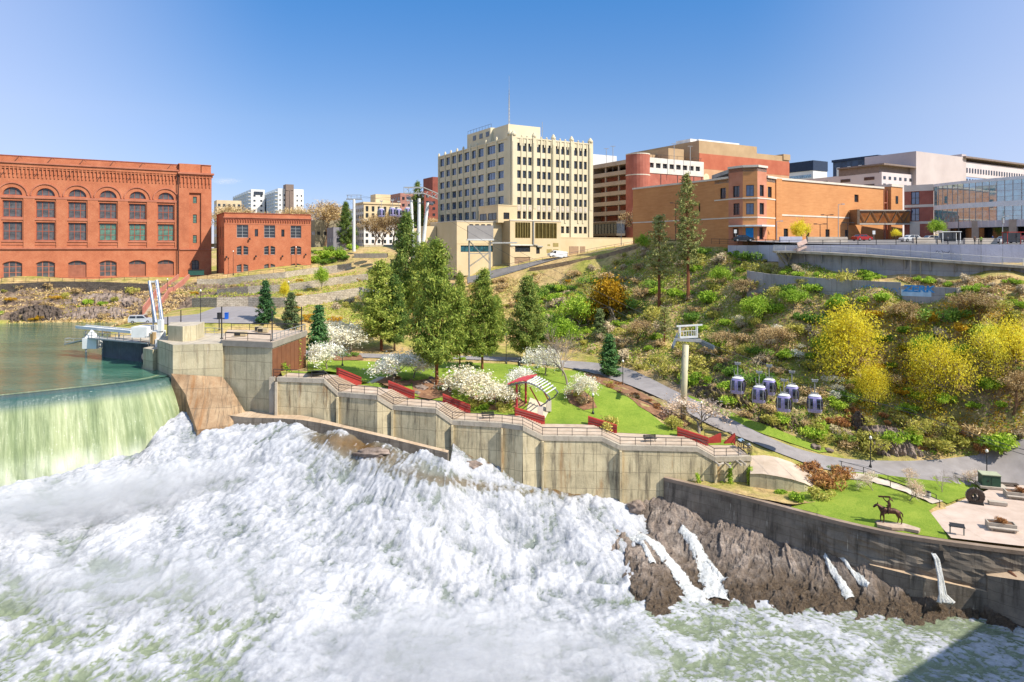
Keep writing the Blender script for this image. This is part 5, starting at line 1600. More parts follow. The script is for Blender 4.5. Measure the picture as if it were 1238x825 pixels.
 put_win(root, M3,1.9,8.6, win_obj(1.9,1.9,2,1, 'rect', M_dark, G_dark, .1),-.02)
 b = MB(Mg3)
 for k in range(8): b.bar((k*1.7,.2,12.8),(k*1.7,.2,13.8),.06)
 b.bar((0,.2,13.8),(12,.2,13.8),.06); b.build('roof_railing', M_rail, root)
 fp = Face(c2 + E1*Lr, E1); Mp = rel(root, fp.mat())
 L = fp.x(773)
 b = MB(Mp); b.box(0,0.3,-8, L, .7,3.1); b.box(0,.7,-8, L, 16,1.6); b.box(0,.22,3.1, L, .8,3.3)
 b.build('terrace_wall', M_creamd, root)
 b = MB(Mp)
 for (u0, u1, v0, v1) in ((689,700,298,308),(702,708,298,307)):
  xa = fp.x(u0); xb = fp.x(u1); b.box(xa, .2, fp.z(v1, u0), xb, .3, fp.z(v0, u0))
 b.build('panel_door', mat('garage_door_tan'), root)
 b = MB(M2)
 for (u0, u1, v0, v1) in ((661,667,301.5,306),(668.5,675,301.5,306),(668.5,675,294,298.5),(662,665,295.5,297.5)):
  b.box(f2.x(u0),-.05, f2.z(v1, u0), f2.x(u1),0, f2.z(v0, u0))
 b.build('vent', mat('khaki_louvre'), root)
annex()
# ---- parking garage
def garage():
 C = Vector((43,235,0))
 f = Face(C, E1); g = Face(C + E2*25.4,-E2)
 root = empty('parking_garage', (43,235,2),0, 'multi level parking garage with open dark decks and a rounded red brick corner', 'building')
 M = rel(root, f.mat()); Mg = rel(root, g.mat())
 b = MB(M); b.box(4,.2,0,32,25,27.5); b.build('wall', M_red, root)
 zs_ = [1.5 + 3.55*k for k in range(9)]
 b = MB(Mg)
 for k, z in enumerate(zs_[1:]):
  b.box(0,-.15, z - .3 + .0,23,.15, z + 1.15)
 b.build('deck_parapet', mat('garage_concrete', [(.3, '#a38d78'),(.7, '#b5a08a')], .3,.9), root)
 b = MB(Mg)
 for z in zs_[1:]: b.box(0,.15, z - .3,23,20, z)
 b.build('floor_slab', mat('garage_concrete'), root)
 b = MB(Mg)
 for x in (0,7.5,15): b.box(x, .2,0, x + .5,.8,31)
 b.box(0,19.9,0,23,20,31)
 b.build('column', mat('garage_concrete'), root)
 b = MB(rel(root, Matrix.Translation(C)))
 cen = (E1*3.2 + E2*3.2)
 b.lathe((cen.x, cen.y, 0), [(4.2,0),(4.2,32.8)], 24)
 b.build('corner_tower', M_red, root, smooth=False)
 for z in (25.2,32.5): b = MB(rel(root, Matrix.Translation(C))); b.lathe((cen.x, cen.y, z), [(4.26,0),(4.26,.35)], 24); b.build('stone_course', M_band, root)
 zt, zb_ = 31.6,26.2
 hs = []
 n = 8
 for k in range(n): x = 5.5 + k*3.2; hs.append(rect(x, 28.1,2.2,1.7))
 b = MB(M); b.wall(32, zt, hs, .5, outline=[(3.2, zb_),(32, zb_),(32, zt),(3.2, zt)])
 b.build('white_band', mat('white_concrete', [(.3, '#c5beb3'),(.7, '#d8d2c8')], .4), root)
 b = MB(M); b.box(4,.55,27,32,.6,31); b.build('opening', M_dark, root)
 b = MB(M)
 for k in range(7): x = 8 + 3.9*k; b.bar((x, 1,31.5),(x, 1,33),.08)
 b.bar((6,1,33),(32,1,33),.08)
 for x in (11,19,27,31): b.box(x, .12,2, x + .25,.2,26)
 b.build('railing', M_rail, root)
 b = MB(Mg); b.box(-.3,.3,0,0,20,30); b.build('wall', mat('garage_concrete'), root)
 b = MB(Mg); b.box(-1,-7,4.2,23,-3.2,5.0); b.box(-1,-7,8.4,23,-3.2,9.0); b.build('footbridge_frame', mat('footbridge_bronze', '#5d5348', 1), root)
 b = MB(Mg); b.box(-1,-6.9,5.0,23,-3.4,8.4)
 b.build('footbridge_glass', G_dark, root)
 b = MB(Mg)
 for k in range(15): x = -1 + 24*k/14; b.box(x, -7.02,5, x + .12,-6.9,8.4)
 b.build('footbridge_mullion', M_dark, root)
 for u, v, Y, h, grp in ((741,177,250,6,1),(815,174,241,7,1),(834.5,177,245,7,1),(733,180,256,5,1)):
  p = P(u, v, Y); b = MB(); b.tube([(p.x, p.y, p.z - h - 3),(p.x, p.y, p.z)], .11,6); b.bar((p.x - .9, p.y, p.z),(p.x + .9, p.y, p.z),.3,.15)
  b.build('deck_light', M_galv, root).matrix_local = Matrix.Translation(-Vector(root.location))
garage()
def mall_back():
 C = Vector((71.8,262,0)); f = Face(C, E1); g = Face(C + E2*40,-E2)
 root = empty('banded_store', (C.x, C.y, 2),0, 'high beige and terracotta banded store with a row of cream arches behind the garage', 'building')
 M = rel(root, f.mat()); Mg = rel(root, g.mat())
 xs1 = f.x(915); L = 52.6
 b = MB(M); b.box(0,0,0, xs1,40,41.3); b.box(xs1,0,0, L, 40,38.6); b.box(L - 4,-.4,37, L + .3,40,39.4); b.build('wall', M_beige, root)
 b = MB(M)
 b.box(0,-.15,30.5, L + .02,0,36.4)
 b.build('terracotta_band', mat('terracotta_panel', [(.3, '#a5573d'),(.7, '#b5684b')], .3), root)
 b = MB(M); b.box(0,-.1,18, L, 0,30.5); b.build('lower_wall', mat('pale_terracotta', [(.3, '#b58a66'),(.7, '#c49a75')], .3), root)
 for k in range(11):
  x = 2.2 + k*4.6
  b = MB(M); poly = arch(x, 18,3.1,9.2)
  b.face([(p[0], -.2, p[1]) for p in poly]); b.build('arch_panel', mat('cream_panel', '#d9cba6', .5), root)
 b = MB(M); b.box(1.5,6,41.3,9,14,42.9); b.box(5,5,41.3,28,16,42.9); b.build('roof_unit', M_white, root)
 for x, y, w_, h in ((-12,4,8,38),(-17,10,5,36)):
  b = MB(M); b.box(x, y, 20, x + w_, y + 10, h); b.build('stair_head', M_beige, root)
mall_back()
# ---- tan mall
def mall():
 P0 = [(864,165),(880.8,160.5),(898,157),(915.7,156),(927,158.5),(941,163)]
 pts = [Vector(((u - UC)/F*Y, Y, 0)) for u, Y in P0]
 root = empty('tan_store', (pts[2].x, pts[2].y, 1.6),0, 'tan orange brick store with an octagonal corner entrance and pale stone bands', 'building')
 zt, ztt = 16.4,18.6
 def face(O, D, L, zt, holes_uv, name='wall', bands=(), m=None, nx=2, nz=1, gl=None, fr=None, extra=()):
  f = Face(O, D); M = rel(root, f.mat()); hs = []
  for (u0, u1, v0, v1) in holes_uv:
   xa, xb = f.x(u0), f.x(u1); um = (u0 + u1)/2
   hs.append(rect(xa, f.z(v1, um), xb - xa, f.z(v0, um) - f.z(v1, um)))
  b = MB(M); b.wall(L, zt, hs, .35, z0=-3); b.build(name, m or M_orange, root)
  for h in hs:
   w_, hh = h[1][0] - h[0][0], h[2][1] - h[1][1]
   put_win(root, M, h[0][0], h[0][1], win_obj(w_, hh, 2 if w_ > 1.5 else 1, nz, 'rect', fr or M_dark, gl or G_dark, .09),.35)
  for z, hgt, dpt in bands: bb = MB(M); bb.box(-.05,-dpt, z, L + .05,0, z + hgt); bb.build('stone_band', M_band, root)
  return f, M
 capb = (zt - .1,.45,.25)
 bd = [(f_, .28,.1) for f_ in (6.9,11.3)]
 Lw = 30
 gO = pts[0] + E2*Lw
 face(gO, -E2, Lw, zt, [(844.5,846.5,246,257)], bands=[(6.9,.28,.1),(zt - .1,.45,.2)])
 segs = [(0,1, zt, [(870.5,877.5,227.5,240.5)]),(1,2, ztt, [(886,894,225,238.5),(886.5,894,246,260),(886,893,276,290)]),(2,3, ztt, [(902,911.5,223.8,237.5),(902,911.5,245.8,259.5),(901.5,911,275.5,290.5)]),
   (3,4, ztt, [(918.5,923.5,223.8,237.5),(918.3,923.7,245.6,259.5),(918,923,275,290)]),(4,5, zt, [(928.3,933,226,239)])]
 for a, c, z_, hs in segs:
  d = pts[c] - pts[a]
  face(pts[a], d, d.length, z_, hs, bands=bd + [(z_ - .1,.5,.3)], gl=G_blue if a == 2 else G_dark, m=M_orange if a % 2 == 0 else M_orangep)
 b = MB(Matrix.Translation(-Vector(root.location)))
 b.prism([(p.x, p.y) for p in pts[1:5]] + [(pts[4].x, 172),(pts[1].x, 174)], ztt - 1, ztt - .1)
 b.prism([(p.x, p.y) for p in (pts[0], pts[1], pts[4], pts[5])] + [(90,200),(40,200)], zt - 1, zt - .2)
 b.build('roof', M_roof, root)
 b = MB(Matrix.Translation(-Vector(root.location)))
 cc_ = [pts[1] + Vector((-.5,-1.6,0)), pts[2] + Vector((-.2,-2.2,0)), pts[3] + Vector((.3,-2.2,0)), pts[4] + Vector((1.2,-1.8,0)), pts[4], pts[3], pts[2], pts[1]]
 b.prism([(p.x, p.y) for p in cc_], 4.9,5.25); b.build('canopy', M_white, root)
 f = Face(pts[2], pts[3] - pts[2]); M = rel(root, f.mat())
 b = MB(M); b.box(f.x(901.7),.1,1.6, f.x(911),.3,4.6); b.build('poster', mat('blue_poster', [(.4, '#1c7fc4'),(.7, '#2f9ad8')], .8), root)
 O = pts[5]; d = Vector((.839,.544,0)).normalized(); f = Face(O, d)
 L = f.x(1068)
 face(O, d, L, zt, [(1033,1038,235.5,244.5),(947.5,953,276.5,290.5),(974.5,978.5,277,290),(998,1003,277.5,290),(1021.5,1026,278,290)], bands=[(f.z(262.5,980),.35,.1),(zt - .1,.5,.25)])
 M = rel(root, f.mat())
 b = MB(M)
 b.box(f.x(936) if False else -1.6,-.6,-3,.6,.0, zt + .1); b.build('pier', M_orange, root)
 b = MB(M); b.box(L, .8,-3, L + .02,30, zt); b.box(L, 1.5,-3, L + 3.5,2, zt - .3); b.box(L + 2.5,-.8,-3, L + 8.5,8, zt + .6); b.build('wall', M_orange, root)
 b = MB(M); b.box(L + 2.4,-1, zt + .6, L + 8.7,8, zt + 1.3); b.build('stone_band', M_band, root)
 b = MB(M)
 for z in (9.5,12.5): b.bar((L + .2,.2, z),(L + 2.2,.2, z),.25)
 for x in (L + .3, L + 2): b.tube([(x, .1,2),(x, .1, zt)], .18,6)
 b.build('downpipe', M_trim, root)
 b = MB(M); b.box(L + 4.8,-.9, f.z(247,1088), L + 6,-.78, f.z(238,1088)); b.build('window', G_dark, root)
mall()
def skybridge():
 a, c = Vector((89.0,177.0,0)), Vector((102.6,177.6,0))
 f = Face(a, c - a); L = (c - a).length
 root = empty('skybridge', (a.x, a.y, 6),0, 'amber glazed truss footbridge joining the tan store to the brick library', 'footbridge')
 M = rel(root, f.mat())
 z0, z1 = 6.4,9.5
 b = MB(M)
 for y in (-1.6,1.6):
  b.bar((0, y, z0),(L, y, z0),.25); b.bar((0, y, z1),(L, y, z1),.25)
  for k in range(8):
   x0, x1 = L*k/8, L*(k + 1)/8
   b.bar((x0, y - .05, z0 if k % 2 else z1),(x1, y - .05, z1 if k % 2 else z0),.13)
 b.box(-.5,-1.9, z0 - .4,.15,1.9, z1 + .4)
 b.build('truss', mat('bronze_steel', '#6d5a48', 1,.5), root)
 b = MB(M); b.box(0,-1.5, z0, L, 1.5, z1 - .05); b.build('glazing', mat('amber_glazing', [(.35, '#7a4416'),(.65, '#a8682a')], .6,.3), root)
 b = MB(M); b.box(0,-1.8, z1 + .12, L, 1.8, z1 + .3); b.box(0,-1.8, z0 - .35, L, 1.8, z0 - .12); b.build('roof', M_band, root)
skybridge()
def library():
 root = empty('glass_library', (108,172,1.8),0, 'library with a curved blue green glass front beside a red brick bay', 'building')
 T = Matrix.Translation(-Vector(root.location))
 A, B = Vector((102.2,177.8,0)), Vector((107.2,173.5,0))
 f = Face(A, B - A); M = rel(root, f.mat()); L = (B - A).length; zt = 16.2
 zb = lambda v: f.z(v, 1105)
 hs = [rect(f.x(1101.5), zb(a_), f.x(1111.5) - f.x(1101.5), zb(b_) - zb(a_)) for a_, b_ in ((247.5,232),(267.5,252))]
 b = MB(M); b.wall(L, zt, hs, .3, z0=-2); b.build('wall', mat('library_red_brick', [(.3, '#8f5142'),(.7, '#a56453')], .5), root)
 for h in hs: put_win(root, M, h[0][0], h[0][1], win_obj(h[1][0] - h[0][0], h[2][1] - h[1][1], 2,2, 'rect', M_dark, G_blue, .12),.3)
 b = MB(M)
 for v0, v1 in ((231.5,224),(251,247.8),(271,268)): b = MB(M); b.box(-.02,-.08, zb(v0), L, 0, zb(v1)); b.build('stone_band', M_band, root)
 b = MB(M); b.box(f.x(1100),-.09,-2, f.x(1112),0, zb(271)); b.build('stone_band', M_band, root)
 n = 22
 pts = []
 for k in range(n + 1):
  t_ = k/n
  p = (1 - t_) ** 2*Vector((107.3,173.4)) + 2*t_*(1 - t_)*Vector((108.6,158)) + t_ ** 2*Vector((124,142))
  pts.append(p)
 def ribbon(z0, z1, off=0, ph=None):
  b = MB(T)
  for p, q in zip(pts, pts[1:]):
   d = (q - p).normalized(); nrm = Vector((d.y, -d.x))*off*(-1)
   d2 = Vector((-d.y, d.x))*off
   p2, q2 = p - d2*1, q - d2*1
   b.face([(p2.x, p2.y, z0),(q2.x, q2.y, z0),(q2.x, q2.y, z1),(p2.x, p2.y, z1)])
  return b
 lev = lambda v: -(v - VH)/F*160
 gm = glass('curtain_glass', '#5d8f96', .04,2.6)
 for z0, z1 in ((lev(267), lev(250.5)),(lev(244.5), lev(220))):
  for i in range(0, n, 2):
   b = MB(T)
   for p, q in list(zip(pts, pts[1:]))[i:i + 2]:
    b.face([(p.x, p.y, z0),(q.x, q.y, z0),(q.x, q.y, z1),(p.x, p.y, z1)])
   b.build('glass_panel', gm, root)
 b = ribbon(lev(250.5), lev(244.5),.15); b.build('white_band', M_white, root)
 b = ribbon(lev(220), lev(216.5),.15); b.build('roof_edge', M_white, root)
 b = ribbon(lev(275), lev(267),.4);
 b.build('fascia', mat('lilac_grey_stone', [(.3, '#b8aca8'),(.7, '#c9bebb')], .4), root)
 b = MB(T)
 for k, p in enumerate(pts):
  for z0, z1 in ((lev(267), lev(250.5)),(lev(244.5), lev(220))):
   b.box(p.x - .05, p.y - .1, z0, p.x + .05, p.y + .05, z1)
 for p, q in zip(pts, pts[1:]):
  for z in (lev(262), lev(256), lev(239), lev(232), lev(225)):
   b.bar((p.x - .04, p.y, z),(q.x - .04, q.y, z),.06)
 b.build('mullion', M_galv, root)
 pl = [(p.x, p.y) for p in pts]
 b = MB(T); b.prism([(pts[0].x, pts[0].y)] + [(102.4,177.8),(138,198),(170,215),(170,142)] + [(p.x + .2, p.y) for p in reversed(pts)][:-1], lev(216.5) - .8, lev(217.5)); b.prism([(pts[0].x + .3, pts[0].y)] + [(112,190),(170,190),(170,142)] + [(p.x + .3, p.y + .3) for p in reversed(pts)][:-1], lev(275), lev(274)); b.build('roof', M_roof, root)
 b = ribbon(.5, lev(275),-2.5); b.build('shop_window', glass('shop_glass', '#1c1f22', .1,1.6), root)
 for k in (3,8,13,18):
  p = pts[k]; b = MB(T); b.obox((p.x, p.y, 3.2),(1.4,1.4,6.6),.9); b.build('column', mat('tan_stone_column', '#b59b84', 1), root)
library()
# ---- distant buildings
def simple_block(name, label, O, L, Dp, z0, zt, m, ncols, nrows, zr, wfrac=.55, hfrac=.5, gl=G_dark, side=True, cap=None, sidecols=4, cat='building', loc=None, ribbons=False, mside=None):
 f = Face(O, E1); root = empty(name, (f.O.x, f.O.y, z0),0, label, cat)
 M = rel(root, f.mat()); g = Face(f.O + E2*Dp, -E2); Mg = rel(root, g.mat())
 b = MB(M); b.box(0,0, z0 - 3, L, Dp, zt); b.build('wall', m, root)
 for MM, LL, nc, nm in ((M, L, ncols, 'window_row'),(Mg, Dp, sidecols if side else 0, 'window_row')):
  for r in range(nrows):
   if not nc: continue
   zc = zr[0] + (zr[1] - zr[0])*(r + .5)/nrows; h = (zr[1] - zr[0])/nrows*hfrac
   if nc*nrows <= 60 and not ribbons:
    w_ = LL/nc*wfrac; b = MB(); b.box(-w_/2,-.12,-h/2, w_/2,0, h/2); me_ = b.build('window', gl, nocol=True).data
    for c in range(nc): put_win(root, MM, LL*(c + .5)/nc, zc, me_, .01)
    continue
   b = MB(MM)
   if ribbons: b.box(LL * .03,-.12, zc - h/2, LL * .97,0, zc + h/2)
   else:
    for c in range(nc):
     x = LL*(c + .5)/nc; w_ = LL/nc*wfrac; b.box(x - w_/2,-.12, zc - h/2, x + w_/2,0, zc + h/2)
   b.build(nm, gl, root)
 if cap: b = MB(M); b.box(-.5,-.5, zt, L + .5, Dp + .5, zt + cap[0]); b.build('cornice', cap[1], root)
 return root, M, Mg, f, g
M_fw = mat('pale_white_render', [(.3, '#cfcecb'),(.7, '#dedddb')], .1)
M_lil = mat('pale_lilac_stone', [(.3, '#c0b4b4'),(.7, '#cfc5c5')], .1)
c = P(1066,206,262)
r, M, Mg, f, g = simple_block('stone_office', 'broad pale lilac stone office with tiny dark windows rising behind the glass library', (c.x, c.y),120,40,2,(300 - 208)/F*262, M_lil, 34,3,(20,28.5),.42,.42, side=True)
xa, xb = f.x(1103), f.x(1160)
b = MB(M); b.box(xa, -1.5,0, xb, 20,38.5); b.box(xb - .5,-1.2,0, xb + 3,12,39.8); b.build('stair_tower', mat('warm_grey_stone', [(.3, '#b3a6a2'),(.7, '#c1b5b1')], .12), r)
b = MB(M); b.box(xb, -1,30.5,120,0,36.8); b.build('upper_wall', M_lil, r)
b = MB(M); b.box(xb, -2.5,38.2,121,20,38.9); b.box(xb + 3,3,36.5,120,20,38.2); b.box(0,1,29, xa, 18,31.8); b.box(-1,-1.5,31.8, xa, 18,32.4); b.build('roof_slab', mat('brown_roof_slab', '#7f7069', 1), r)
b = MB(M)
for z in (32.2,27.6,23):
 for k in range(26):
  x = xb + 3.5 + k*2.3; b.box(x, -1.15, z, x + .9,-1, z + 2.0)
b.build('window_row', G_dark, r)
c = P(1061,190,335)
r, M, Mg, f, g = simple_block('navy_tower', 'dark blue glass office tower with white vertical ribs on the skyline at right', (c.x, c.y),26,24,2,44.5, mat('navy_glass', [(.4, '#26364c'),(.6, '#3a4e68')], .4,.4),6,1,(5,42),.3,.98, M_white, True, (1.2, mat('navy_panel', '#26364f', 1)),4)
b = MB(M)
for k in range(11): z = 5 + k*3.7; b.box(-.05,-.2, z, 26,-.05, z + .5);
b.build('spandrel', M_lil, r)
c = P(983,194,400)
r, M, Mg, f, g = simple_block('blue_topped_office', 'white office block with a dark blue top floor band on the skyline', (c.x, c.y),13,40,2,(300 - 206)/F*400, M_fw, 0,4,(24,45),.6,.35, glass('pale_blue_glass', '#7896ab', .1,1.6), True, None, 4, ribbons=True)
b = MB(M); b.box(-.3,-.3,(300 - 206)/F*400,13.3,40.3,(300 - 194)/F*400); b.build('top_band', mat('navy_panel'), r)
M_bal = mat('balcony_blue_white', [(.3, '#a9b8c6'),(.7, '#bccad6')], .3)
def white_tower(u0, uc, u1, vt, Y, label, cols):
 c = P(uc, vt, Y); f = Face((c.x, c.y), E1); L = f.x(u1)
 k = (u0 - UC)/F; Dp = (c.x - k*c.y)/(k*E2.y - E2.x)
 r, M, Mg, f, g = simple_block('apartment_tower', label, (c.x, c.y), L, Dp, 0, c.z, M_fw, cols, 9,(8, c.z - 3),.3,.35, G_dark, True, None, 7)
 for q in range(7):
  b = MB(Mg); x = Dp*(q + .1)/7
  b.prism([(x, 0),(x + Dp/14,-2.6),(x + Dp/7 * .8,0)], 4, c.z - 1.0)
  b.build('balcony_stack', M_bal, r)
 b = MB(Mg)
 for q in range(14): z = 6 + q*(c.z - 6)/14; b.box(0,-2.0, z, Dp, -.2, z + .35)
 b.build('balcony_slab', M_fw, r)
 return r, M, f, c
r, M, f, c = white_tower(284,303.5,320,229,520, 'white apartment tower with zigzag balconies, left of the pair on the skyline', 2)
b = MB(M); b.box(2,-.3, c.z - 4, f.x(318),0, c.z - 1.6); b.build('window_row', G_dark, r)
r, M, f, c = white_tower(317,336,367,228,500, 'white apartment tower with a brown stair shaft, right of the pair on the skyline', 6)
b = MB(M); b.box(f.x(344.5),-3,0, f.x(354),6,(300 - 223.7)/F*505); b.build('stair_shaft', mat('brown_shaft', '#7a6a62', 1), r)
c = P(262,242,470)
simple_block('beige_block', 'beige flats half hidden by bare trees just right of the powerhouse tower', (c.x, c.y),16,14,0, c.z, mat('beige_flats', [(.3, '#b9a68a'),(.7, '#c9b799')], .2),5,5,(6, c.z - 1),.5,.4)
c = P(440,246.5,300)
r, M, Mg, f, g = simple_block('cream_hotel', 'small cream and white hotel with a deep cornice behind the far gondolas', (c.x, c.y),16.5,14,0, c.z, M_fw, 6,6,(1.5, c.z - 1.2),.42,.55, G_dark, True, (.8, M_creamd),5)
b = MB(M); b.box(-.1,-.1,12.6,16.6,.02,19.4); b.build('upper_wall', M_creamd, r)
b = MB(M)
for zc in (14.5,17.6):
 for q in range(6): x = 16.5*(q + .5)/6; b.box(x - .6,-.2, zc - .85, x + .6,-.08, zc + .85)
b.build('window_row', G_dark, r)
b = MB(M); b.box(6,2, c.z, 13,9, c.z + 4.6); b.build('penthouse', M_creamd, r)
c = P(403,275,262)
simple_block('grey_shed', 'small flat grey building behind the yellow green shrubs at the top of the terraces', (c.x, c.y),8.5,9,-1, c.z, mat('grey_render', [(.3, '#77747a'),(.7, '#8a878d')], .3),2,1,(1,5),.4,.4)
c = P(381,266,300)
simple_block('brown_shed', 'low brown building peeping over the trees right of the small brick building', (c.x, c.y),12,12,-1, c.z, mat('khaki_render', '#8f8670', .3),4,1,(4,9),.4,.3)
c = P(484,233.5,370)
simple_block('pink_brick_tower', 'pinkish brick building behind the three legged gondola tower', (c.x, c.y),14,16,0, c.z, mat('pink_brick', '#a8776a', .5),4,7,(3, c.z - 1),.4,.4)
c = P(513,231,330)
simple_block('dark_brick_block', 'dark red brick block wedged against the left side of the cream office block', (c.x, c.y),10,14,0, c.z, mat('dark_red_brick', '#85473a', .5),3,8,(3, c.z - 1),.4,.4)
c = P(523,214,345)
simple_block('brick_chimney_block', 'narrow tall red brick block just left of the cream office block', (c.x, c.y),8,12,0, c.z, mat('dark_red_brick'),0,1,(3, c.z - 1),.4,.4, side=False)
c = P(733,186,300)
simple_block('white_rooftop_block', 'low white rooftop block seen between the cream hall and the garage', (c.x - 8, c.y),16,10,2, c.z, M_fw, 0,1,(20,30), side=False)
# ---- street edge, viaduct and grey walls at right
def viaduct():
 root = empty('viaduct', (100,126,-4),0, 'pale painted concrete viaduct carrying the street along the top of the hill', 'wall')
 T = Matrix.Translation(-Vector(root.location))
 top = [P(880,296.2,158), P(935,296.3,146), P(975,296.5,138.5), P(1060,297,131), P(1160,297,124), P(1260,297.3,119), Vector((125,108,.4)), Vector((170,85,.4))]
 b = MB(T)
 for p, q in zip(top, top[1:]):
  b.face([(p.x, p.y, -2.9),(q.x, q.y, -2.9),(q.x, q.y, .6),(p.x, p.y, .6)])
  n = Vector((-(q - p).y, (q - p).x, 0)).normalized() * .4
  b.face([(p.x, p.y, .6),(q.x, q.y, .6),(q.x + n.x, q.y + n.y, .6),(p.x + n.x, p.y + n.y, .6)])
  b.face([(q.x + n.x, q.y + n.y, -.4),(p.x + n.x, p.y + n.y, -.4),(p.x + n.x, p.y + n.y, .6),(q.x + n.x, q.y + n.y, .6)])
 b.build('parapet_wall', M_paint, root)
 ramp = [P(936,303.5,142), P(980,304.5,134.5), P(1050,308,127.8), P(1140,314.5,121), P(1238,321.5,115), Vector((118,105,-3.4)), Vector((165,82,-4))]
 b = MB(T)
 for p, q in zip(ramp, ramp[1:]):
  d = (q - p).normalized(); n = Vector((-d.y, d.x, 0))*3.4
  b.face([p, q, q + n, p + n]); z = Vector((0,0,.45))
  b.face([p - z, q - z, q, p]); b.face([q - z, p - z, p - z + n, q - z + n])
 b.build('ramp', M_cap, root)
 b = MB(T)
 for p, q in zip(ramp, ramp[1:]):
  d = (q - p).normalized(); n = Vector((-d.y, d.x, 0))
  p2, q2 = p + n*1.3, q + n*1.3
  b.face([(p2.x, p2.y, -10),(q2.x, q2.y, -10),(q2.x, q2.y, q.z - .4),(p2.x, p2.y, p.z - .4)])
 b.build('wall_face', M_greywall, root)
 for p, q in zip(ramp, ramp[1:]):
  d = (q - p).normalized(); n = Vector((-d.y, d.x, 0)); k = max(1, int((q - p).length/3))
  for i in range(k):
   b = MB(T)
   s = p.lerp(q, (i + .5)/k)
   b.face([(s + n*1.28 + Vector((0,0,-.4))),(s + n * .4 + Vector((0,0,-.5))),(s + n*1.28 + Vector((0,0,-2.2)))])
   b.bar(s + n * .75 + Vector((0,0,-.5)), s + n*1.25 + Vector((0,0,-2.1)),.25)
   b.build('bracket', M_greywall, root)
 for u in (1101,1113):
  p = P(u, 312,124); b = MB(T); b.tube([(p.x, p.y, p.z),(p.x, p.y, -8)], .14,6); b.build('prop', M_cap, root)
 return top, ramp
vtop, vramp = viaduct()
railing('railing', [p + Vector((0,.2,.05)) for p in vramp[:-1]], 'pale railing along the sloping ramp below the street at right', 1.15, mats=mat('pale_rail_paint', '#c8c6c0', 1), post=3.0, mids=(.1,.38,.64,.9), pr=.04, hand=.05)
railing('railing', [p + Vector((0,.2,.6 - p.z + 0.0)) for p in vtop[1:-1]], 'black street railing along the top of the pale viaduct wall', 1.0, mats=M_dark, post=3.4, mids=(.1,.5), pr=.045, hand=.05)
railing('railing', [P(860,294.5,163), P(880,295.2,158), P(905,295.6,153), P(936,296,146)], 'thin dark railing on the slope top in front of the octagonal corner', 1.1, mats=M_dark, post=2.5, mids=(.1,.5))
b = MB()
lp = [P(936,303.5,142), P(955,303,146), P(955,303,139.5), P(938,304.5,136.5)]
b.prism([(p.x, p.y) for p in (P(934,303,143), P(940,304,136.5), P(962,304,135.2), P(958,303,146))], -.95,-.6)
b.bar(P(939,306,137), P(949,319,140),.22); b.bar(P(944,306,137), P(953,316,140),.22); b.bar(P(951,306,137), P(957,313.5,140),.22); b.bar(P(957,306,137), P(953,319,140),.22)
tag(b.build('landing_frame', M_cap, origin='base'), 'braced landing carrying the left end of the pale ramp railing', 'platform')
b = MB(); a, c = P(964,302.5,137), P(975,297.5,137.5)
for k in range(8):
 t_ = k/8; p = a.lerp(c, t_); b.box(p.x, p.y, p.z - .3, p.x + .28, p.y + 2, p.z + .22)
b.bar(a + Vector((0,-.1,1)), c + Vector((0,-.1,1)),.12,.9)
tag(b.build('street_steps', mat('pinkish_concrete', '#c9ada0', 1), origin='base'), 'short pinkish stair from the ramp landing up to the street', 'stairs')
gw = [P(903,327.5,140), P(930,331.5,136), P(960,334,132), P(976,335.5,130), P(1020,338,126), P(1060,340.5,122.5), P(1089,341.5,120.2)]
gw2 = [P(1089.5,345.5,120.1), P(1125,347,117.2), P(1160,348.5,114.5)]
root = empty('grey_retaining_wall', (gw[3].x, gw[3].y, -8),0, 'low grey panelled retaining wall with blue graffiti across the upper hillside', 'wall')
T = Matrix.Translation(-Vector(root.location))
for seg in (gw, gw2):
 b = MB(T)
 for p, q in zip(seg, seg[1:]):
  n = Vector((-(q - p).y, (q - p).x, 0)).normalized() * .35
  b.prism([(p.x, p.y),(q.x, q.y),(q.x + n.x, q.y + n.y),(p.x + n.x, p.y + n.y)], -11, [p.z, q.z, q.z, p.z])
 b.build('wall_panel', M_greywall, root)
def text_mesh(name, body, size, M, m, parent=None, ext=0.02, bevel=0.0, shear=0.0, sx=1.0):
 cu = bpy.data.curves.new(name, 'FONT'); cu.body = body; cu.size = size; cu.extrude = ext; cu.offset = bevel; cu.shear = shear
 cu.align_x = 'LEFT'
 tmp = bpy.data.objects.new(name, cu); COL.objects.link(tmp)
 dg = bpy.context.evaluated_depsgraph_get()
 me = bpy.data.meshes.new_from_object(tmp.evaluated_get(dg))
 bpy.data.objects.remove(tmp)
 me.materials.clear(); me.materials.append(m)
 o = bpy.data.objects.new(name, me); COL.objects.link(o)
 if parent: o.parent = parent
 o.matrix_local = M @ Matrix.Rotation(math.radians(90),4, 'X') @ Matrix.Diagonal((sx, 1,1,1))
 return o
M_gblue = mat('blue_spray_paint', [(.4, '#2c7fc2'),(.6, '#5aa6dc')], 1.5); M_gpale = mat('pale_spray_paint', '#b7d3e8', 1)
d = gw2[1] - gw2[0]; f = Face(gw2[0], d)
M = T @ f.mat(-.03)
b = MB(T @ f.mat(-.012)); b.box(.0,0,-8.4, f.x(1126),.01,-7.3); b.build('graffiti', M_gpale, root)
text_mesh('graffiti_letters', 'ZERK', 1.55, M @ Matrix.Translation((f.x(1092),-.02, f.z(352.6,1100))), M_gblue, root, .01,.06,.1,1.25)
d = gw[6] - gw[5]; f = Face(gw[5], d)
b = MB(T @ f.mat(-.012))
rnd = random.Random(3)
for k in range(16):
 x = -2.5 + k * .5; z = -6.9 - rnd.random() * .5; b.bar((x, 0, z),(x + rnd.uniform(.1,.5),0, z - rnd.uniform(-.5,.6)),.1)
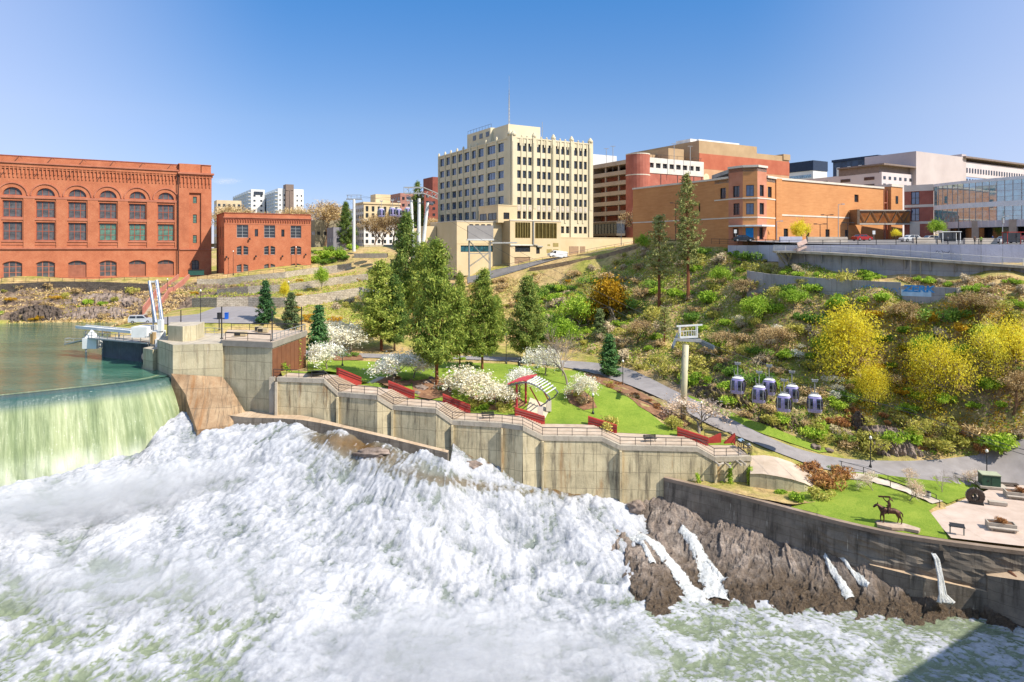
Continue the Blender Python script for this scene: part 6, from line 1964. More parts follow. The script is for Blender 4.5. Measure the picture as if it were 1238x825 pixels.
b.build('graffiti', M_gblue, root)
b = MB(); a = P(1160,349,114.4); c = P(1184,366,112.5)
b.bar(a + Vector((0,0,-.6)), c, .5,.5); b.box(a.x - .3, a.y, -10, a.x + .3, a.y + .4, a.z + .1)
tag(b.build('concrete_curb', M_cap, origin='base'), 'pale sloping concrete edge running down from the right end of the graffiti wall', 'curb')
d = vtop[4] - vtop[3]; f = Face(vtop[3], d); b = MB(f.mat(-.03)); rnd = random.Random(8)
for k in range(9): x = f.x(1131) + k * .32; z = f.z(305,1140); b.bar((x, 0, z + rnd.uniform(-.3,.3)),(x + .3,0, z + rnd.uniform(-.35,.35)),.06)
tag(b.build('graffiti', M_dark, origin='base'), 'thin dark scribbled graffiti on the pale viaduct wall', 'graffiti')
ST = [(p.x, p.y + .2) for p in vtop[:-1]] + [(170,90),(170,190),(100,190),(60,168),(40,178),(30,190),(52,162),(56,158)]
M_side = mat('pavement_concrete', [(.3, '#a59c92'),(.7, '#bab1a6')], .5)
struct(patch('street', ST, M_street, 0,3.0, zfun=lambda x, y: .42 + 1.6*smooth(120,172, y + 0*x)))
# ------------------------------------------------------------------ vegetation
def leaf_mat(name, stops, trans=0.25, rough=0.7):
 m = bpy.data.materials.new(name); m.use_nodes = True
 n, l = m.node_tree.nodes, m.node_tree.links
 b = n['Principled BSDF']; b.inputs['Roughness'].default_value = rough; b.inputs['Specular IOR Level'].default_value = 0.25
 g = n.new('ShaderNodeNewGeometry'); oi = n.new('ShaderNodeObjectInfo')
 tc = n.new('ShaderNodeTexCoord'); nz = n.new('ShaderNodeTexNoise'); nz.inputs['Scale'].default_value = 0.9; nz.inputs['Detail'].default_value = 3
 l.new(tc.outputs['Object'], nz.inputs['Vector'])
 a = n.new('ShaderNodeMath'); a.operation = 'MULTIPLY'; a.inputs[1].default_value = 0.45; l.new(g.outputs['Random Per Island'], a.inputs[0])
 b2 = n.new('ShaderNodeMath'); b2.operation = 'MULTIPLY_ADD'; b2.inputs[1].default_value = 0.7; l.new(nz.outputs['Fac'], b2.inputs[0]); l.new(a.outputs[0], b2.inputs[2])
 c2 = n.new('ShaderNodeMath'); c2.operation = 'MULTIPLY_ADD'; c2.inputs[1].default_value = 0.24; l.new(oi.outputs['Random'], c2.inputs[0]); l.new(b2.outputs[0], c2.inputs[2])
 d = n.new('ShaderNodeMath'); d.operation = 'SUBTRACT'; d.inputs[1].default_value = 0.18; l.new(c2.outputs[0], d.inputs[0])
 r = n.new('ShaderNodeValToRGB'); e = r.color_ramp.elements
 while len(e) < len(stops): e.new(.5)
 for i, (p, c) in enumerate(stops): e[i].position = p; e[i].color = cc(c)
 l.new(d.outputs[0], r.inputs[0])
 for q_ in e: q_.color = tuple(min(.92, x*1.22) for x in q_.color[:3]) + (1,)
 l.new(r.outputs[0], b.inputs['Base Color'])
 if trans:
  t = n.new('ShaderNodeBsdfTranslucent'); l.new(r.outputs[0], t.inputs['Color'])
  mx = n.new('ShaderNodeMixShader'); mx.inputs[0].default_value = trans
  l.new(b.outputs[0], mx.inputs[1]); l.new(t.outputs[0], mx.inputs[2]); l.new(mx.outputs[0], n['Material Output'].inputs['Surface'])
 return m
L_pine = leaf_mat('pine_needles', [(.2, '#566c28'),(.5, '#82913a'),(.8, '#b0b254')])
L_pine2 = leaf_mat('dark_pine_needles', [(.2, '#3f5c28'),(.5, '#647a36'),(.8, '#94994a')])
L_spruce = leaf_mat('spruce_needles', [(.2, '#2c4a2c'),(.5, '#436a3c'),(.8, '#66884a')], .15)
L_pond = leaf_mat('grey_green_needles', [(.2, '#5c6838'),(.5, '#878c50'),(.8, '#aca868')], .2)
L_green = leaf_mat('fresh_green_leaves', [(.2, '#638226'),(.5, '#90ad36'),(.8, '#bccb52')], .35)
L_deep = leaf_mat('deep_green_leaves', [(.2, '#456624'),(.5, '#668832'),(.8, '#90a448')], .3)
L_olive = leaf_mat('olive_leaves', [(.2, '#757838'),(.5, '#a3a048'),(.8, '#c8bc66')], .3)
L_yellow = leaf_mat('yellow_leaves', [(.2, '#b8ac30'),(.5, '#dccc3c'),(.8, '#efe264')], .6)
L_gold = leaf_mat('golden_leaves', [(.2, '#8a6a14'),(.5, '#b8901e'),(.8, '#d2ac34')], .35)
L_white = leaf_mat('white_blossom', [(.2, '#c2b48e'),(.45, '#e6dcc0'),(.8, '#f4efe0')], .3)
L_pink = leaf_mat('pale_pink_blossom', [(.2, '#c0a48c'),(.5, '#dcc4ac'),(.8, '#ecdcca')], .3)
L_brown = leaf_mat('brown_twigs', [(.2, '#876f4a'),(.5, '#b39868'),(.8, '#d2b988')], .1)
L_red = leaf_mat('reddish_buds', [(.2, '#7f5436'),(.5, '#a57446'),(.8, '#b99458')], .25)
L_grey = leaf_mat('grey_twigs', [(.2, '#93846a'),(.5, '#b8a686'),(.8, '#d6c5a2')], .1)
M_bark = mat('bark', [(.3, '#5a4434'),(.7, '#7b6048')], 1.5,.95)
M_barkr = mat('reddish_bark', [(.3, '#6b4028'),(.7, '#935c3c')], 1.5,.95)
M_barkg = mat('grey_bark', [(.3, '#7d7062'),(.7, '#a09282')], 1.5,.95)
class Leaves:
 def __init__(s): s.c = []; s.sz = []; s.asp = []; s.nrm = []
 def add(s, c, sz, asp, nrm): s.c.append(c); s.sz.append(sz); s.asp.append(asp); s.nrm.append(nrm)
def quads(cen, sz, asp, rng, bias=None, up=0.0):
 """numpy leaf quads: cen (n,3)"""
 n = len(cen)
 d = rng.normal(size=(n, 3));
 if bias is not None: d = d*0.75 + bias
 d[:, 2] += up
 d /= np.linalg.norm(d, axis=1)[:, None] + 1e-9
 r = rng.normal(size=(n, 3)); a = np.cross(d, r); a /= np.linalg.norm(a, axis=1)[:, None] + 1e-9
 b = np.cross(d, a)
 a = a*(sz*asp)[:, None] * .5; b = b*sz[:, None] * .5
 return np.stack([cen - a, cen - b * .6 + a * .1, cen + a, cen + b * .6 - a * .1], 1)
def mesh_quads(name, q, m):
 n = len(q); me = bpy.data.meshes.new(name)
 me.vertices.add(n*4); me.vertices.foreach_set('co', q.reshape(-1).astype(np.float32))
 me.loops.add(n*4); me.loops.foreach_set('vertex_index', np.arange(n*4, dtype=np.int32))
 me.polygons.add(n); me.polygons.foreach_set('loop_start', np.arange(0, n*4,4, dtype=np.int32)); me.polygons.foreach_set('loop_total', np.full(n, 4, dtype=np.int32))
 me.materials.append(m); me.update(calc_edges=True)
 return me
PROTO = {}
PH = {}
def reg(name, parts, label=None):
 """parts: [(part name, mesh)] kept as an unlinked prototype"""
 PROTO[name] = parts
 PH[name] = max(max(v.co.z for v in me.vertices) for _, me in parts if len(me.vertices))
def conifer(seed, H, R, m, bark, base=0.16, nb=95, clumps=7, sparse=1.0, droop=.12, shape=.8, csz=.62, leaf=.34, lpc=16):
 rng = np.random.default_rng(seed); tr = MB()
 lean = rng.normal(size=2) * .015*H
 pts = [(lean[0] * t*t, lean[1] * t*t, H*t) for t in (0,.25,.5,.75,1)]
 r0 = .012*H + .08
 tr.tube([(0,0,-1)] + pts, [r0*1.15, r0, r0 * .8, r0 * .58, r0 * .35,.03], 7, cap=False)
 br = MB(); cen = []; bi = []
 for k in range(nb):
  t = base + (1 - base)*((k + rng.random())/nb)
  rr = R*((1 - (t - base)/(1 - base)) ** shape)*rng.uniform(.6,1.12) + .25
  if t < base + .12: rr *= rng.uniform(.5,.95)
  az = k*2.4 + rng.normal() * .5; z = t*H
  cx, cy = lean[0] * t*t, lean[1] * t*t
  nseg = 4; P_ = []
  for j in range(nseg + 1):
   s = j/nseg
   P_.append((cx + math.cos(az)*rr*s, cy + math.sin(az)*rr*s, z - droop*rr*math.sin(s*math.pi)*1.0 + rr * .18*s*s*(1 if t < .8 else 2.2)))
  br.tube(P_, [r0 * .22*(1 - t) + .03,.03,.025,.02,.01], 4, cap=False)
  nc = max(2, int(clumps*(rr/R) ** .7*sparse + rng.random()))
  for c in range(nc):
   s = rng.uniform(.3,1.02); j = min(int(s*nseg), nseg - 1); f_ = s*nseg - j
   p = np.array(P_[j])*(1 - f_) + np.array(P_[min(j + 1, nseg)])*f_
   side = (rng.random() - .5)*rr * .42*s
   p = p + np.array([-math.sin(az)*side, math.cos(az)*side, rng.normal() * .1])
   cen.append(p); bi.append((math.cos(az) * .3, math.sin(az) * .3,.55))
 for j in range(5): cen.append(np.array([lean[0], lean[1], H - .25*j])); bi.append((0,0,.8))
 cen = np.array(cen); bi = np.array(bi)
 C = np.repeat(cen, lpc, 0); B = np.repeat(bi, lpc, 0)
 C = C + rng.normal(size=C.shape)*np.array([csz * .5, csz * .5, csz * .3])
 q = quads(C, rng.uniform(.6,1.3, len(C))*leaf, np.full(len(C),1.9), rng, B)
 a = tr.build('trunk', bark, nocol=True); b = br.build('branches', bark, nocol=True)
 return [('trunk', a.data),('branches', b.data),('crown', mesh_quads('crown', q, m))]
def branchy(seed, H, spread, levels, m_bark, r0=None, fork=(3,4), trunk=.28, up=.55, twig=.02, wob=.15, lenf=.68):
 """recursive limbs; returns MB trunk, MB limbs, tips array"""
 rng = np.random.default_rng(seed); tr = MB(); lb = MB(); tips = []
 r0 = r0 or .014*H + .04
 def grow(p, d, L, r, lv):
  n = 3; pts = [p]; dd = d
  for i in range(n):
   dd = dd + rng.normal(size=3)*wob; dd[2] += .04; dd = dd/np.linalg.norm(dd)
   pts.append(pts[-1] + dd*L/n)
  (tr if lv == 0 else lb).tube([tuple(x) for x in pts], [r, r * .85, r * .7, r * .55], 7 if lv == 0 else (5 if lv < 2 else 3), cap=False)
  if lv >= levels:
   for i in (1,2,3): tips.append(pts[i])
   return
  if lv >= levels - 1: tips.append(pts[3])
  k = rng.integers(fork[0], fork[1] + 1)
  a0 = rng.random()*6.28
  for j in range(k):
   az = a0 + j*6.28/k + rng.normal() * .3; tilt = spread*rng.uniform(.55,1.25)
   ref = np.cross(dd, [0,0,1.0]) if abs(dd[2]) < .95 else np.array([1.0,0,0])
   ref /= np.linalg.norm(ref); o = np.cross(dd, ref)
   nd = dd*math.cos(tilt) + (ref*math.cos(az) + o*math.sin(az))*math.sin(tilt)
   nd[2] = nd[2] + up * .25; nd /= np.linalg.norm(nd)
   s = rng.uniform(.55,1.0) if j else 1.0
   grow(pts[-1] if j < 2 else pts[2], nd, L*lenf*(1.35 if lv == 0 else 1)*(.75 + .35*s), max(r * .55, twig * .5), lv + 1)
 grow(np.array([0,0,-.15]), np.array([0,0,1.0]), H*trunk, r0,0)
 return tr, lb, np.array(tips)
def leafy(seed, H, spread, levels, m_leaf, bark, npt=10, csz=.5, leaf=.25, asp=1.4, **kw):
 tr, lb, tips = branchy(seed, H, spread, levels, bark, **kw)
 rng = np.random.default_rng(seed + 99)
 parts = [('trunk', tr.build('trunk', bark, nocol=True).data),('branches', lb.build('branches', bark, nocol=True).data)]
 if npt:
  C = np.repeat(tips, npt, 0); C = C + rng.normal(size=C.shape)*csz * .5
  parts.append(('crown', mesh_quads('crown', quads(C, rng.uniform(.6,1.3, len(C))*leaf, np.full(len(C), asp), rng, None, .3), m_leaf)))
 return parts
def shrub(seed, m_leaf, n=900, leaf=.16, flat=.75, stems=10, m_st=None, lumps=7, asp=1.5, hollow=.35, twigs=0):
 """unit shrub: radius 1, height ~1.2"""
 rng = np.random.default_rng(seed); lc = rng.normal(size=(lumps, 3))*np.array([.45,.45,.22]); lc[:, 2] = np.abs(lc[:, 2]) + .35
 lr = rng.uniform(.32,.62, lumps)
 k = rng.integers(0, lumps, n); d = rng.normal(size=(n, 3)); d /= np.linalg.norm(d, axis=1)[:, None]
 rad = lr[k] * (hollow + (1 - hollow)*rng.random(n) ** .5)*rng.uniform(.8,1.15, n)
 C = lc[k] + d*rad[:, None] * np.array([1,1, flat]); C = C[C[:, 2] > .02]
 q = quads(C, rng.uniform(.6,1.4, len(C))*leaf, np.full(len(C), asp), rng, None, .25)
 st = MB()
 for i in range(stems):
  e = lc[i % lumps] + rng.normal(size=3) * .15
  st.tube([(rng.normal() * .08, rng.normal() * .08,-.1), tuple(e * .5 + rng.normal(size=3) * .05), tuple(e)], [.03,.02,.01], 4, cap=False)
  for j in range(twigs):
   dd = rng.normal(size=3); dd[2] = abs(dd[2]); dd /= np.linalg.norm(dd)
   s = e*rng.uniform(.4,1); st.tube([tuple(s), tuple(s + dd*rng.uniform(.25,.6))], [.012,.005], 3, cap=False)
 return [('stems', st.build('stems', m_st or M_barkg, nocol=True).data),('foliage', mesh_quads('foliage', q, m_leaf))]
def plant(proto, loc, s=1.0, rz=0.0, name='tree', label=None, cat='tree', group=None, sz=None):
 e = empty(name, loc, rz, label, cat, group)
 e.scale = (s, s, sz or s)
 for pn_, me in PROTO[proto]:
  o = bpy.data.objects.new(pn_, me); COL.objects.link(o); o.parent = e
 return e
for i, sd in enumerate((3,7,12)):
 reg('pine%d' % i, conifer(sd, 16,5.6, L_pine, M_barkr, base=.17, nb=120, clumps=9, shape=.8, csz=.8, lpc=30, leaf=.27))
reg('pineD', conifer(21,16,5.4, L_pine2, M_bark, base=.14, nb=120, clumps=9, shape=.8, csz=.8, lpc=30, leaf=.27))
reg('spruce', conifer(31,9,2.2, L_spruce, M_bark, base=.04, nb=90, clumps=7, shape=.85, csz=.45, leaf=.28, droop=.25))
reg('bluespruce', conifer(33,9,2.3, leaf_mat('dusty_spruce', [(.2, '#46583a'),(.5, '#68784a'),(.8, '#86905c')], .15), M_bark, base=.04, nb=85, clumps=6, shape=.8, csz=.45, leaf=.28))
reg('tallpine', conifer(41,30,3.9, L_pond, M_barkr, base=.3, nb=150, clumps=5, shape=.55, csz=.6, leaf=.36, lpc=12, sparse=.9, droop=.3))
reg('tallpine2', conifer(43,20,3.2, L_pond, M_barkr, base=.34, nb=85, clumps=4.5, shape=.5, csz=.6, leaf=.34, lpc=12, sparse=.85, droop=.25))
for i, sd in enumerate((51,57)):
 reg('cherry%d' % i, leafy(sd, 5,.85,4, L_white, M_barkg, npt=7, csz=.5, leaf=.2, asp=1.2, trunk=.24, up=.35, lenf=.72))
reg('pinkcherry', leafy(55,4,.75,4, L_pink, M_barkg, npt=3, csz=.35, leaf=.13, asp=1.2, trunk=.3, up=.4, lenf=.66))
reg('yellow0', leafy(61,8,.5,5, L_yellow, M_barkg, npt=10, csz=.8, leaf=.095, asp=1.3, trunk=.07, up=.8, lenf=.8, fork=(3,3), wob=.22))
reg('yellow1', leafy(67,8,.55,5, L_yellow, M_barkg, npt=9, csz=.9, leaf=.095, asp=1.3, trunk=.07, up=.8, lenf=.82, fork=(3,3), wob=.25))
reg('gold', leafy(63,7,.7,4, L_gold, M_barkg, npt=14, csz=.9, leaf=.24, asp=1.3, trunk=.14, up=.4, lenf=.8))
reg('green', leafy(71,7,.7,4, L_green, M_barkg, npt=12, csz=.9, leaf=.28, asp=1.3, trunk=.2, up=.4, lenf=.76))
reg('bare', leafy(81,9,.5,5, None, M_barkg, npt=0, trunk=.26, up=.6, lenf=.68))
reg('barebrown', leafy(83,9,.55,5, L_brown, M_bark, npt=2, csz=.35, leaf=.12, asp=2.5, trunk=.2, up=.5, lenf=.72))
reg('s_green', shrub(1, L_green, 900,.17)); reg('s_green2', shrub(2, L_green, 800,.16, lumps=9, flat=.6))
reg('s_deep', shrub(3, L_deep, 1000,.15)); reg('s_olive', shrub(4, L_olive, 800,.14, twigs=3)); reg('s_olive2', shrub(14, L_olive, 700,.13, twigs=4, lumps=9))
reg('s_brown', shrub(5, L_brown, 600,.12, asp=3, twigs=8, stems=14)); reg('s_grey', shrub(6, L_grey, 550,.12, asp=3.2, twigs=9, stems=14))
reg('s_yellow', shrub(7, L_yellow, 650,.14, twigs=3)); reg('s_gold', shrub(8, L_gold, 800,.15, twigs=3)); reg('s_white', shrub(9, L_white, 700,.12, twigs=4)); reg('s_red', shrub(10, L_red, 800,.12, asp=2.4, twigs=7, stems=14))
reg('s_low', shrub(11, L_deep, 700,.12, flat=.5))
RN = random.Random(11)
def tree_px(proto, u, vb, vt, Hproto, label, name='pine_tree', cat='tree', group=None, Y=None, wide=1.0, rz=None):
 """stand a tree on the ground where the photo shows its foot, as tall as the photo shows it"""
 g = G(u, vb) if Y is None else None
 if Y is not None:
  x = (u - UC)/F*Y; g = Vector((x, Y, TZ(x, Y)))
 top = -(vt - VH)/F*g.y
 h = top - g.z
 s = h/PH.get(proto, Hproto)
 return plant(proto, g, s*wide, RN.random()*6.28 if rz is None else rz, name, label, cat, group, sz=s)
GP = 'tall conifers in the riverside park'
tree_px('pine0', 461,424,312,16, 'bright green pine with forked trunks at the left end of the park conifers', group=GP, wide=1.1)
tree_px('pineD', 477,424,330,16, 'slimmer pine with a dark trunk just right of the bright green left pine', group=GP, wide=.85)
tree_px('pineD', 490,400,252,16, 'tallest dark pine behind, its tip beside the three legged gondola tower', group=GP, wide=.72, Y=168)
tree_px('pine1', 528,466,285,16, 'big yellow green pine in front with a reddish trunk, widest of the park', group=GP, wide=.78)
tree_px('pine2', 556,446,326,16, 'thin airy pine between the big yellow green pine and the pointed one', group=GP, wide=.55)
tree_px('pine0', 583,447,322,16, 'pointed pine right of the park centre, standing before the van road', group=GP, wide=.8, rz=2)
tree_px('pineD', 637,437,330,16, 'round shouldered dark pine at the right end of the park conifers', group=GP, wide=.95)
tree_px('pine1', 512,410,290,16, 'bushy pine behind the big yellow green one, below the cream annex', group=GP, wide=.8, Y=160, rz=1)
tree_px('pine2', 601,420,355,16, 'small pine half hidden behind the pointed pine', group=GP, wide=.8, Y=158)
tree_px('spruce', 321,391,337,9, 'dark green spruce beside the parking lot', 'spruce_tree', group='spruces near the dam', wide=1.0)
tree_px('bluespruce', 352,398,352,9, 'dusty olive spruce behind the deck railing', 'spruce_tree', group='spruces near the dam', wide=1.2)
tree_px('spruce', 385,434,366,9, 'narrow dark green spruce between the brown sided block and the blossoms', 'spruce_tree', group='spruces near the dam', wide=1.05)
tree_px('spruce', 737,455,402,9, 'dark green young spruce at the path bend', 'spruce_tree', wide=1.2)
tree_px('bluespruce', 725,405,372,9, 'small spruce in the scrub above the path', 'spruce_tree', wide=1.2, Y=150)
tree_px('tallpine', 832,363,207,30, 'very tall sparse pine on the hillside, standing before the tan store', group='tall hillside pines', rz=.5)
tree_px('tallpine2', 797,372,258,20, 'second sparse hillside pine, shorter, left of the tallest one', group='tall hillside pines', wide=1.25)
tree_px('tallpine2', 803,420,371,20, 'short sparse pine on the slope below the two tall ones', group='tall hillside pines', wide=1.6)
tree_px('pineD', 504,330,217,16, 'dark spire shaped conifer behind the three legged gondola tower', Y=250, wide=.55)
tree_px('pineD', 418,300,242,16, 'dark conifer beside the single gondola mast, before the cream hotel', Y=265, wide=.75)
GB = 'white blossoming trees'
tree_px('cherry0', 476,462,422,4.7, 'broad white blossoming tree on the left lawn, in front of the forked pine', 'cherry_tree', group=GB, wide=1.55)
tree_px('cherry1', 500,458,425,4.7, 'second white blossoming tree touching the broad one from the right', 'cherry_tree', group=GB, wide=1.1)
tree_px('cherry1', 395,447,410,4.7, 'creamy blossoming tree right of the narrow dark spruce', 'cherry_tree', group=GB, wide=1.2)
tree_px('cherry0', 424,426,388,4.7, 'twiggy pale blossoming tree behind the left lawn lamp', 'cherry_tree', group=GB, wide=1.5, rz=3)
tree_px('cherry0', 404,416,384,4.7, 'greyish blossoming tree behind the narrow spruce top', 'cherry_tree', group=GB, wide=1.1, rz=1)
tree_px('cherry1', 571,490,441,4.7, 'wide white blossoming tree left of the pergola', 'cherry_tree', group=GB, wide=1.5, rz=2)
tree_px('cherry0', 600,493,455,4.7, 'white blossoms reaching under the red pergola roof', 'cherry_tree', group=GB, wide=1.2, rz=4)
tree_px('cherry1', 628,474,441,4.7, 'low white blossoming tree just behind the pergola', 'cherry_tree', group=GB, wide=1.3, rz=5)
tree_px('cherry0', 659,454,417,4.7, 'small pale blossoming tree at the back edge of the lawn', 'cherry_tree', group=GB, wide=1.1, rz=1.5)
tree_px('cherry1', 711,488,450,4.7, 'lone white blossoming sapling on the open lawn', 'cherry_tree', group=GB, wide=1.0, rz=2.5)
tree_px('pinkcherry', 845,524,480,3.9, 'pale pink blossoming tree in front of the gondola tower foot', 'cherry_tree', group=GB, wide=1.8, rz=2.5)
tree_px('cherry0', 455,372,345,4.7, 'pale blossom behind the forked pine', 'cherry_tree', group=GB, wide=1.1, rz=2.5)
for u, vb, vt, lab in ((1056,594,568, 'small thin blossoming sapling left of the horse statue'),(1099,606,578, 'small blossoming sapling beside the concrete steps'),(1139,596,569, 'bare young sapling on the plaza lawn'),
                       (1181,588,567, 'pale sapling in front of the green utility box'),(1094,582,564, 'peach blossoming sapling at the road edge, above the steps'),(1160,588,570, 'pink blossoming sapling between the bare one and the utility box')):
 tree_px('pinkcherry' if 'bare' not in lab else 'bare', u, vb, vt, 3.9 if 'bare' not in lab else 8.5, lab, 'sapling', group='saplings on the plaza lawns', wide=1.0)
tree_px('bare', 686,466,392,8.5, 'tall bare grey tree on the lawn, right of the small blossoming tree', 'bare_tree', group='bare trees on the lawn')
tree_px('bare', 680,455,398,8.5, 'slimmer bare tree just behind the tall grey bare one', 'bare_tree', group='bare trees on the lawn', wide=.8)
tree_px('barebrown', 772,300,252,8.5, 'bare reddish brown tree in front of the tan store left wall', 'bare_tree', Y=200, wide=1.1)
for k, (u, vb, vt, Y) in enumerate(((392,300,240,300),(368,300,250,330),(330,300,255,300),(462,296,258,270),(474,296,254,262),(300,300,250,320),(452,300,262,285),(278,300,245,340),(356,300,248,340),(405,300,248,320),(524,300,262,300))):
 tree_px('barebrown', u, vb, vt, 8.5, 'bare brown tree on the skyline behind the small brick building', 'bare_tree', group='bare trees on the skyline', Y=Y, wide=1.3)
tree_px('yellow0', 1040,455,352,7.6, 'large bright yellow budding tree on the slope below the graffiti wall', 'yellow_tree', group='yellow trees on the slope', wide=.85)
tree_px('yellow1', 1140,475,385,7.6, 'bright yellow tree in the middle of the right hand slope', 'yellow_tree', group='yellow trees on the slope', wide=.72)
tree_px('yellow0', 1216,455,372,7.6, 'yellow tree at the right edge of the picture', 'yellow_tree', group='yellow trees on the slope', wide=.7, rz=2)
tree_px('yellow1', 1185,445,375,7.6, 'paler yellow tree behind, between the two right hand yellow trees', 'yellow_tree', group='yellow trees on the slope', wide=.7, rz=4)
tree_px('yellow0', 1060,490,430,7.6, 'smaller yellow tree touching the lower right of the largest yellow one', 'yellow_tree', group='yellow trees on the slope', wide=.75, rz=5)
tree_px('gold', 747,392,322,6.6, 'golden ochre tree left of the tall hillside pines', 'golden_tree', wide=1.0)
tree_px('green', 778,345,280,6.6, 'yellow green tree behind the shorter tall pine', 'green_tree', wide=.8, Y=180)
tree_px('green', 1132,292,262,6.6, 'small yellow street tree before the brick library bay', 'street_tree', Y=160, wide=.8, group='street trees')
PH['street_y'] = PH['green']
PROTO['street_y'] = [PROTO['green'][0], PROTO['green'][1], ('crown', (lambda me: (me.materials.clear(), me.materials.append(L_yellow), me)[2])(PROTO['green'][2][1].copy()))]
tree_px('street_y', 967,291,262,6.6, 'small yellow street tree before the tan store right wall', 'street_tree', Y=158, wide=.7, group='street trees')
tree_px('street_y', 1083,292,275,6.6, 'tiny yellow street tree under the amber footbridge', 'street_tree', Y=158, wide=.8, group='street trees')
tree_px('green', 500,384,318,6.6, 'green tree between the pines', 'green_tree', Y=166, wide=.5)
tree_px('green', 389,352,318,6.6, 'slim yellow green young tree on the stone terraces', 'green_tree', wide=.55)
tree_px('street_y', 344,366,336,6.6, 'slim yellow young tree on the lower terrace', 'green_tree', wide=.45)
placed = [(g_.x, g_.y, 4.0) for g_ in (G(1098,360), G(1112,361), G(1125,362))]
def scatter(protos, label, poly, n, sr, name='shrub', cat='shrub', group=None, flat=(.8,1.1), avoid=None, seed=1, mind=.5):
 rn = random.Random(seed)
 us = [p[0] for p in poly]; vs = [p[1] for p in poly]; k = 0; tries = 0
 while k < n and tries < n*30:
  tries += 1
  u = rn.uniform(min(us), max(us)); v = rn.uniform(min(vs), max(vs))
  if not bool(inpoly(np.array(u), np.array(v), poly)): continue
  g = G(u, v)
  if inpoly(np.array(g.x), np.array(g.y), path_poly) or inpoly(np.array(g.x), np.array(g.y), road_poly): continue
  r = rn.uniform(*sr)
  if any((g.x - a) ** 2 + (g.y - b_) ** 2 < ((r + c)*mind) ** 2 for a, b_, c in placed): continue
  placed.append((g.x, g.y, r)); k += 1
  g.z -= .1
  plant(rn.choice(protos), g, r, rn.random()*6.28, name, label, cat, group, sz=r*rn.uniform(*flat))
HL = [(655,350),(700,330),(770,305),(860,302),(930,320),(1090,358),(1238,365),(1238,545),(1130,552),(1030,545),(985,535),(905,505),(850,475),(790,450),(745,440),(700,425),(655,410)]
LOW = [(840,400),(1238,440),(1238,545),(1040,540),(905,500),(850,470)]
GH = 'scrub on the hillside'
scatter(['s_deep'], 'deep green shrub among the dense hillside scrub', HL, 22,(1.2,2.6), group='deep green hillside shrubs', seed=1)
scatter(['s_green', 's_green2'], 'fresh green leafy shrub among the dense hillside scrub', HL, 46,(1.1,2.9), group='fresh green hillside shrubs', seed=2)
scatter(['s_olive', 's_olive2'], 'olive shrub among the dense hillside scrub', HL, 66,(1.1,2.8), group='olive hillside shrubs', seed=3)
scatter(['s_brown', 's_grey'], 'leafless brown twiggy shrub among the dense hillside scrub', HL, 85,(1.0,2.4), name='twiggy_shrub', group='twiggy hillside shrubs', seed=4)
scatter(['s_white'], 'pale cream flowering shrub on the hillside', [(880,380),(960,390),(1010,500),(1100,510),(960,440)], 9,(.9,1.7), name='flowering_shrub', group='cream flowering shrubs', seed=5)
scatter(['s_gold', 's_yellow'], 'golden yellow shrub on the hillside', [(1050,350),(1238,380),(1238,500),(1120,500),(1020,440)], 12,(.8,1.8), group='golden hillside shrubs', seed=6)
scatter(['s_red'], 'rusty red budding shrub low on the hillside', [(1000,490),(1160,520),(1238,545),(1140,550),(1000,520)], 12,(.8,1.7), group='rusty hillside shrubs', seed=7)
scatter(['s_green', 's_green2'], 'bright green shrub at the foot of the grey viaduct', [(945,329),(1060,334),(1160,346),(1150,351),(1060,341),(945,335)], 16,(.8,1.5), group='shrubs below the viaduct', seed=8, mind=.3)
scatter(['s_green2', 's_olive'], 'green shrub along the hilltop before the tan store', [(840,300),(915,303),(930,322),(850,325)], 10,(.8,1.6), group='hilltop shrubs', seed=9)
scatter(['s_olive', 's_brown', 's_gold'], 'dry brushy shrub between the pines and the van road', [(560,345),(650,332),(700,330),(650,400),(560,400)], 20,(.8,1.9), group='shrubs below the van road', seed=10)
scatter(['s_green', 's_deep'], 'lush green shrub behind the right hand park pine', [(650,350),(720,350),(735,420),(650,415)], 22,(1.2,2.6), group='lush shrubs behind the park', seed=11, mind=.35)
scatter(['s_olive', 's_brown', 's_red'], 'low shrub in the planting bed between lawn and path', [(700,452),(720,452),(760,468),(800,492),(835,512),(825,522),(770,492),(730,470)], 18,(.6,1.15), group='bed shrubs along the lawn', seed=12, mind=.35)
scatter(['s_green', 's_olive', 's_gold', 's_brown'], 'shrub on the stone terraces below the small brick building', [(190,342),(420,335),(470,350),(480,395),(400,400),(340,380),(240,362)], 38,(.6,1.5), group='terrace shrubs', seed=13)
scatter(['s_green', 's_deep'], 'yellow green shrub right of the small brick building', [(376,305),(425,300),(430,318),(380,322)], 9,(1.6,2.8), group='shrubs by the small brick building', seed=14, mind=.3)
scatter(['s_olive', 's_gold', 's_brown', 's_green'], 'brushy shrub on the bluff below the powerhouse', [(0,345),(180,345),(215,372),(170,390),(90,388),(0,388)], 26,(.7,1.9), group='bluff shrubs', seed=15)
scatter(['s_olive', 's_green', 's_low', 's_red'], 'low shrub in the park beds', [(400,432),(560,432),(620,468),(600,496),(545,485),(440,445)], 18,(.6,1.3), group='park bed shrubs', seed=16)
scatter(['s_green', 's_olive'], 'leafy shrub in the bed left of the pergola', [(566,485),(622,478),(640,498),(604,500),(566,497)], 11,(.7,1.3), group='pergola bed shrubs', seed=17, mind=.3)
def one(proto, u, v, r, label, sz=None, name='shrub', cat='shrub', group=None, z=None):
 g = G(u, v) if z is None else PZ(u, v, z)
 placed.append((g.x, g.y, r))
 return plant(proto, g, r, RN.random()*6, name, label, cat, group, sz=sz or r)
one('s_olive', 738,520,2.0, 'big round olive shrub at the lawn edge above the fifth red stair wall')
one('s_brown', 707,489,1.3, 'brownish shrub on the open lawn, left of two'); one('s_olive2', 697,480,1.2, 'low olive shrub on the open lawn beside the lone sapling')
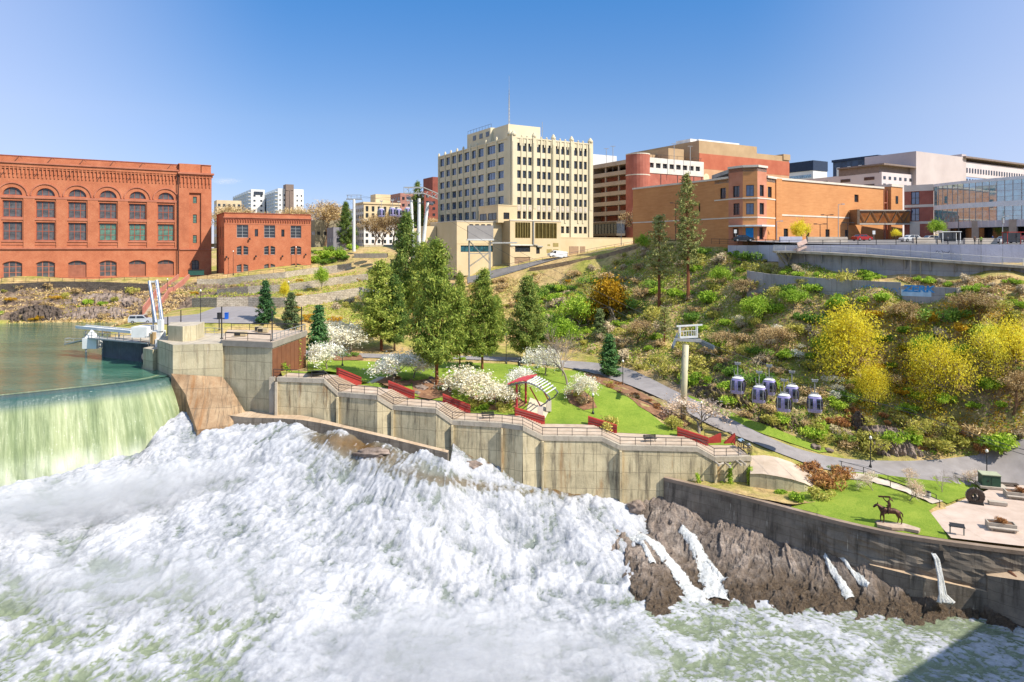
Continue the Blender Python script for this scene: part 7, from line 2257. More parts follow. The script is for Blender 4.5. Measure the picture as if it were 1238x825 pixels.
one('s_red', 1000,592,2.4, 'large rusty brown shrub beside the concrete conduit'); one('s_red', 975,575,2.0, 'rusty shrub behind the conduit roof'); one('s_red', 1020,580,1.8, 'reddish shrub at the top of the concrete steps')
one('s_green', 962,606,1.3, 'green shrub in front of the conduit wall, leftmost'); one('s_olive', 985,603,1.5, 'yellow green shrub at the conduit end'); one('s_green', 942,600,1.0, 'small green shrub below the conduit wall')
one('s_deep', 1022,530,1.3, 'dark green round shrub left of the rock face by the road'); one('s_deep', 1045,528,.9, 'small dark green shrub at the foot of the rock face'); one('s_green', 1212,545,3.0, 'large bright green bush above the road at right')
one('s_olive', 812,520,1.8, 'olive green shrub right of the lawn, before the pink tree'); one('s_low', 1012,572,1.2, 'low green cover beside the steps head')
for u, v, r, lab in ((648,446,.8, 'small round green shrub at the lawn back edge'),(676,450,.9, 'dark clipped shrub beside the bare trees'),(430,432,1.2, 'dark hedge shrub behind the left lawn lamp'),(417,432,1.1, 'dark hedge shrub left of the left lawn lamp')):
 one('s_low', u, v, r, lab)
def ivy(pts, n, wid, label, Y):
 rng = np.random.default_rng(len(pts) + n)
 C = []
 for k in range(n):
  t = rng.random()*(len(pts) - 1); i = int(t); f_ = t - i
  a, c = pts[i], pts[min(i + 1, len(pts) - 1)]
  u = a[0] + (c[0] - a[0])*f_; v = a[1] + (c[1] - a[1])*f_; w = (a[2] + (c[2] - a[2])*f_)
  p = P(u + rng.normal()*w * .45, v + rng.normal()*1.5, Y)
  C.append((p.x, Y - abs(rng.normal()) * .35, p.z))
 C = np.array(C); o0 = Vector(C.mean(0)); C = C - np.array(o0)
 o = bpy.data.objects.new('ivy', mesh_quads('ivy', quads(C, rng.uniform(.15,.32, n), np.full(n, 1.2), rng), L_green)); COL.objects.link(o); o.location = o0
 tag(o, label, 'plant', 'climbers on the concrete')
ivy([(882,562,1),(882,580,4),(884,596,5)], 900,3, 'tall narrow ivy column on the wall, middle of three', 94.0)
ivy([(906,566,3),(907,580,5),(910,600,6)], 1300,3, 'widest ivy clump at the corner of the lookout wall', 93.9)
ivy([(872,584,2),(870,596,5)], 500,3, 'short ivy tuft on the wall, left of the tall column', 94.0)
ivy([(842,573,2),(846,586,3)], 260,3, 'small ivy tuft where the dark lower wall begins', 94.2)
ivy([(360,410,3),(361,430,4),(358,452,4)], 900,3, 'bright vine climbing the right end of the brown panelled side', 117)
ivy([(344,440,3),(350,452,5)], 250,3, 'small vine at the foot of the brown panelled side', 109)
M_mulch = mat('mulch_bed', [(.3, '#6a4a34'),(.55, '#8a6448'),(.8, '#a5825e')], 1.2,.95,.4,5)
for bed in ([(498,462),(530,457),(548,463),(545,480),(520,484),(500,480)], [(566,482),(590,474),(625,477),(636,492),(605,498),(568,496)], [(706,452),(724,453),(764,469),(802,493),(836,513),(822,519),(772,492),(735,469)],
   [(682,474),(702,471),(716,482),(722,494),(706,497),(688,488)], [(402,430),(436,430),(440,436),(404,437)], [(448,462),(470,456),(500,460),(496,466),(466,468)]):
 struct(patch('planting_bed', [tuple(G(u, v).xy) for u, v in bed], M_mulch, .15,.8))
def cover(name, poly, n, m, sr, h, label, seed):
 rng = np.random.default_rng(seed)
 us = [p[0] for p in poly]; vs = [p[1] for p in poly]
 wp = [G(u, v) for u, v in poly]; pl = [(p.x, p.y) for p in wp]
 xs = rng.uniform(min(p[0] for p in pl), max(p[0] for p in pl), n*4); ys = rng.uniform(min(p[1] for p in pl), max(p[1] for p in pl), n*4)
 ok = inpoly(xs, ys, pl) & ~inpoly(xs, ys, path_poly) & ~inpoly(xs, ys, road_poly)
 den = fbm(xs * .25, ys * .25,3, seed) > -0.12
 xs, ys = xs[ok & den][:n], ys[ok & den][:n]
 zs = terr(xs, ys) + rng.random(len(xs))*h
 C = np.stack([xs, ys, zs], 1)
 o = bpy.data.objects.new(name, mesh_quads(name, quads(C, rng.uniform(sr[0], sr[1], len(C)), np.full(len(C),1.8), rng, None, .2), m)); COL.objects.link(o)
 tag(o, label, 'ground cover', kind='stuff')
cover('undergrowth', HL, 26000, L_olive, (.15,.42),.5, 'olive undergrowth covering the hillside between the shrubs', 201)
cover('scrub_mass', HL, 12000, L_deep, (.15,.4),.7, 'darker green low scrub in the hollows of the hillside', 208)
cover('budding_brush', [(1000,380),(1238,385),(1238,530),(1040,530)], 12000, L_gold, (.1,.26),.9, 'golden budding brush on the right hand slope', 209)
cover('dry_brush', HL, 22000, L_grey, (.12,.36),.45, 'dry grey brown brush covering the hillside', 202)
cover('green_brush', HL, 15000, L_green, (.15,.4),.6, 'fresh green weeds over the hillside', 203)
cover('bluff_brush', [(0,342),(200,342),(240,350),(200,380),(160,391),(0,391)], 16000, L_brown, (.2,.5),.5, 'brown brush and creepers on the bluff', 204)
cover('bluff_moss', [(30,352),(120,352),(200,375),(160,390),(80,385)], 6000, L_yellow, (.12,.3),.2, 'yellow green moss and grass on the bluff ledges', 205)
cover('terrace_brush', [(190,345),(430,328),(520,345),(500,400),(400,400),(330,372),(240,362)], 12000, L_olive, (.15,.4),.35, 'low planting on the stone terraces', 206)
cover('slope_brush', [(480,350),(560,340),(660,330),(655,410),(600,415),(480,400)], 12000, L_brown, (.15,.4),.4, 'dry brush on the slope below the van road', 207)
cover('terrace_weeds', [(190,345),(430,328),(520,345),(500,400),(400,400),(330,372),(240,362)], 9000, L_green, (.15,.35),.35, 'fresh green weeds on the stone terraces', 210)
scatter(['s_white', 's_gold', 's_olive', 's_grey'], 'pale budding shrub on the bank behind the spruces', [(390,350),(520,340),(530,400),(400,408),(340,385)], 18,(.9,1.9), name='budding_shrub', group='budding shrubs behind the spruces', seed=18)
for k_, (u, v, t_, pr, w_, l_) in enumerate(((870,345,318, 'green', 1.0, 'small fresh green tree right of the tallest hillside pine'),(915,392,352, 'green', 1.1, 'bushy green tree in the upper middle of the hillside'),(960,375,345, 'green', 1.2, 'broad green tree below the left end of the grey retaining wall'),(700,400,350, 'green', 1.1, 'green tree behind the right hand park pine'),(680,425,378, 'green', 1.0, 'green tree just above the path bend behind the park'),(1000,440,398, 'green', .9, 'small green tree left of the largest yellow tree'),(1120,440,400, 'green', .9, 'green tree between the two middle yellow trees'),
 (872,430,398, 'barebrown', 1.3, 'brown twiggy tree right of the gondola tower head'),(940,432,392, 'barebrown', 1.4, 'brown twiggy tree above the gondola cabins'),(1090,400,362, 'barebrown', 1.3, 'brown twiggy tree behind the largest yellow tree'),(1180,400,350, 'barebrown', 1.2, 'tall brown twiggy tree right of the graffiti wall end'),(770,418,385, 'barebrown', 1.4, 'brown twiggy tree below the short hillside pine'),(1225,500,440, 'barebrown', 1.2, 'brown twiggy tree low at the right edge'),(900,365,335, 'barebrown', 1.3, 'brown twiggy tree on the bare slope by the grey wall'))):
 tree_px(pr, u, v, t_, 8, l_, 'hillside_tree', group='small trees on the hillside', wide=w_)
for u, v, r, l_ in ((392,314,3.6, 'largest bright yellow green bush right of the small brick building'),(412,312,3.2, 'bright yellow green bush before the grey shed'),(380,318,2.6, 'green bush touching the corner of the small brick building')):
 one('s_green', u, v, r, l_)
LP = [(372,446),(440,438),(560,440),(640,444),(700,450),(738,460),(776,492),(815,522),(740,518),(655,498),(600,496),(545,486),(460,466)]
cover('lawn_tufts', LP, 9000, L_green, (.06,.2),.06, 'uneven tufts of lighter grass over the park lawn', 221)
cover('leaf_litter', LP, 2500, L_brown, (.05,.14),.04, 'scattered leaf litter on the park lawn', 222)
scatter(['s_brown', 's_olive', 's_green2', 's_grey'], 'low shrub on the brown bank right of the graffiti wall', [(1110,338),(1238,346),(1238,380),(1180,372),(1130,352)], 14,(.8,1.7), group='shrubs right of the graffiti wall', seed=19, mind=.4)
cover('bank_brush', [(1080,336),(1238,343),(1238,385),(1165,372),(1120,352)], 6000, L_brown, (.12,.35),.35, 'brown brush on the bank below the viaduct', 223)
# ------------------------------------------------------------------ the road bridge the view is taken from (outside the picture; its shadow falls on the river at lower right)
def road_bridge():
 D = Vector((.834,.551,0)); N = Vector((.551,-.834,0))
 root = empty('road_bridge', (0,0,0),0, 'concrete arch road bridge whose shadow falls on the river at lower right', 'bridge')
 M = Matrix.Translation((0.15,-0.6,0)) @ Matrix.Rotation(math.atan2(D.y, D.x),4, 'Z')
 b = MB(M); b.box(-160,-17,-4.4,170,-.4,-2.1); b.build('deck', M_cap, root)
 b = MB(M); b.box(-160,-.4,-3,170,0,-.95); b.box(-160,-17.4,-3,170,-17,-.95); b.build('parapet', M_cap, root)
 for y in (-1.2,-16.6):
  b = MB(M)
  out = [(-160,-46),(-160,-4.4),(170,-4.4),(170,-46),(76,-46)]
  arc = [(30 + 44*math.cos(a),-44 + 36*math.sin(a)) for a in np.linspace(0, math.pi, 25)]
  out = [(76,-46)] + arc + [(-16,-46),(-160,-46),(-160,-4.4),(170,-4.4),(170,-46)]
  for dy in (0,.8):
   lp = [Vector((x, 0, z)) for x, z in out]
   for t in geometry.tessellate_polygon([lp]):
    b.face([(lp[k].x, y + dy, lp[k].z) for k in t])
  for (xa, za),(xb, zb_) in zip(arc, arc[1:]): b.face([(xa, y, za),(xb, y, zb_),(xb, y + .8, zb_),(xa, y + .8, za)])
  b.build('spandrel_wall', M_wall, root)
road_bridge()
# ------------------------------------------------------------------ lamps and poles
M_lampg = mat('lamp_globe', '#e8e6dc', 1,.3)
M_green = mat('dark_green_paint', '#24362e', 1,.5)
lamp_root = None
def lamp(u, vb, vt, label, group='park lamps with pale globes', Y=None, m=M_dark):
 g = G(u, vb) if Y is None else P(u, vb, Y)
 h = -(vt - VH)/F*g.y - g.z
 root = empty('street_lamp', g, 0, label, 'street lamp', group)
 b = MB(); b.lathe((0,0,0), [(.2,-.1),(.2,.35),(.1,.5),(.07,.8)], 8); b.tube([(0,0,.5),(0,0, h - .6)], [.075,.055], 8); b.lathe((0,0, h - .62), [(.06,0),(.15,.06),(.15,.1)], 8)
 b.build('pole', m, root)
 b = MB(); b.lathe((0,0, h - .52), [(.1,0),(.2,.15),(.2,.3),(.1,.46),(.02,.52)], 10); b.build('globe', M_lampg, root, smooth=True)
 return root
for u, vb, vt, l in ((414,443,418, 'globe lamp behind the first red stair wall'),(477.7,456,432, 'globe lamp in front of the broad white blossoming tree'),(543,473,447, 'globe lamp between the third red stair wall and the big pine'),(612,440,403, 'tall dark lamp beside the path behind the pines'),
                     (753,466,435, 'globe lamp by the path right of the young spruce'),(717,501,475, 'globe lamp on the lawn between the two round shrubs'),(824,511,484, 'globe lamp above the last red stair wall'),(848,521,485, 'globe lamp standing in front of the pink blossoming tree'),
                     (1052.4,566,527, 'globe lamp by the road below the rock face'),(1193,589,543, 'green globe lamp at the edge of the plaza beside the utility box'),
                     (282,333,303, 'globe lamp at the left front of the small brick building'),(358,323,298, 'globe lamp at the right front of the small brick building'),(349,357,340, 'short globe lamp on the stone terrace'),(202.5,357,336.5, 'globe lamp beside the red stair'),(242.5,393,350, 'globe lamp at the left edge of the parking lot'),(220,333,318, 'globe lamp in front of the powerhouse tower')):
 lamp(u, vb, vt, l)
def pole(u, Y, zb, vt, label, r=.1, group='plain dark poles by the dam', name='pole'):
 p = P(u, 300, Y); zt = -(vt - VH)/F*Y
 b = MB(); b.tube([(p.x, p.y, zb),(p.x, p.y, zt)], r, 8); b.box(p.x - .2, p.y - .2, zb, p.x + .2, p.y + .2, zb + .12)
 return tag(b.build(name, M_dark, origin='base'), label, 'pole', group)
pole(268,109,-14.5,371, 'dark pole at the left front corner of the railed deck')
pole(329,106.5,-14.5,376, 'dark pole at the right front corner of the railed deck')
pole(364.5,118.5,-14.5,371, 'dark pole at the far right corner of the railed deck')
pole(265,120,-14.5,378, 'dark pole at the far left corner of the railed deck')
pole(218.7,135, TZ(-65,135) - .3,375, 'short dark pole behind the pump house'); pole(202.8,118,-15,383, 'short dark pole beside the white machinery')
for u, vb, vt, Y, l, arms in ((1013.5,289,247.5,160, 'tall single arm street light before the tan store', 1),(991.5,290,271.5,158, 'twin globe street lamp before the tan store', 2),(1000,289,260.5,162, 'twin head street light behind the twin globe lamp', 2),(817,291,246,172, 'tall twin head street light left of the octagonal corner', 2),
      (1159,290,261,150, 'dark street pole in front of the glass library, left', 0),(1212,291,262,150, 'street pole with a traffic signal in front of the glass library, right', 1),(751,297,267,205, 'curved arm street light above the cream terrace wall', 1),(1070,290,268,155, 'thin pole under the amber footbridge', 0),(1025,290,270,158, 'lamp post by the doors of the tan store', 2),(939,290,268,158, 'lamp post beside the octagonal corner pier', 1),(350,262,231,262, 'twin head light above the small brick roof', 2)):
 b = MB(); p = P(u, vb, Y); t_ = P(u, vt, Y)
 b.tube([p, t_], [.11,.07], 6)
 if arms >= 1: b.tube([t_, t_ + Vector((1.0,0,.15))], .06,5); b.obox(t_ + Vector((1.1,0,.1)),(.7,.3,.2))
 if arms == 2: b.tube([t_, t_ + Vector((-1.0,0,.15))], .06,5); b.obox(t_ + Vector((-1.1,0,.1)),(.7,.3,.2))
 if 'signal' in l: b.obox(t_ + Vector((0,-.2,-.9)),(.35,.3,1.1))
 tag(b.build('street_light', M_galv if arms == 1 else M_dark, origin='base'), l, 'street light', 'street lights in the town')
# ------------------------------------------------------------------ cable car: towers, cables, cabins
M_tower = mat('cream_painted_steel', [(.3, '#b9b08e'),(.7, '#cdc4a4')], .4,.6)
def sheaves(b, c, d, L, side):
 """a row of cable wheels"""
 d = d.normalized(); n = 8
 b.bar(c - d*L/2, c + d*L/2,.3,.35); b.bar(c - d*L/2 + Vector((0,0,.45)), c + d*L/2 + Vector((0,0,.3)),.12)
 lat = Vector((-d.y, d.x, 0))
 for k in range(n):
  q = c + d*(L*((k + .5)/n - .5)) + Vector((0,0,-.22 + .1*(k % 2)))
  ring = [q + (d*math.cos(a) + Vector((0,0,1))*math.sin(a)) * .3 for a in np.linspace(0,2*math.pi, 9)[:-1]]
  b.face([r + lat * .1 for r in ring]); b.face([r - lat * .1 for r in reversed(ring)])
  for i in range(8): b.face([ring[i] - lat * .1, ring[(i + 1) % 8] - lat * .1, ring[(i + 1) % 8] + lat * .1, ring[i] + lat * .1])
tw = G(825,506); TWY = tw.y
head = P(829.5,417, TWY)
CABD = Vector((.12,-.99,0)).normalized()
LAT = Vector((-CABD.y, CABD.x, 0))
cA, cB = P(816,411.5, TWY), P(848,413, TWY)
root = empty('gondola_tower', (tw.x, tw.y, tw.z),0, 'cream tubular gondola tower with a wheel laden crosshead, standing in front of the hillside', 'cable car tower')
T = Matrix.Translation(-Vector(root.location))
b = MB(T); b.tube([(tw.x, tw.y, tw.z - .5), head], [.55,.45], 20); b.build('mast', M_tower, root, smooth=True)
b = MB(T); b.bar(cA + Vector((0,0,.1)), cB + Vector((0,0,.1)),.4,.45); b.build('crosshead', M_galv, root)
for c in (cA, cB):
 b = MB(T); sheaves(b, c + Vector((0,0,-.15)), CABD*1.0 + LAT*(-.55 if c is cA else .5) + Vector((0,0,-.25)),5.2,1); b.build('wheel_train', mat('blue_grey_steel', '#6a7580', 1,.5, metallic=.3), root)
b = MB(T)
fr = [P(822.5,409, TWY), P(843,408, TWY)]
for q in fr: b.bar(q, q + Vector((0,0,1.9)),.16); b.bar(q + Vector((0,.8,0)), q + Vector((0,.8,1.9)),.12)
b.bar(fr[0] + Vector((-.6,0,1.9)), fr[1] + Vector((.8,0,2.0)),.24); b.bar(fr[0] + Vector((0,0,.1)), fr[1] + Vector((0,0,.1)),.2,.3); b.bar(fr[0] + Vector((0,0,1.1)), fr[1] + Vector((0,0,1.1)),.08)
for k in range(5): q = fr[0].lerp(fr[1], .2 + k * .15); b.bar(q, q + Vector((0,0,1.1)),.06)
b.build('lifting_frame', M_white, root)
b = MB(T); b.bar((tw.x - .7, tw.y - .1, tw.z + 1),(head.x - .55, head.y - .1, head.z),.06); b.build('ladder', M_galv, root)
m = P(428,290,232); mt = P(428,241,232)
root = empty('gondola_tower', m, 0, 'distant single white gondola mast with a T shaped head before the cream hotel', 'cable car tower')
T = Matrix.Translation(-m)
b = MB(T); b.tube([m + Vector((0,0,-4)), mt], [.55,.45], 10); b.build('mast', M_white, root)
b = MB(T); b.bar(mt + Vector((-2.6,0,0)), mt + Vector((2.6,0,0)),.4); b.bar(mt + Vector((-2.6,0,1.4)), mt + Vector((2.6,0,1.4)),.16)
for x in (-2.2,-1,1,2.2): b.bar(mt + Vector((x, 0,0)), mt + Vector((x, 0,1.4)),.1)
b.build('crosshead', M_galv, root)
Y3 = 176
root = empty('gondola_tower', P(506,292, Y3),0, 'gondola tower on three pale legs carrying a wide steel truss head above the park pines', 'cable car tower')
T = Matrix.Translation(-P(506,292, Y3))
for (u0, v0, u1, v1, dy) in ((500,292,497,242,0),(506.5,294,506.7,240,1.5),(509.5,293,517,245,3)):
 b = MB(T); b.tube([P(u0, v0, Y3 + dy) + Vector((0,0,-5)), P(u1, v1, Y3 + dy)], [.5,.4], 10); b.build('leg', M_white, root)
b = MB(T)
q0, q1, q2, q3 = P(489,234, Y3 - 1), P(512,234, Y3), P(516,238, Y3 + 2), P(529,241, Y3 + 5)
for dz in (0,1.5):
 for a_, c_ in ((q0, q1),(q1, q3)):
  for dy in (-1,1): b.bar(a_ + Vector((0, dy, dz)), c_ + Vector((0, dy, dz)),.2)
for k in range(8):
 q = q0.lerp(q3, k/7); b.bar(q + Vector((0,-1,0)), q + Vector((0,-1,1.5)),.12); b.bar(q + Vector((0,1,0)), q + Vector((0,-1,0)),.12)
 if k < 7: q_ = q0.lerp(q3,(k + 1)/7); b.bar(q + Vector((0,-1,0)), q_ + Vector((0,-1,1.5)),.1)
b.build('truss_head', M_galv, root)
for c in (P(494,239, Y3), P(521,246, Y3 + 3)):
 b = MB(T); sheaves(b, c, Vector((.3,-.9,-.1)),5.5,1); b.build('wheel_train', mat('blue_grey_steel'), root)
M_lilac = mat('lilac_paint', [(.3, '#8f86b4'),(.7, '#a29ac4')], .6,.35)
M_cglass = glass('cabin_glass', '#22232b', .08,1.6)
def cabin_proto():
 root = empty('gondola_cabin', (0,0,0))
 bm = bmesh.new()
 prof = [(.55,0),(.78,.08),(.9,.35),(.98,.85),(.99,1.2),(.93,1.6),(.78,1.95),(.62,2.08)]
 def ring(r, z, kx=1.0, ky=.92, n=28):
  o = []
  for k in range(n):
   a = 2*math.pi*(k + .5)/n; c, s = math.cos(a), math.sin(a)
   e = .55
   o.append((r*kx*math.copysign(abs(c) ** e, c), r*ky*math.copysign(abs(s) ** e, s), z))
  return o
 b = MB()
 rs = [ring(r, z) for r, z in prof]
 for r0, r1 in zip(rs, rs[1:]):
  for k in range(28): b.face([r0[k], r0[(k + 1) % 28], r1[(k + 1) % 28], r1[k]])
 b.face(list(reversed(rs[0]))); b.face(rs[-1])
 b.build('body', M_lilac, root, smooth=False)
 b = MB(); rr = [ring(.66,2.08), ring(.7,2.12), ring(.5,2.24)]
 for r0, r1 in zip(rr, rr[1:]):
  for k in range(28): b.face([r0[k], r0[(k + 1) % 28], r1[(k + 1) % 28], r1[k]])
 b.face(rr[-1]); b.build('roof', M_white, root)
 def panel(a0, a1, z0, z1, name='window', m=M_cglass, off=1.03, nz=6, na=5):
  b = MB(); zz = np.linspace(z0, z1, nz + 1); aa = np.linspace(a0, a1, na + 1)
  def pt(a, z):
   r = np.interp(z, [p[1] for p in prof], [p[0] for p in prof])*off; c, s = math.cos(a), math.sin(a)
   return (r*math.copysign(abs(c) ** .55, c), r * .92*math.copysign(abs(s) ** .55, s), z)
  for i in range(nz):
   for j in range(na): b.face([pt(aa[j], zz[i]), pt(aa[j + 1], zz[i]), pt(aa[j + 1], zz[i + 1]), pt(aa[j], zz[i + 1])])
  return b.build(name, m, root)
 q = math.pi/2
 panel(-q - .95,-q - .07,.55,1.85); panel(-q + .07,-q + .95,.55,1.85)     # door leaves, front
 panel(q - .95, q + .95,.5,1.85, na=8)
 panel(-.5,.5,.35,1.9, na=8); panel(2*q - .5,2*q + .5,.35,1.9, na=8)
 b = MB(); b.box(-.02,-.96,.12,.02,-.9,1.9); b.box(-.7,-.955,.1,-.62,-.85,1.9); b.box(.62,-.955,.1,.7,-.85,1.9); b.build('door', M_galv, root)
 b = MB(); b.bar((-.35,0,2.2),(-.35,0,2.45),.08); b.bar((.35,0,2.2),(.35,0,2.45),.08); b.bar((-.45,0,2.45),(.45,0,2.45),.12)
 b.tube([(0,0,2.45),(0,-.15,3.1),(0,-.05,4.0)], .06,6); b.obox((0,-.05,4.05),(.7,.25,.3)); b.lathe((-.3,-.05,4.1), [(.02,0),(.14,.03),(.14,.12),(.02,.15)], 8); b.lathe((.3,-.05,4.1), [(.02,0),(.14,.03),(.14,.12),(.02,.15)], 8)
 b.tube([(-.42,0,2.45),(-.5,-.1,3.3)], .035,5)
 b.build('hanger', M_galv, root)
 return root
cp = cabin_proto()
GC = 'gondola cabins in front of the hillside'
spots = [(892,477,104.0,.2, 'lilac gondola cabin hanging at the far left of the cluster'),(918,488,102.5,.2, 'lilac gondola cabin second from the left, in the front row'),(930,478.5,107.5,.2, 'lilac gondola cabin behind, between the second and third front cabins'),
         (948,498.5,100.5,.2, 'lilac gondola cabin hanging lowest, third in the front row'),(957.5,486.5,106.0,.2, 'lilac gondola cabin half hidden behind the lowest one'),(985,499.5,99.0,.35, 'lilac gondola cabin at the far right of the cluster')]
cab_tops = []
for i, (u, v, Y, a, l) in enumerate(spots):
 p = P(u, v - 1, Y); o = cp if i == 0 else copy_tree(cp); o.scale = (1.13,1.13,1.13)
 o.location = p; o.rotation_euler = (0,0,-.75 + a); o['label'] = l; o['category'] = 'gondola'; o['group'] = GC
 cab_tops.append(p + Vector((0,0,4.7)))
for (u, v, Y, l) in ((461,263,214, 'small distant gondola cabin before the cream hotel, leftmost of four'),(474.5,262,214, 'small distant gondola cabin, second of four above the bare tree'),(482,263,218, 'small distant gondola cabin, third of four, overlapping the second'),(493,262,214, 'small distant gondola cabin beside the leg of the three legged tower')):
 o = copy_tree(cp, loc=P(u, v, Y), rz=.3, scale=1.25, label=l, group='distant gondola cabins'); o['category'] = 'gondola'
def cable(pts, label, r=.03):
 P_ = []
 for a, c in zip(pts, pts[1:]):
  n = 14; L = (c - a).length; sag = L * .012
  for k in range(n): t_ = k/n; q = a.lerp(c, t_); q.z -= 4*sag*t_*(1 - t_); P_.append(q)
 P_.append(pts[-1])
 b = MB(); b.tube(P_, r, 4); tag(b.build('cable', mat('steel_cable', '#4a4a4c', 1,.5), origin='base'), label, 'cable', 'gondola cables')
mA, mB = mt + Vector((-2.4,0,1.2)), mt + Vector((2.4,0,1.2))
far = [Vector((-75,330,21)), Vector((-71,330,21))]
cable([far[0], mA, P(494,236.5, Y3), cA + Vector((0,0,.1)), cab_tops[0], cab_tops[1], cab_tops[3], P(1100,495,80), P(1320,565,45)], 'left hand gondola cable from the skyline down past the front cabins')
cable([far[1], mB, P(521,243, Y3 + 3), cB + Vector((0,0,.1)), cab_tops[2], cab_tops[4], cab_tops[5], P(1130,508,80), P(1330,575,45)], 'right hand gondola cable from the skyline down past the rear cabins')
p = P(577,324,185); Yb = 185
root = empty('rooftop_plant_box', p, GRID_A * .2, 'grey metal plant box raised on braced steel stilts in front of the cream annex', 'plant box')
zt0, zt1 = (300 - 289.5)/F*Yb - p.z, (300 - 273)/F*Yb - p.z
b = MB(); b.box(-2.6,-2.2, zt0,4.2,3, zt1); b.build('housing', mat('grey_cladding', [(.3, '#98918c'),(.7, '#aaa49f')], .4,.6), root)
b = MB(); b.box(-2.8,-2.4, zt0 - .35,4.4,3.2, zt0); b.build('base_frame', M_white, root)
b = MB(); b.box(-2.64,-2.0, zt0 + .3,-2.6,2.8, zt1 - .3)
for k in range(4): b.lathe((-1.6 + k*1.6,.3, zt1), [(.55,0),(.55,.35),(.4,.4)], 10)
b.build('fan', M_dark, root)
for (x, y) in ((-2.2,-1.8),(3.4,-1.8),(-2.2,2.6),(3.4,2.6)):
 b = MB(); b.bar((x, y, -3.5),(x, y, zt0 - .3),.24); b.build('leg', M_galv, root)
b = MB()
for y in (-1.8,2.6): b.bar((-2.2, y, zt0 - .4),(3.4, y, 1.2),.13); b.bar((3.4, y, zt0 * .55),(-2.2, y, .3),.13); b.bar((-2.2, y, zt0 * .5),(3.4, y, zt0 * .5),.13)
b.bar((3.4,-1.8, zt0 - 1),(11,2, zt0 - .9),.4); b.build('brace', M_galv, root)
# ------------------------------------------------------------------ gantry and catwalk at the dam
def gantry():
 root = empty('gate_gantry', P(176,415,117),0, 'white sluice gate gantry with two tall leaning tubes beside the pump house', 'gantry')
 T = Matrix.Translation(-P(176,415,117))
 for (u0, v0, u1, v1) in ((188.5,390,180.5,340),(196.5,389,189.5,339)):
  b = MB(T); b.tube([P(u0, v0,116.5), P(u1, v1,118)], .27,10); b.build('leaning_tube', mat('brushed_steel', '#b9bdc4', 1,.25, metallic=.8), root)
  b = MB(T); b.tube([P(u0 - 3, v0 + 3,118), P(u0 - 5, v0 - 24,118)], .14,8); b.build('piston', M_galv, root)
 b = MB(T); b.bar(P(179,341,118), P(190.5,340.5,118),.3); b.build('cross_bar', M_white, root)
 b = MB(T); b.box(P(164.5,0,117).x, 115.5, P(0,407,117).z, P(183,0,117).x, 119, P(0,394.5,117).z); b.build('machine_house', M_white, root)
 b = MB(T); b.box(P(185,0,116).x, 115.2, P(0,411,116).z, P(197,0,116).x, 117, P(0,400,116).z); b.box(P(190,0,115).x, 115.1, P(0,400,116).z, P(198.5,0,116).x, 116, P(0,386.5,116).z); b.box(P(189,0,115).x, 114.6, P(0,422,115).z, P(194,0,115).x, 115.6, P(0,410,115).z)
 b.build('gate_frame', M_white, root)
 b = MB(T); b.tube([P(186,402,115), P(186,416,115)], .35,8); b.tube([P(183,404,115), P(183,415,115)], .2,8); b.build('gearbox', mat('tan_machinery', '#a58a62', 2), root)
gantry()
def catwalk():
 root = empty('catwalk', P(100,400,130),0, 'slatted white service catwalk reaching out over the green pond', 'catwalk')
 T = Matrix.Translation(-P(100,400,130))
 a, c = P(98,395,131), P(165,401,120)
 b = MB(T); d = (c - a); n = Vector((-d.y, d.x, 0)).normalized() * .9
 for off in (n, -n): b.bar(a + off, c + off, .25,.5)
 for k in range(30): q = a.lerp(c, k/29); b.bar(q - n, q + n, .28,.1)
 b.build('walkway', M_white, root)
 a2, c2 = P(104,408,125.5), P(183,415,115.5)
 b = MB(T); b.bar(a2, c2,1.4,.2); b.bar(P(82,416,127), a2 + Vector((0,0,-.4)),1.6,.2); b.build('lower_walkway', M_galv, root)
 b = MB(T);
 pts_ = [(82,416,127),(92,416,127),(104,416,126.5)]
 for h in (.5,1.1): b.tube([P(*q) + Vector((0,-.8, h)) for q in pts_], .045,5); b.tube([a2 + Vector((0,-.6, h)), c2 + Vector((0,-.6, h))], .045,5); b.tube([P(82,416,127) + Vector((0,-.8, h)), P(82,416,127) + Vector((0,.8, h))], .045,5)
 for q in pts_: b.bar(P(*q) + Vector((0,-.8,0)), P(*q) + Vector((0,-.8,1.1)),.07)
 for k in range(9): q = a2.lerp(c2, k/8) + Vector((0,-.6,0)); b.bar(q, q + Vector((0,0,1.1)),.07)
 b.build('railing', M_galv, root)
 b = MB(T); p = P(112,421,125)
 b.prism([(p.x - 1.3, p.y - 1),(p.x + 1.3, p.y - 1),(p.x + 1.3, p.y + 1),(p.x - 1.3, p.y + 1)], p.z, p.z + 1.9); b.face([(p.x - .9, p.y - 1, p.z + 1.9),(p.x + .7, p.y - 1, p.z + 1.9),(p.x + .1, p.y - .3, p.z + 3.4),(p.x - .1, p.y - .3, p.z + 3.4)]); b.face([(p.x + .7, p.y - 1, p.z + 1.9),(p.x + .7, p.y + 1, p.z + 1.9),(p.x + .1, p.y - .3, p.z + 3.4)]); b.face([(p.x - .9, p.y + 1, p.z + 1.9),(p.x - .9, p.y - 1, p.z + 1.9),(p.x - .1, p.y - .3, p.z + 3.4)])
 b.build('float_box', M_white, root)
 for u, v, Y in ((104,400,130),(124,400,127),(144,402,124)):
  q = P(u, v, Y); b = MB(T); b.bar((q.x, q.y, -22),(q.x, q.y, q.z),.22); b.build('support', M_galv, root)
catwalk()
railing('railing', [Vector((-45.3,107.9, DTZ)), Vector((-37.3,105.4, DTZ))], 'dark flat railing along the front of the railed deck', 1.15, post=3.9, mids=(.35,), hand=.12, mats=M_rail)
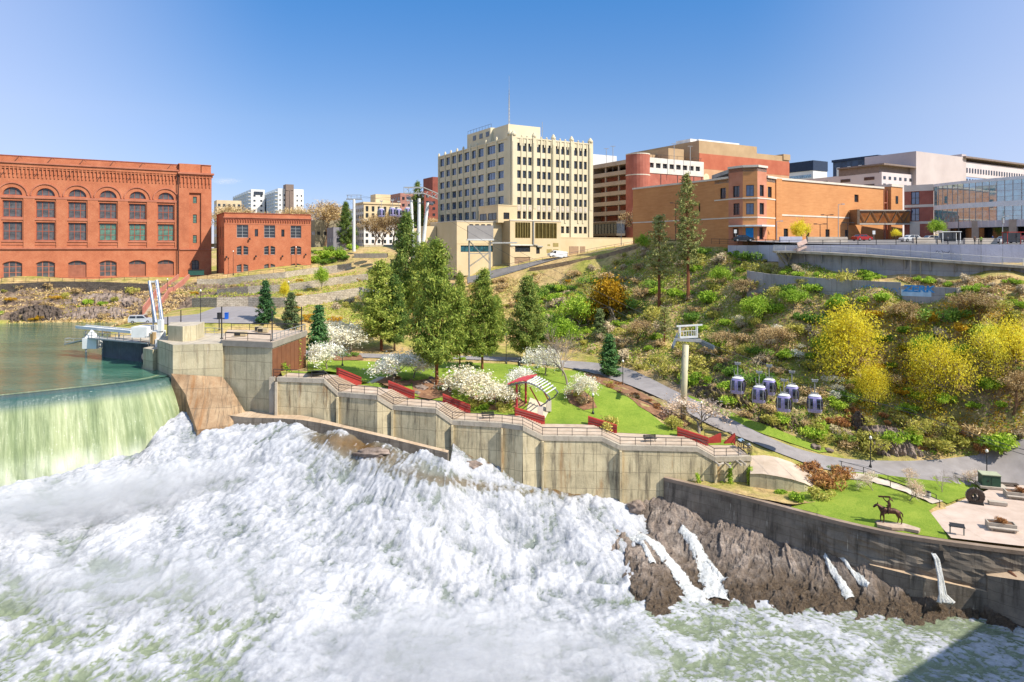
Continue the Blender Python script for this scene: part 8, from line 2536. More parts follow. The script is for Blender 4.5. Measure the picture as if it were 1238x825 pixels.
railing('railing', [Vector((-37.1,105.8, DTZ)), Vector((-36.2,119.6, DTZ))], 'pale mesh railing along the brown panelled side of the deck', 1.15, post=1.6, mids=(.1,.4,.7), hand=.06, mats=M_galv)
railing('railing', [Vector((-49.6,120.6, DTZ)), Vector((-36.4,119.6, DTZ))], 'dark railing along the back of the railed deck', 1.15, post=3.2, mids=(.5,), hand=.09)
railing('railing', [Vector((-60,120.5, DTZ - .5)), Vector((-50,118, DTZ - .5))], 'pale railing between the pump house and the railed deck', 1.1, post=1.6, mids=(.5,), mats=M_galv)
for u, Y, l, s in ((291,112, 'tan rooftop air unit with a dark grille on the railed deck, nearer one', (1.9,.9,.75)),(318,117, 'tan rooftop air unit on the railed deck, farther one', (1.7,.9,.75)),(313,118.5, 'small tan air unit at the back of the railed deck', (1.2,.9,.9))):
 p = P(u, 300, Y); b = MB(); b.box(-s[0] / 2,-s[1] / 2,.1, s[0] / 2, s[1] / 2, s[2]); b.box(-s[0] / 2 + .1,-s[1] / 2 - .02,.18,.1,-s[1] / 2, s[2] - .08,1); b.box(-s[0] / 2 + .1,-.3,0, s[0] / 2 - .1,.3,.1)
 tag(b.build('air_unit', [mat('tan_air_unit', '#b3a27e', 2), M_dark], loc=(p.x, p.y, DTZ)), l, 'air unit', 'air units on the railed deck')
def red_stair():
 root = empty('red_stair', P(200,365,190),0, 'long brick red stair descending the bluff from the powerhouse to the parking lot', 'stairs')
 T = Matrix.Translation(-P(200,365,190))
 C_ = [P(222,340,209), P(203,356,198), P(197,357.5,196), P(181,381,181)]
 for off, nm in ((-1.6, 'parapet'),(1.6, 'parapet')):
  b = MB(T)
  for p, q in zip(C_, C_[1:]):
   d = (q - p).to_2d().normalized(); n = Vector((-d.y, d.x, 0))*off
   a, c = p + n, q + n; w_ = Vector((-d.y, d.x, 0)) * .16
   b.prism([((a - w_).x, (a - w_).y),((c - w_).x, (c - w_).y),((c + w_).x, (c + w_).y),((a + w_).x, (a + w_).y)], [a.z - 2.2, c.z - 2.2, c.z - 2.2, a.z - 2.2], [a.z + 2.1, c.z + 2.1, c.z + 2.1, a.z + 2.1])
  b.build(nm, mat('salmon_concrete', [(.3, '#a86a5a'),(.7, '#b97e6e')], .6), root)
 b = MB(T)
 for p, q in zip(C_, C_[1:]):
  d = (q - p).to_2d().normalized(); n = Vector((-d.y, d.x, 0))*1.5; k = max(1, int((p.z - q.z) / .3))
  for i in range(k):
   a, c = p.lerp(q, i/k), p.lerp(q, (i + 1)/k)
   b.face([a - n, a + n, Vector((c.x, c.y, a.z)) + n, Vector((c.x, c.y, a.z)) - n]); b.face([Vector((c.x, c.y, a.z)) - n, Vector((c.x, c.y, a.z)) + n, c + n, c - n])
 b.build('steps', M_cap, root)
red_stair()
# ------------------------------------------------------------------ stone terrace walls
def stone_mat(name, a, bb, c, m):
 t = NT(name, .9, spec=.2); u = t.n.new('ShaderNodeUVMap'); u.uv_map = 'UVMap'
 ad = t.n.new('ShaderNodeVectorMath'); ad.operation = 'ADD'; nz = t.n.new('ShaderNodeTexNoise'); nz.inputs['Scale'].default_value = 1.2; t.l.new(u.outputs[0], nz.inputs['Vector'])
 sc = t.n.new('ShaderNodeVectorMath'); sc.operation = 'SCALE'; sc.inputs['Scale'].default_value = .5; t.l.new(nz.outputs['Color'], sc.inputs[0]); t.l.new(u.outputs[0], ad.inputs[0]); t.l.new(sc.outputs[0], ad.inputs[1])
 br = t.bricks(ad.outputs[0], .95,.42,.05, a, bb, m)
 t.color(t.mix(.4, br.outputs[0], t.ramp(t.noise(t.coords('Object'),.8,6,.75), [(.3, m),(.6, bb),(.8, c)]))); t.bump(br.outputs[1], -.6,.1)
 return t.mat
M_stone = stone_mat('terrace_stone', '#a89b87', '#c4b8a4', '#d0c6b2', '#5b5044')
M_dstone = stone_mat('dark_stone', '#4a423b', '#6a6057', '#7d7268', '#2a2521')
def stone_wall(pts, label, m=M_stone, th=.7, group='stone terrace walls', dz=0):
 """pts: (u, v of the foot, height in m); the wall stands on the ground there"""
 g = [(G(u, v), h) for u, v, h in pts]
 b = MB(); s = 0
 for (p, hp),(q, hq) in zip(g, g[1:]):
  L = (q - p).to_2d().length; k = max(1, int(L/2.5))
  for i in range(k):
   a, c = p.lerp(q, i/k), p.lerp(q, (i + 1)/k); za = p.z + (q.z - p.z)*i/k; zc = p.z + (q.z - p.z)*(i + 1)/k
   ha = hp + (hq - hp)*i/k; hc = hp + (hq - hp)*(i + 1)/k
   n = Vector((-(q - p).y, (q - p).x, 0)).normalized()*th
   b.face([(a.x, a.y, za - 2),(c.x, c.y, zc - 2),(c.x, c.y, zc + hc),(a.x, a.y, za + ha)]); b.face([(a.x, a.y, za + ha),(c.x, c.y, zc + hc),(c.x + n.x, c.y + n.y, zc + hc),(a.x + n.x, a.y + n.y, za + ha)]); b.face([(c.x + n.x, c.y + n.y, zc - 2),(a.x + n.x, a.y + n.y, za - 2),(a.x + n.x, a.y + n.y, za + ha),(c.x + n.x, c.y + n.y, zc + hc)])
 tag(b.build('stone_wall', m, origin='base'), label, 'wall', group)
 return g
gA = stone_wall([(238,343,1.6),(262,342,1.8),(300,341,1.9),(345,337,2),(385,331,2),(425,325,1.8)], 'pale stone terrace wall directly below the small brick building')
stone_wall([(262,354,2),(300,354,2.1),(345,352,2),(372,350,2.2),(410,344,2.2),(445,339,2)], 'middle pale stone terrace wall on the planted slope')
stone_wall([(232,372,2.4),(262,372,2.5),(300,371,2.4),(345,373,2.6),(392,367,2.6),(440,358,2.4)], 'lowest and highest built stone terrace wall behind the parking lot')
stone_wall([(455,348,1.3),(500,340,1.2)], 'short stone terrace wall behind the tallest park pine')
stone_wall([(640,328.5,1.0),(690,320,1.0),(735,310,1.0),(772,300,1.0)], 'low rough stone wall along the outer edge of the van road', m=mat('rough_brown_stone', [(.3, '#75614c'),(.7, '#a08a6e')], 1.2,.95,.6,4))
stone_wall([(0,349,1.9),(60,349,1.9),(120,350,2.1),(182,351,2.4)], 'dark stone retaining wall along the top of the bluff', m=M_dstone)
stone_wall([(428,312,1.5),(468,312,1.5)], 'pale concrete garden wall at the top of the terraces', m=M_cap)
stone_wall([(440,299,.9),(480,299,.9)], 'small pale garden wall before the cream hotel', m=M_cap)
for a, lab in (([(240,342),(262,341),(300,340),(345,336),(380,331)], 'dark railing along the terrace before the small brick building'),([(2,341),(60,341),(120,340),(180,339.5)], 'thin dark railing along the bluff top before the powerhouse')):
 g = [G(u, v) for u, v in a]
 if 'terrace' in lab: g = [q[0] + Vector((0,.3, q[1])) for q in gA[:5]]
 railing('railing', g, lab, 1.15, post=3.2, mids=(.15,.62), mats=M_rail)
railing('railing', [q + Vector((0,-3.1,.25)) for q, w in ROADC[1:]], 'thin dark railing beside the van road', 1.1, post=3.5, mids=(.15,.6))
# ------------------------------------------------------------------ pergola
def pergola():
 b0 = PZ(624,498,-25.0)
 root = empty('pergola', b0,0, 'curved garden pergola with broad red slats above and thin white slats to the right', 'pergola')
 T = Matrix.Translation(-b0)
 sd = Vector((.36,.93,0)).normalized()          # slats run away from the viewer
 rd = Vector((.97,-.25,0)).normalized()
 M_pr = mat('pergola_red', [(.3, '#a8323a'),(.7, '#bf414a')], 1,.5); Ls = 5.6
 top = b0 + Vector((-1.2,-.2,4.1))
 def prof(x):   # height over the crown along the rib
  return (.4*x - .06*x*x) if x < 2.8 else .65 - .12*(x - 2.8) - .13*(x - 2.8) ** 2
 for k in range(5):
  x = k * .62; a = top + rd*x + Vector((0,0, prof(x) + .15))
  b = MB(T); b.bar(a, a + sd*Ls, .42,.08); b.build('red_slat', M_pr, root)
 for k in range(8):
  x = 2.95 + k * .42; a = top + rd*x + Vector((0,0, prof(x)))
  b = MB(T); b.bar(a, a + sd*(Ls - .9),.12,.14); b.build('white_slat', M_white, root)
 for t_ in (.25, Ls - 1.3):
  b = MB(T); pts_ = [top + sd*t_ + rd*x + Vector((0,0, prof(x) - .14)) for x in np.linspace(-.2,6.4,16)]
  b.tube(pts_, .11,6); b.build('rib', mat('grey_steel_rib', '#6e7276', 1,.5), root)
  b = MB(T); e = pts_[-1]; f_ = b0 + sd*t_ + rd*3.7 + Vector((0,0,1.0))
  b.tube([e, e.lerp(f_, .5) + Vector((.15,0,-.1)), f_], .11,6); b.build('strut', mat('grey_steel_rib'), root)
  b = MB(T); c = b0 + sd*t_; b.tube([c + Vector((0,0,-.4)), c + Vector((0,0,4.2))], .17,8); b.build('post', M_pr, root)
  b = MB(T); c = b0 + sd*t_ + rd*3.7; b.tube([c + Vector((0,0,.6)), c + Vector((-.1,0,1.2)), c + Vector((-1.6,0,3.9))], .1,6); b.build('post', M_pr, root)
  b = MB(T); b.box(c.x - .4, c.y - .4, c.z - .6, c.x + .4, c.y + .4, c.z + 1.0); b.build('plinth', M_band, root)
pergola()
PAD = [tuple(PZ(u, v, -25.2).xy) for u, v in ((636,497),(641,489),(662,491),(664,493.5),(652,503),(688,509),(690,511.5),(655,512))]
struct(patch('pergola_paving', PAD, mat('pale_pad_paving', [(.3, '#b5a88f'),(.7, '#c7baa2')], .8),.22,.7))
# ------------------------------------------------------------------ skinned figures
def skin_mesh(name, verts, edges, radii, m, sub=2, flat=None):
 me = bpy.data.meshes.new(name); me.from_pydata([Vector(v) for v in verts], edges, []); me.update()
 o = bpy.data.objects.new(name, me); COL.objects.link(o)
 md = o.modifiers.new('skin', 'SKIN'); sv = me.skin_vertices[0].data
 for i, r in enumerate(radii): sv[i].radius = (r, r) if not isinstance(r, tuple) else r
 sv[0].use_root = True
 s = o.modifiers.new('sub', 'SUBSURF'); s.levels = sub; s.render_levels = sub
 dg = bpy.context.evaluated_depsgraph_get(); nm = bpy.data.meshes.new_from_object(o.evaluated_get(dg)); o.modifiers.clear(); o.data = nm
 nm.materials.clear(); nm.materials.append(m); nm.polygons.foreach_set('use_smooth', [True] * len(nm.polygons))
 return o
M_bronze = mat('brown_bronze', [(.3, '#3d2a22'),(.7, '#6b4c3c')], 3,.5,.3,8, metallic=.5)
def statue():
 p = PZ(1076,631.5,-33.0); p.z = TZ(p.x, p.y) + .1
 root = empty('horse_statue', p, -.25, 'dark bronze statue of a rider with raised arm on a horse, on the lawn', 'statue')
 V = [(0.1,0,1.45),(-.35,0,1.48),(-.8,0,1.5),(-1.15,0,1.85),(-1.35,0,2.15),(-1.6,0,2.0),(-1.85,0,1.72),(.55,0,1.5),(.85,0,1.45),(1.12,0,1.45),(1.35,0,1.2),(1.4,0,.8)]
 R = [.37,.38,.34,.24,.17,.16,.1,.36,.33,.09,.09,.05]
 E = [(0,1),(1,2),(2,3),(3,4),(4,5),(5,6),(0,7),(7,8),(8,9),(9,10),(10,11)]
 def leg(att, pts, rs):
  prev = att
  for q, r in zip(pts, rs): V.append(q); R.append(r); E.append((prev, len(V) - 1)); prev = len(V) - 1
 leg(2, [(-.85,.2,1.05),(-1.0,.2,.62),(-.95,.2,.12),(-1.05,.2,.04)], [.15,.08,.055,.08]); leg(2, [(-.8,-.2,1.05),(-.7,-.2,.6),(-.75,-.2,.12),(-.85,-.2,.04)], [.15,.08,.055,.08])
 leg(8, [(.8,.2,1.0),(1.0,.2,.6),(.9,.2,.12),(.8,.2,.04)], [.18,.08,.055,.08]); leg(8, [(.95,-.2,1.0),(1.25,-.2,.6),(1.2,-.2,.12),(1.1,-.2,.04)], [.18,.08,.055,.08])
 h = skin_mesh('horse', V, E, R, M_bronze); h.parent = root
 b = MB()
 for y in (-.08,.08): b.tube([(-1.38, y, 2.2),(-1.34, y*1.3,2.42)], [.05,.01], 5)
 b.build('ear', M_bronze, h)
 V = [(-.05,0,1.88),(-.05,0,2.2),(-.08,0,2.5),(-.1,0,2.62),(-.12,0,2.82),(-.3,.24,2.48),(-.55,.3,2.7),(-.75,.3,2.98),(-.1,-.25,2.48),(-.3,-.38,2.25),(-.55,-.3,2.2),
         (-.25,.3,1.75),(-.3,.42,1.3),(-.35,.44,1.2),(-.2,-.3,1.75),(-.25,-.42,1.3),(-.35,-.44,1.2)]
 R = [.2,.19,.2,.08,.14,.08,.06,.05,.08,.06,.05,.13,.08,.06,.13,.08,.06]
 E = [(0,1),(1,2),(2,3),(3,4),(2,5),(5,6),(6,7),(2,8),(8,9),(9,10),(0,11),(11,12),(12,13),(0,14),(14,15),(15,16)]
 r = skin_mesh('rider', V, E, R, M_bronze); r.parent = root
 b = MB(); b.bar((-1.2,.3,3.0),(.1,.25,3.05),.12,.18); b.tube([(-.1,0,2.95),(.15,0,2.85),(.35,0,2.6)], [.1,.12,.03], 6); b.build('headdress', M_bronze, root)
 b = MB(); b.prism([(-1.6,-.9),(-.2,-1.5),(1.2,-1.3),(2.6,-1.7),(3.0,-.9),(1.6,.3),(-.6,.6),(-1.5,.2)], -.3,.03); b.build('base_slab', mat('pale_rock_slab', [(.3, '#a48d78'),(.7, '#c4b09c')], 1,.9,.4,3), root)
statue()
def at_plaza(u, v, z=-33.4): return PZ(u, v, z)
M_conc = mat('precast_concrete', [(.3, '#a59a8c'),(.7, '#bdb2a4')], 1,.9)
def planter(u, v, L, Wd, rz, label, bush=True):
 p = at_plaza(u, v); root = empty('planter', p, rz, label, 'planter', 'concrete planters on the plaza')
 b = MB()
 t_ = .14; h = .85
 b.box(-L/2,-Wd/2,0, L/2,-Wd/2 + t_, h); b.box(-L/2, Wd/2 - t_, 0, L/2, Wd/2, h); b.box(-L/2,-Wd/2 + t_, 0,-L/2 + t_, Wd/2 - t_, h); b.box(L/2 - t_, -Wd/2 + t_, 0, L/2, Wd/2 - t_, h); b.build('box', M_conc, root)
 b = MB(); b.box(-L/2 + t_, -Wd/2 + t_, 0, L/2 - t_, Wd/2 - t_, h - .12); b.build('soil', mat('planter_soil', '#7a5c44', 2), root)
 b = MB(); b.box(-L/2,-Wd/2 - .55,.38, L/2,-Wd/2 - .06,.48); b.box(-L/2 + .2,-Wd/2 - .4,0,-L/2 + .4,-Wd/2 - .1,.38); b.box(L/2 - .4,-Wd/2 - .4,0, L/2 - .2,-Wd/2 - .1,.38); b.build('bench_seat', M_conc, root)
 if bush:
  e = plant('s_red', (p.x, p.y, p.z + .72),.75,1.0, 'shrub', 'thin pinkish shrub growing in the ' + ('nearer' if v > 620 else 'farther') + ' plaza planter', 'shrub')
planter(1210,640,2.9,1.3,-.35, 'concrete planter with a bench seat, nearest the wall on the plaza'); planter(1234,602,3.6,1.6,-.35, 'larger concrete planter at the right edge of the picture')
p = at_plaza(1206,611); b = MB(M=None); b.box(-1.0,-.4,.12,1.0,.4,.5); b.box(-.85,-.3,0,.85,.3,.12)
tag(b.build('bench', M_conc, loc=p, rz=-.35), 'plain pale concrete block bench beside the old wheel', 'bench', 'benches on the plaza')
p = at_plaza(1219,588); b = MB(); b.box(-1.2,-.35,.3,1.2,.35,.42); b.box(-1,-.3,0,-.8,.3,.3); b.box(.8,-.3,0,1,.3,.3)
tag(b.build('bench', mat('dark_bench_slab', '#4f463f', 1), loc=p, rz=-.2), 'low dark bench at the back of the plaza', 'bench', 'benches on the plaza')
p = at_plaza(1179,609); root = empty('turbine_wheel', p, -.5, 'old ribbed iron turbine wheel displayed on the plaza', 'machine part')
b = MB()
n = 18
for k in range(n):
 a0 = math.pi*2*k/n
 for r0, r1, y0, y1 in ((.5,1.0,-.35,-.25),(.5,1.0,.25,.35)):
  a1 = a0 + math.pi*2/n
  q = [(r*math.cos(a), r*math.sin(a)) for r, a in ((r0, a0),(r1, a0),(r1, a1),(r0, a1))]
  b.face([(x, y0, z + 1.0) for x, z in q]); b.face([(x, y1, z + 1.0) for x, z in reversed(q)]); b.face([(q[1][0], y0, q[1][1] + 1),(q[2][0], y0, q[2][1] + 1),(q[2][0], y1, q[2][1] + 1),(q[1][0], y1, q[1][1] + 1)])
b.build('rim', mat('rusty_iron', [(.3, '#4a3f38'),(.7, '#6b5d52')], 3,.7, metallic=.4), root)
for k in range(n):
 a = math.pi*2*k/n; b = MB(); b.bar((.3*math.cos(a),0,1 + .3*math.sin(a)),(1.06*math.cos(a + .3),0,1 + 1.06*math.sin(a + .3)),.06,.66); b.build('vane', mat('pale_iron', '#a49c92', 2,.5, metallic=.3), root)
b = MB(); b.prism([(-.7,-.5),(.9,-.5),(.9,.5),(-.7,.5)], -.05,.25); b.tube([(0,-.5,1),(0,.5,1)], .2,10); b.build('hub', M_dark, root)
p = at_plaza(1157,646.5); root = empty('info_board', p, -.45, 'low dark interpretive board on two grey posts at the lawn corner', 'sign')
b = MB(); b.face([(-.75,-.25,1.0),(.75,-.25,1.0),(.75,.25,1.25),(-.75,.25,1.25)]); b.box(-.8,-.28,.92,.8,.28,.99); b.build('panel', M_dark, root)
for x in (-.68,.68): b = MB(); b.box(x - .06,-.06,-.05, x + .06,.06,.95); b.build('post', mat('post_grey_green', '#7e8780', 1), root)
p = at_plaza(1196,586.5,-33.1); root = empty('utility_box', p, -.3, 'dark green utility box with a pale top at the road edge', 'utility box')
b = MB(); b.box(-1.1,-.9,.08,1.1,.9,1.55); b.build('cabinet', mat('utility_green', [(.3, '#2c4a3a'),(.7, '#375a47')], 1,.5), root)
b = MB(); b.box(-1.16,-.96,1.55,1.16,.96,1.66); b.build('lid', mat('pale_green_lid', '#a8ad92', 1), root)
b = MB(); b.box(-1.4,-1.2,-.2,1.9,1.2,.08); b.build('slab', M_conc, root)
b = MB(); b.box(-.01,-.92,.2,.01,-.9,1.45); b.box(-.5,-.93,.7,-.35,-.9,.9); b.build('door', M_dark, root)
p = at_plaza(1122,604,-33.1); root = empty('litter_bin', p, 0, 'round grey litter bin beside the concrete steps', 'litter bin')
b = MB(); b.lathe((0,0,0), [(.3,0),(.34,.1),(.34,.85),(.3,.9)], 14); b.build('drum', mat('bin_grey', '#a9a8a2', 1,.5), root)
b = MB(); b.lathe((0,0,.9), [(.33,0),(.33,.12),(.15,.22),(.02,.24)], 14); b.build('lid', M_dark, root)
SP = [(PZ(1018,570,-31.6),1.9),(PZ(1045,577,-32.2),1.9),(PZ(1075,588,-32.8),1.9),(PZ(1105,600,-33.2),1.9),(PZ(1134,612,-33.4),2.1)]
sp_o, sp_poly = strip('steps_path', SP, mat('pale_steps', [(.3, '#b3a594'),(.7, '#cfc3b2')], .8),.2,3,.45, zfun=lambda x, y: np.round(terr_f(x, y) / .15) * .15 + .05)
struct(sp_o)
for off, lab in ((-1.05, 'dark handrail on the near side of the concrete steps'),(1.05, 'dark handrail on the far side of the concrete steps')):
 railing('railing', [q + Vector((.35,.9,0)).normalized()*off + Vector((0,0,.1)) for q, w in SP], lab, 1.0, post=2.6, mids=(), hand=.04)
p = PZ(905.5,549,-28.95); root = empty('coin_viewer', p, .4, 'silver headed coin viewer on a post at the lookout corner', 'viewer')
b = MB(); b.lathe((0,0,0), [(.18,0),(.12,.1),(.07,.3),(.07,1.1)], 10); b.build('post', M_dark, root)
b = MB(); b.lathe((0,0,1.1), [(.1,0),(.2,.1),(.22,.25),(.15,.4),(.02,.45)], 12); b.tube([(-.08,-.35,1.3),(-.08,.3,1.3)], .08,8); b.tube([(.08,-.35,1.3),(.08,.3,1.3)], .08,8); b.build('head', M_galv, root)
p = PZ(896,541,-28.95); root = empty('info_board', p, .5, 'tilted pale blue interpretive panel on the lookout platform', 'sign')
b = MB(); b.box(-.04,-.04,0,.04,.04,1.0); b.build('post', M_dark, root); b = MB(); b.face([(-.45,-.25,.95),(.45,-.25,.95),(.45,.25,1.2),(-.45,.25,1.2)]); b.face([(-.45,.25,1.19),(.45,.25,1.19),(.45,-.25,.94),(-.45,-.25,.94)]); b.build('panel', mat('panel_blue', '#7d94a6', 1,.3), root)
railing('railing', [PZ(852,531,-28.9) , PZ(884,531,-28.9)], 'dark railing across the back of the lookout platform', 1.05, post=2.0, mids=(.5,), hand=.07)
railing('railing', [PZ(889,535,-28.95), PZ(909,549.5,-28.95)], 'dark railing down the right side of the lookout platform', 1.05, post=1.6, mids=(.15,.4,.65), hand=.06)
for u, vb, c, l, cat in ((274,386, '#1f5fc0', 'blue wheeled bin by the terrace wall at the parking lot', 'bin'),(265,386, '#2b2b2e', 'black wheeled bin next to the blue one', 'bin')):
 g = G(u, vb); root = empty('wheeled_bin', g, .2, l, cat, 'bins at the parking lot')
 mm = mat('bin_' + ('blue' if c[1] == '1' else 'black'), c, 1,.5)
 b = MB(); b.prism([(-.35,-.4),(.35,-.4),(.35,.4),(-.35,.4)], 0.05,1.3); b.build('tub', mm, root)
 b = MB(); b.box(-.4,-.45,1.3,.4,.45,1.4); b.build('lid', mm, root)
g = G(237,337); g = P(237,333.5,214); root = empty('dumpster', g, GRID_A, 'dark green dumpster at the foot of the powerhouse tower', 'dumpster')
b = MB(); b.box(-2.2,-1,.15,2.2,1,1.7); b.build('tub', mat('dumpster_green', '#1f4a42', 1,.5), root); b = MB(); b.box(-2.3,-1.1,1.7,2.3,1.1,1.85); b.build('lid', M_dark, root)
g = G(628,443)
b = MB(); b.tube([g + Vector((0,0,-.1)), g + Vector((-.1,0,.9)), g + Vector((.4,0,1.4)), g + Vector((.75,0,1.7))], [.3,.26,.2,.12], 8); b.obox(g + Vector((0,0,.05)),(1.3,.6,.25))
tag(b.build('sculpture', M_dark, origin='base', smooth=False), 'small dark leaning sculpture on the lawn by the back path', 'sculpture')
for k, (u, v, r, l) in enumerate(((509,470,.9, 'pale boulder in the rockery, nearest the path'),(516,463,.7, 'rounded boulder in the rockery, second'),(522,458,.6, 'small boulder in the rockery by the pine trunk'),(503,476,.6, 'flat boulder at the foot of the rockery'),(1062,632,.35, 'small pale boulder left of the horse statue'),(985,541,.8, 'pale rock at the slope foot beside the road bend'),(1002,545,.6, 'smaller pale rock beside the road bend'))):
 g = G(u, v); boulder(g, (r*1.2, r, r * .6),20 + k, M_drock, l, rot=k)
g0 = [G(511,474), G(497,484), G(484,494)]
fp, fpp = strip('lawn_path', [(PZ(437,468,-22.2),1.2),(PZ(452,459,-22.1),1.2),(PZ(462,454,-22.0),1.2)], M_conc, .16,2,.8); struct(fp)
def crag(name, label, foot, h, depth, seed, m=M_drock, tiltz=0.0):
 """a faceted upright rock face: foot = [(u, v)] left to right"""
 g = [G(u, v) for u, v in foot]
 n = 90; mz = 36
 s = np.linspace(0, len(g) - 1, n); px = np.interp(s, range(len(g)), [q.x for q in g]); py = np.interp(s, range(len(g)), [q.y for q in g]); pz = np.interp(s, range(len(g)), [q.z for q in g])
 t_ = np.linspace(0,1, mz)[:, None]
 L = np.hypot(np.diff(px), np.diff(py)).sum(); S_ = s/s[-1] * L
 env = np.sin(np.clip(s/s[-1], 0,1)*math.pi) ** .45
 X = px[None] + 0*t_; Y = py[None] + t_ ** 1.4*depth; Z = pz[None] - .4 + t_ ** .8*h*env[None]
 f1 = fbm(S_[None] * .9 + t_ * .6, t_*h * .35,4, seed, .55,2.1, True)
 col = np.abs(pn(S_[None] * 1.3 + t_*1.0, t_ * .7, seed + 3)) ** .5
 Y = Y - f1 * .9 + (1 - col) * .7; Z = Z + f1 * .4; X = X + fbm(S_[None] * .7, t_*2,3, seed + 9) * .5
 o = grid_mesh(name, X, Y, Z, m, False); o0 = Vector((float(X.mean()), float(Y.mean()), float(Z.min())))
 o.data.transform(Matrix.Translation(-o0)); o.location = o0
 return tag(o, label, 'rock')
crag('rock_face', 'steep grey basalt face above the road, below the right hand scrub', [(1040,541),(1065,553),(1095,555),(1130,556)], 4.6,3.0,301)
crag('rock_face', 'narrow dark columnar rock left of the grey basalt face', [(1036,530),(1048,535),(1060,537)], 5.0,2.0,311, mat('dark_basalt', [(.3, '#3a302a'),(.7, '#6e6055')], 1,.9,.8,3))
M_moss = mat('mossy_basalt', [(.3, '#332a22'),(.48, '#5a4c3c'),(.58, '#8a7d3c'),(.75, '#a39a50')], .9,.9,.8,3, detail=8)
crag('rock_face', 'long dark mossy ledge behind the gondola cabins, left half', [(838,478),(870,490),(905,500),(935,510)], 3.2,3.0,321, M_moss)
crag('rock_face', 'dark mossy ledge above the road bend, below the cabins', [(905,505),(935,517),(965,527),(995,532)], 3.0,3.2,331, M_moss)
crag('rock_face', 'upper dark mossy ledge on the hillside above the leftmost cabin', [(845,450),(880,452),(915,452)], 2.0,2.2,341, M_moss)
crag('rock_face', 'dark layered rock ledge low on the bluff by the pond', [(60,388),(85,389),(120,386),(160,384)], 4.0,3.5,351, M_drock)
crag('rock_face', 'brown rock ledge high on the bluff under the powerhouse', [(45,366),(90,368),(130,366),(175,368)], 3.5,3.0,361, M_drock)
crag('rock_face', 'dark rock at the left waterline of the bluff', [(0,391),(25,391),(55,390),(75,388)], 5.0,2.0,371, mat('dark_basalt'))
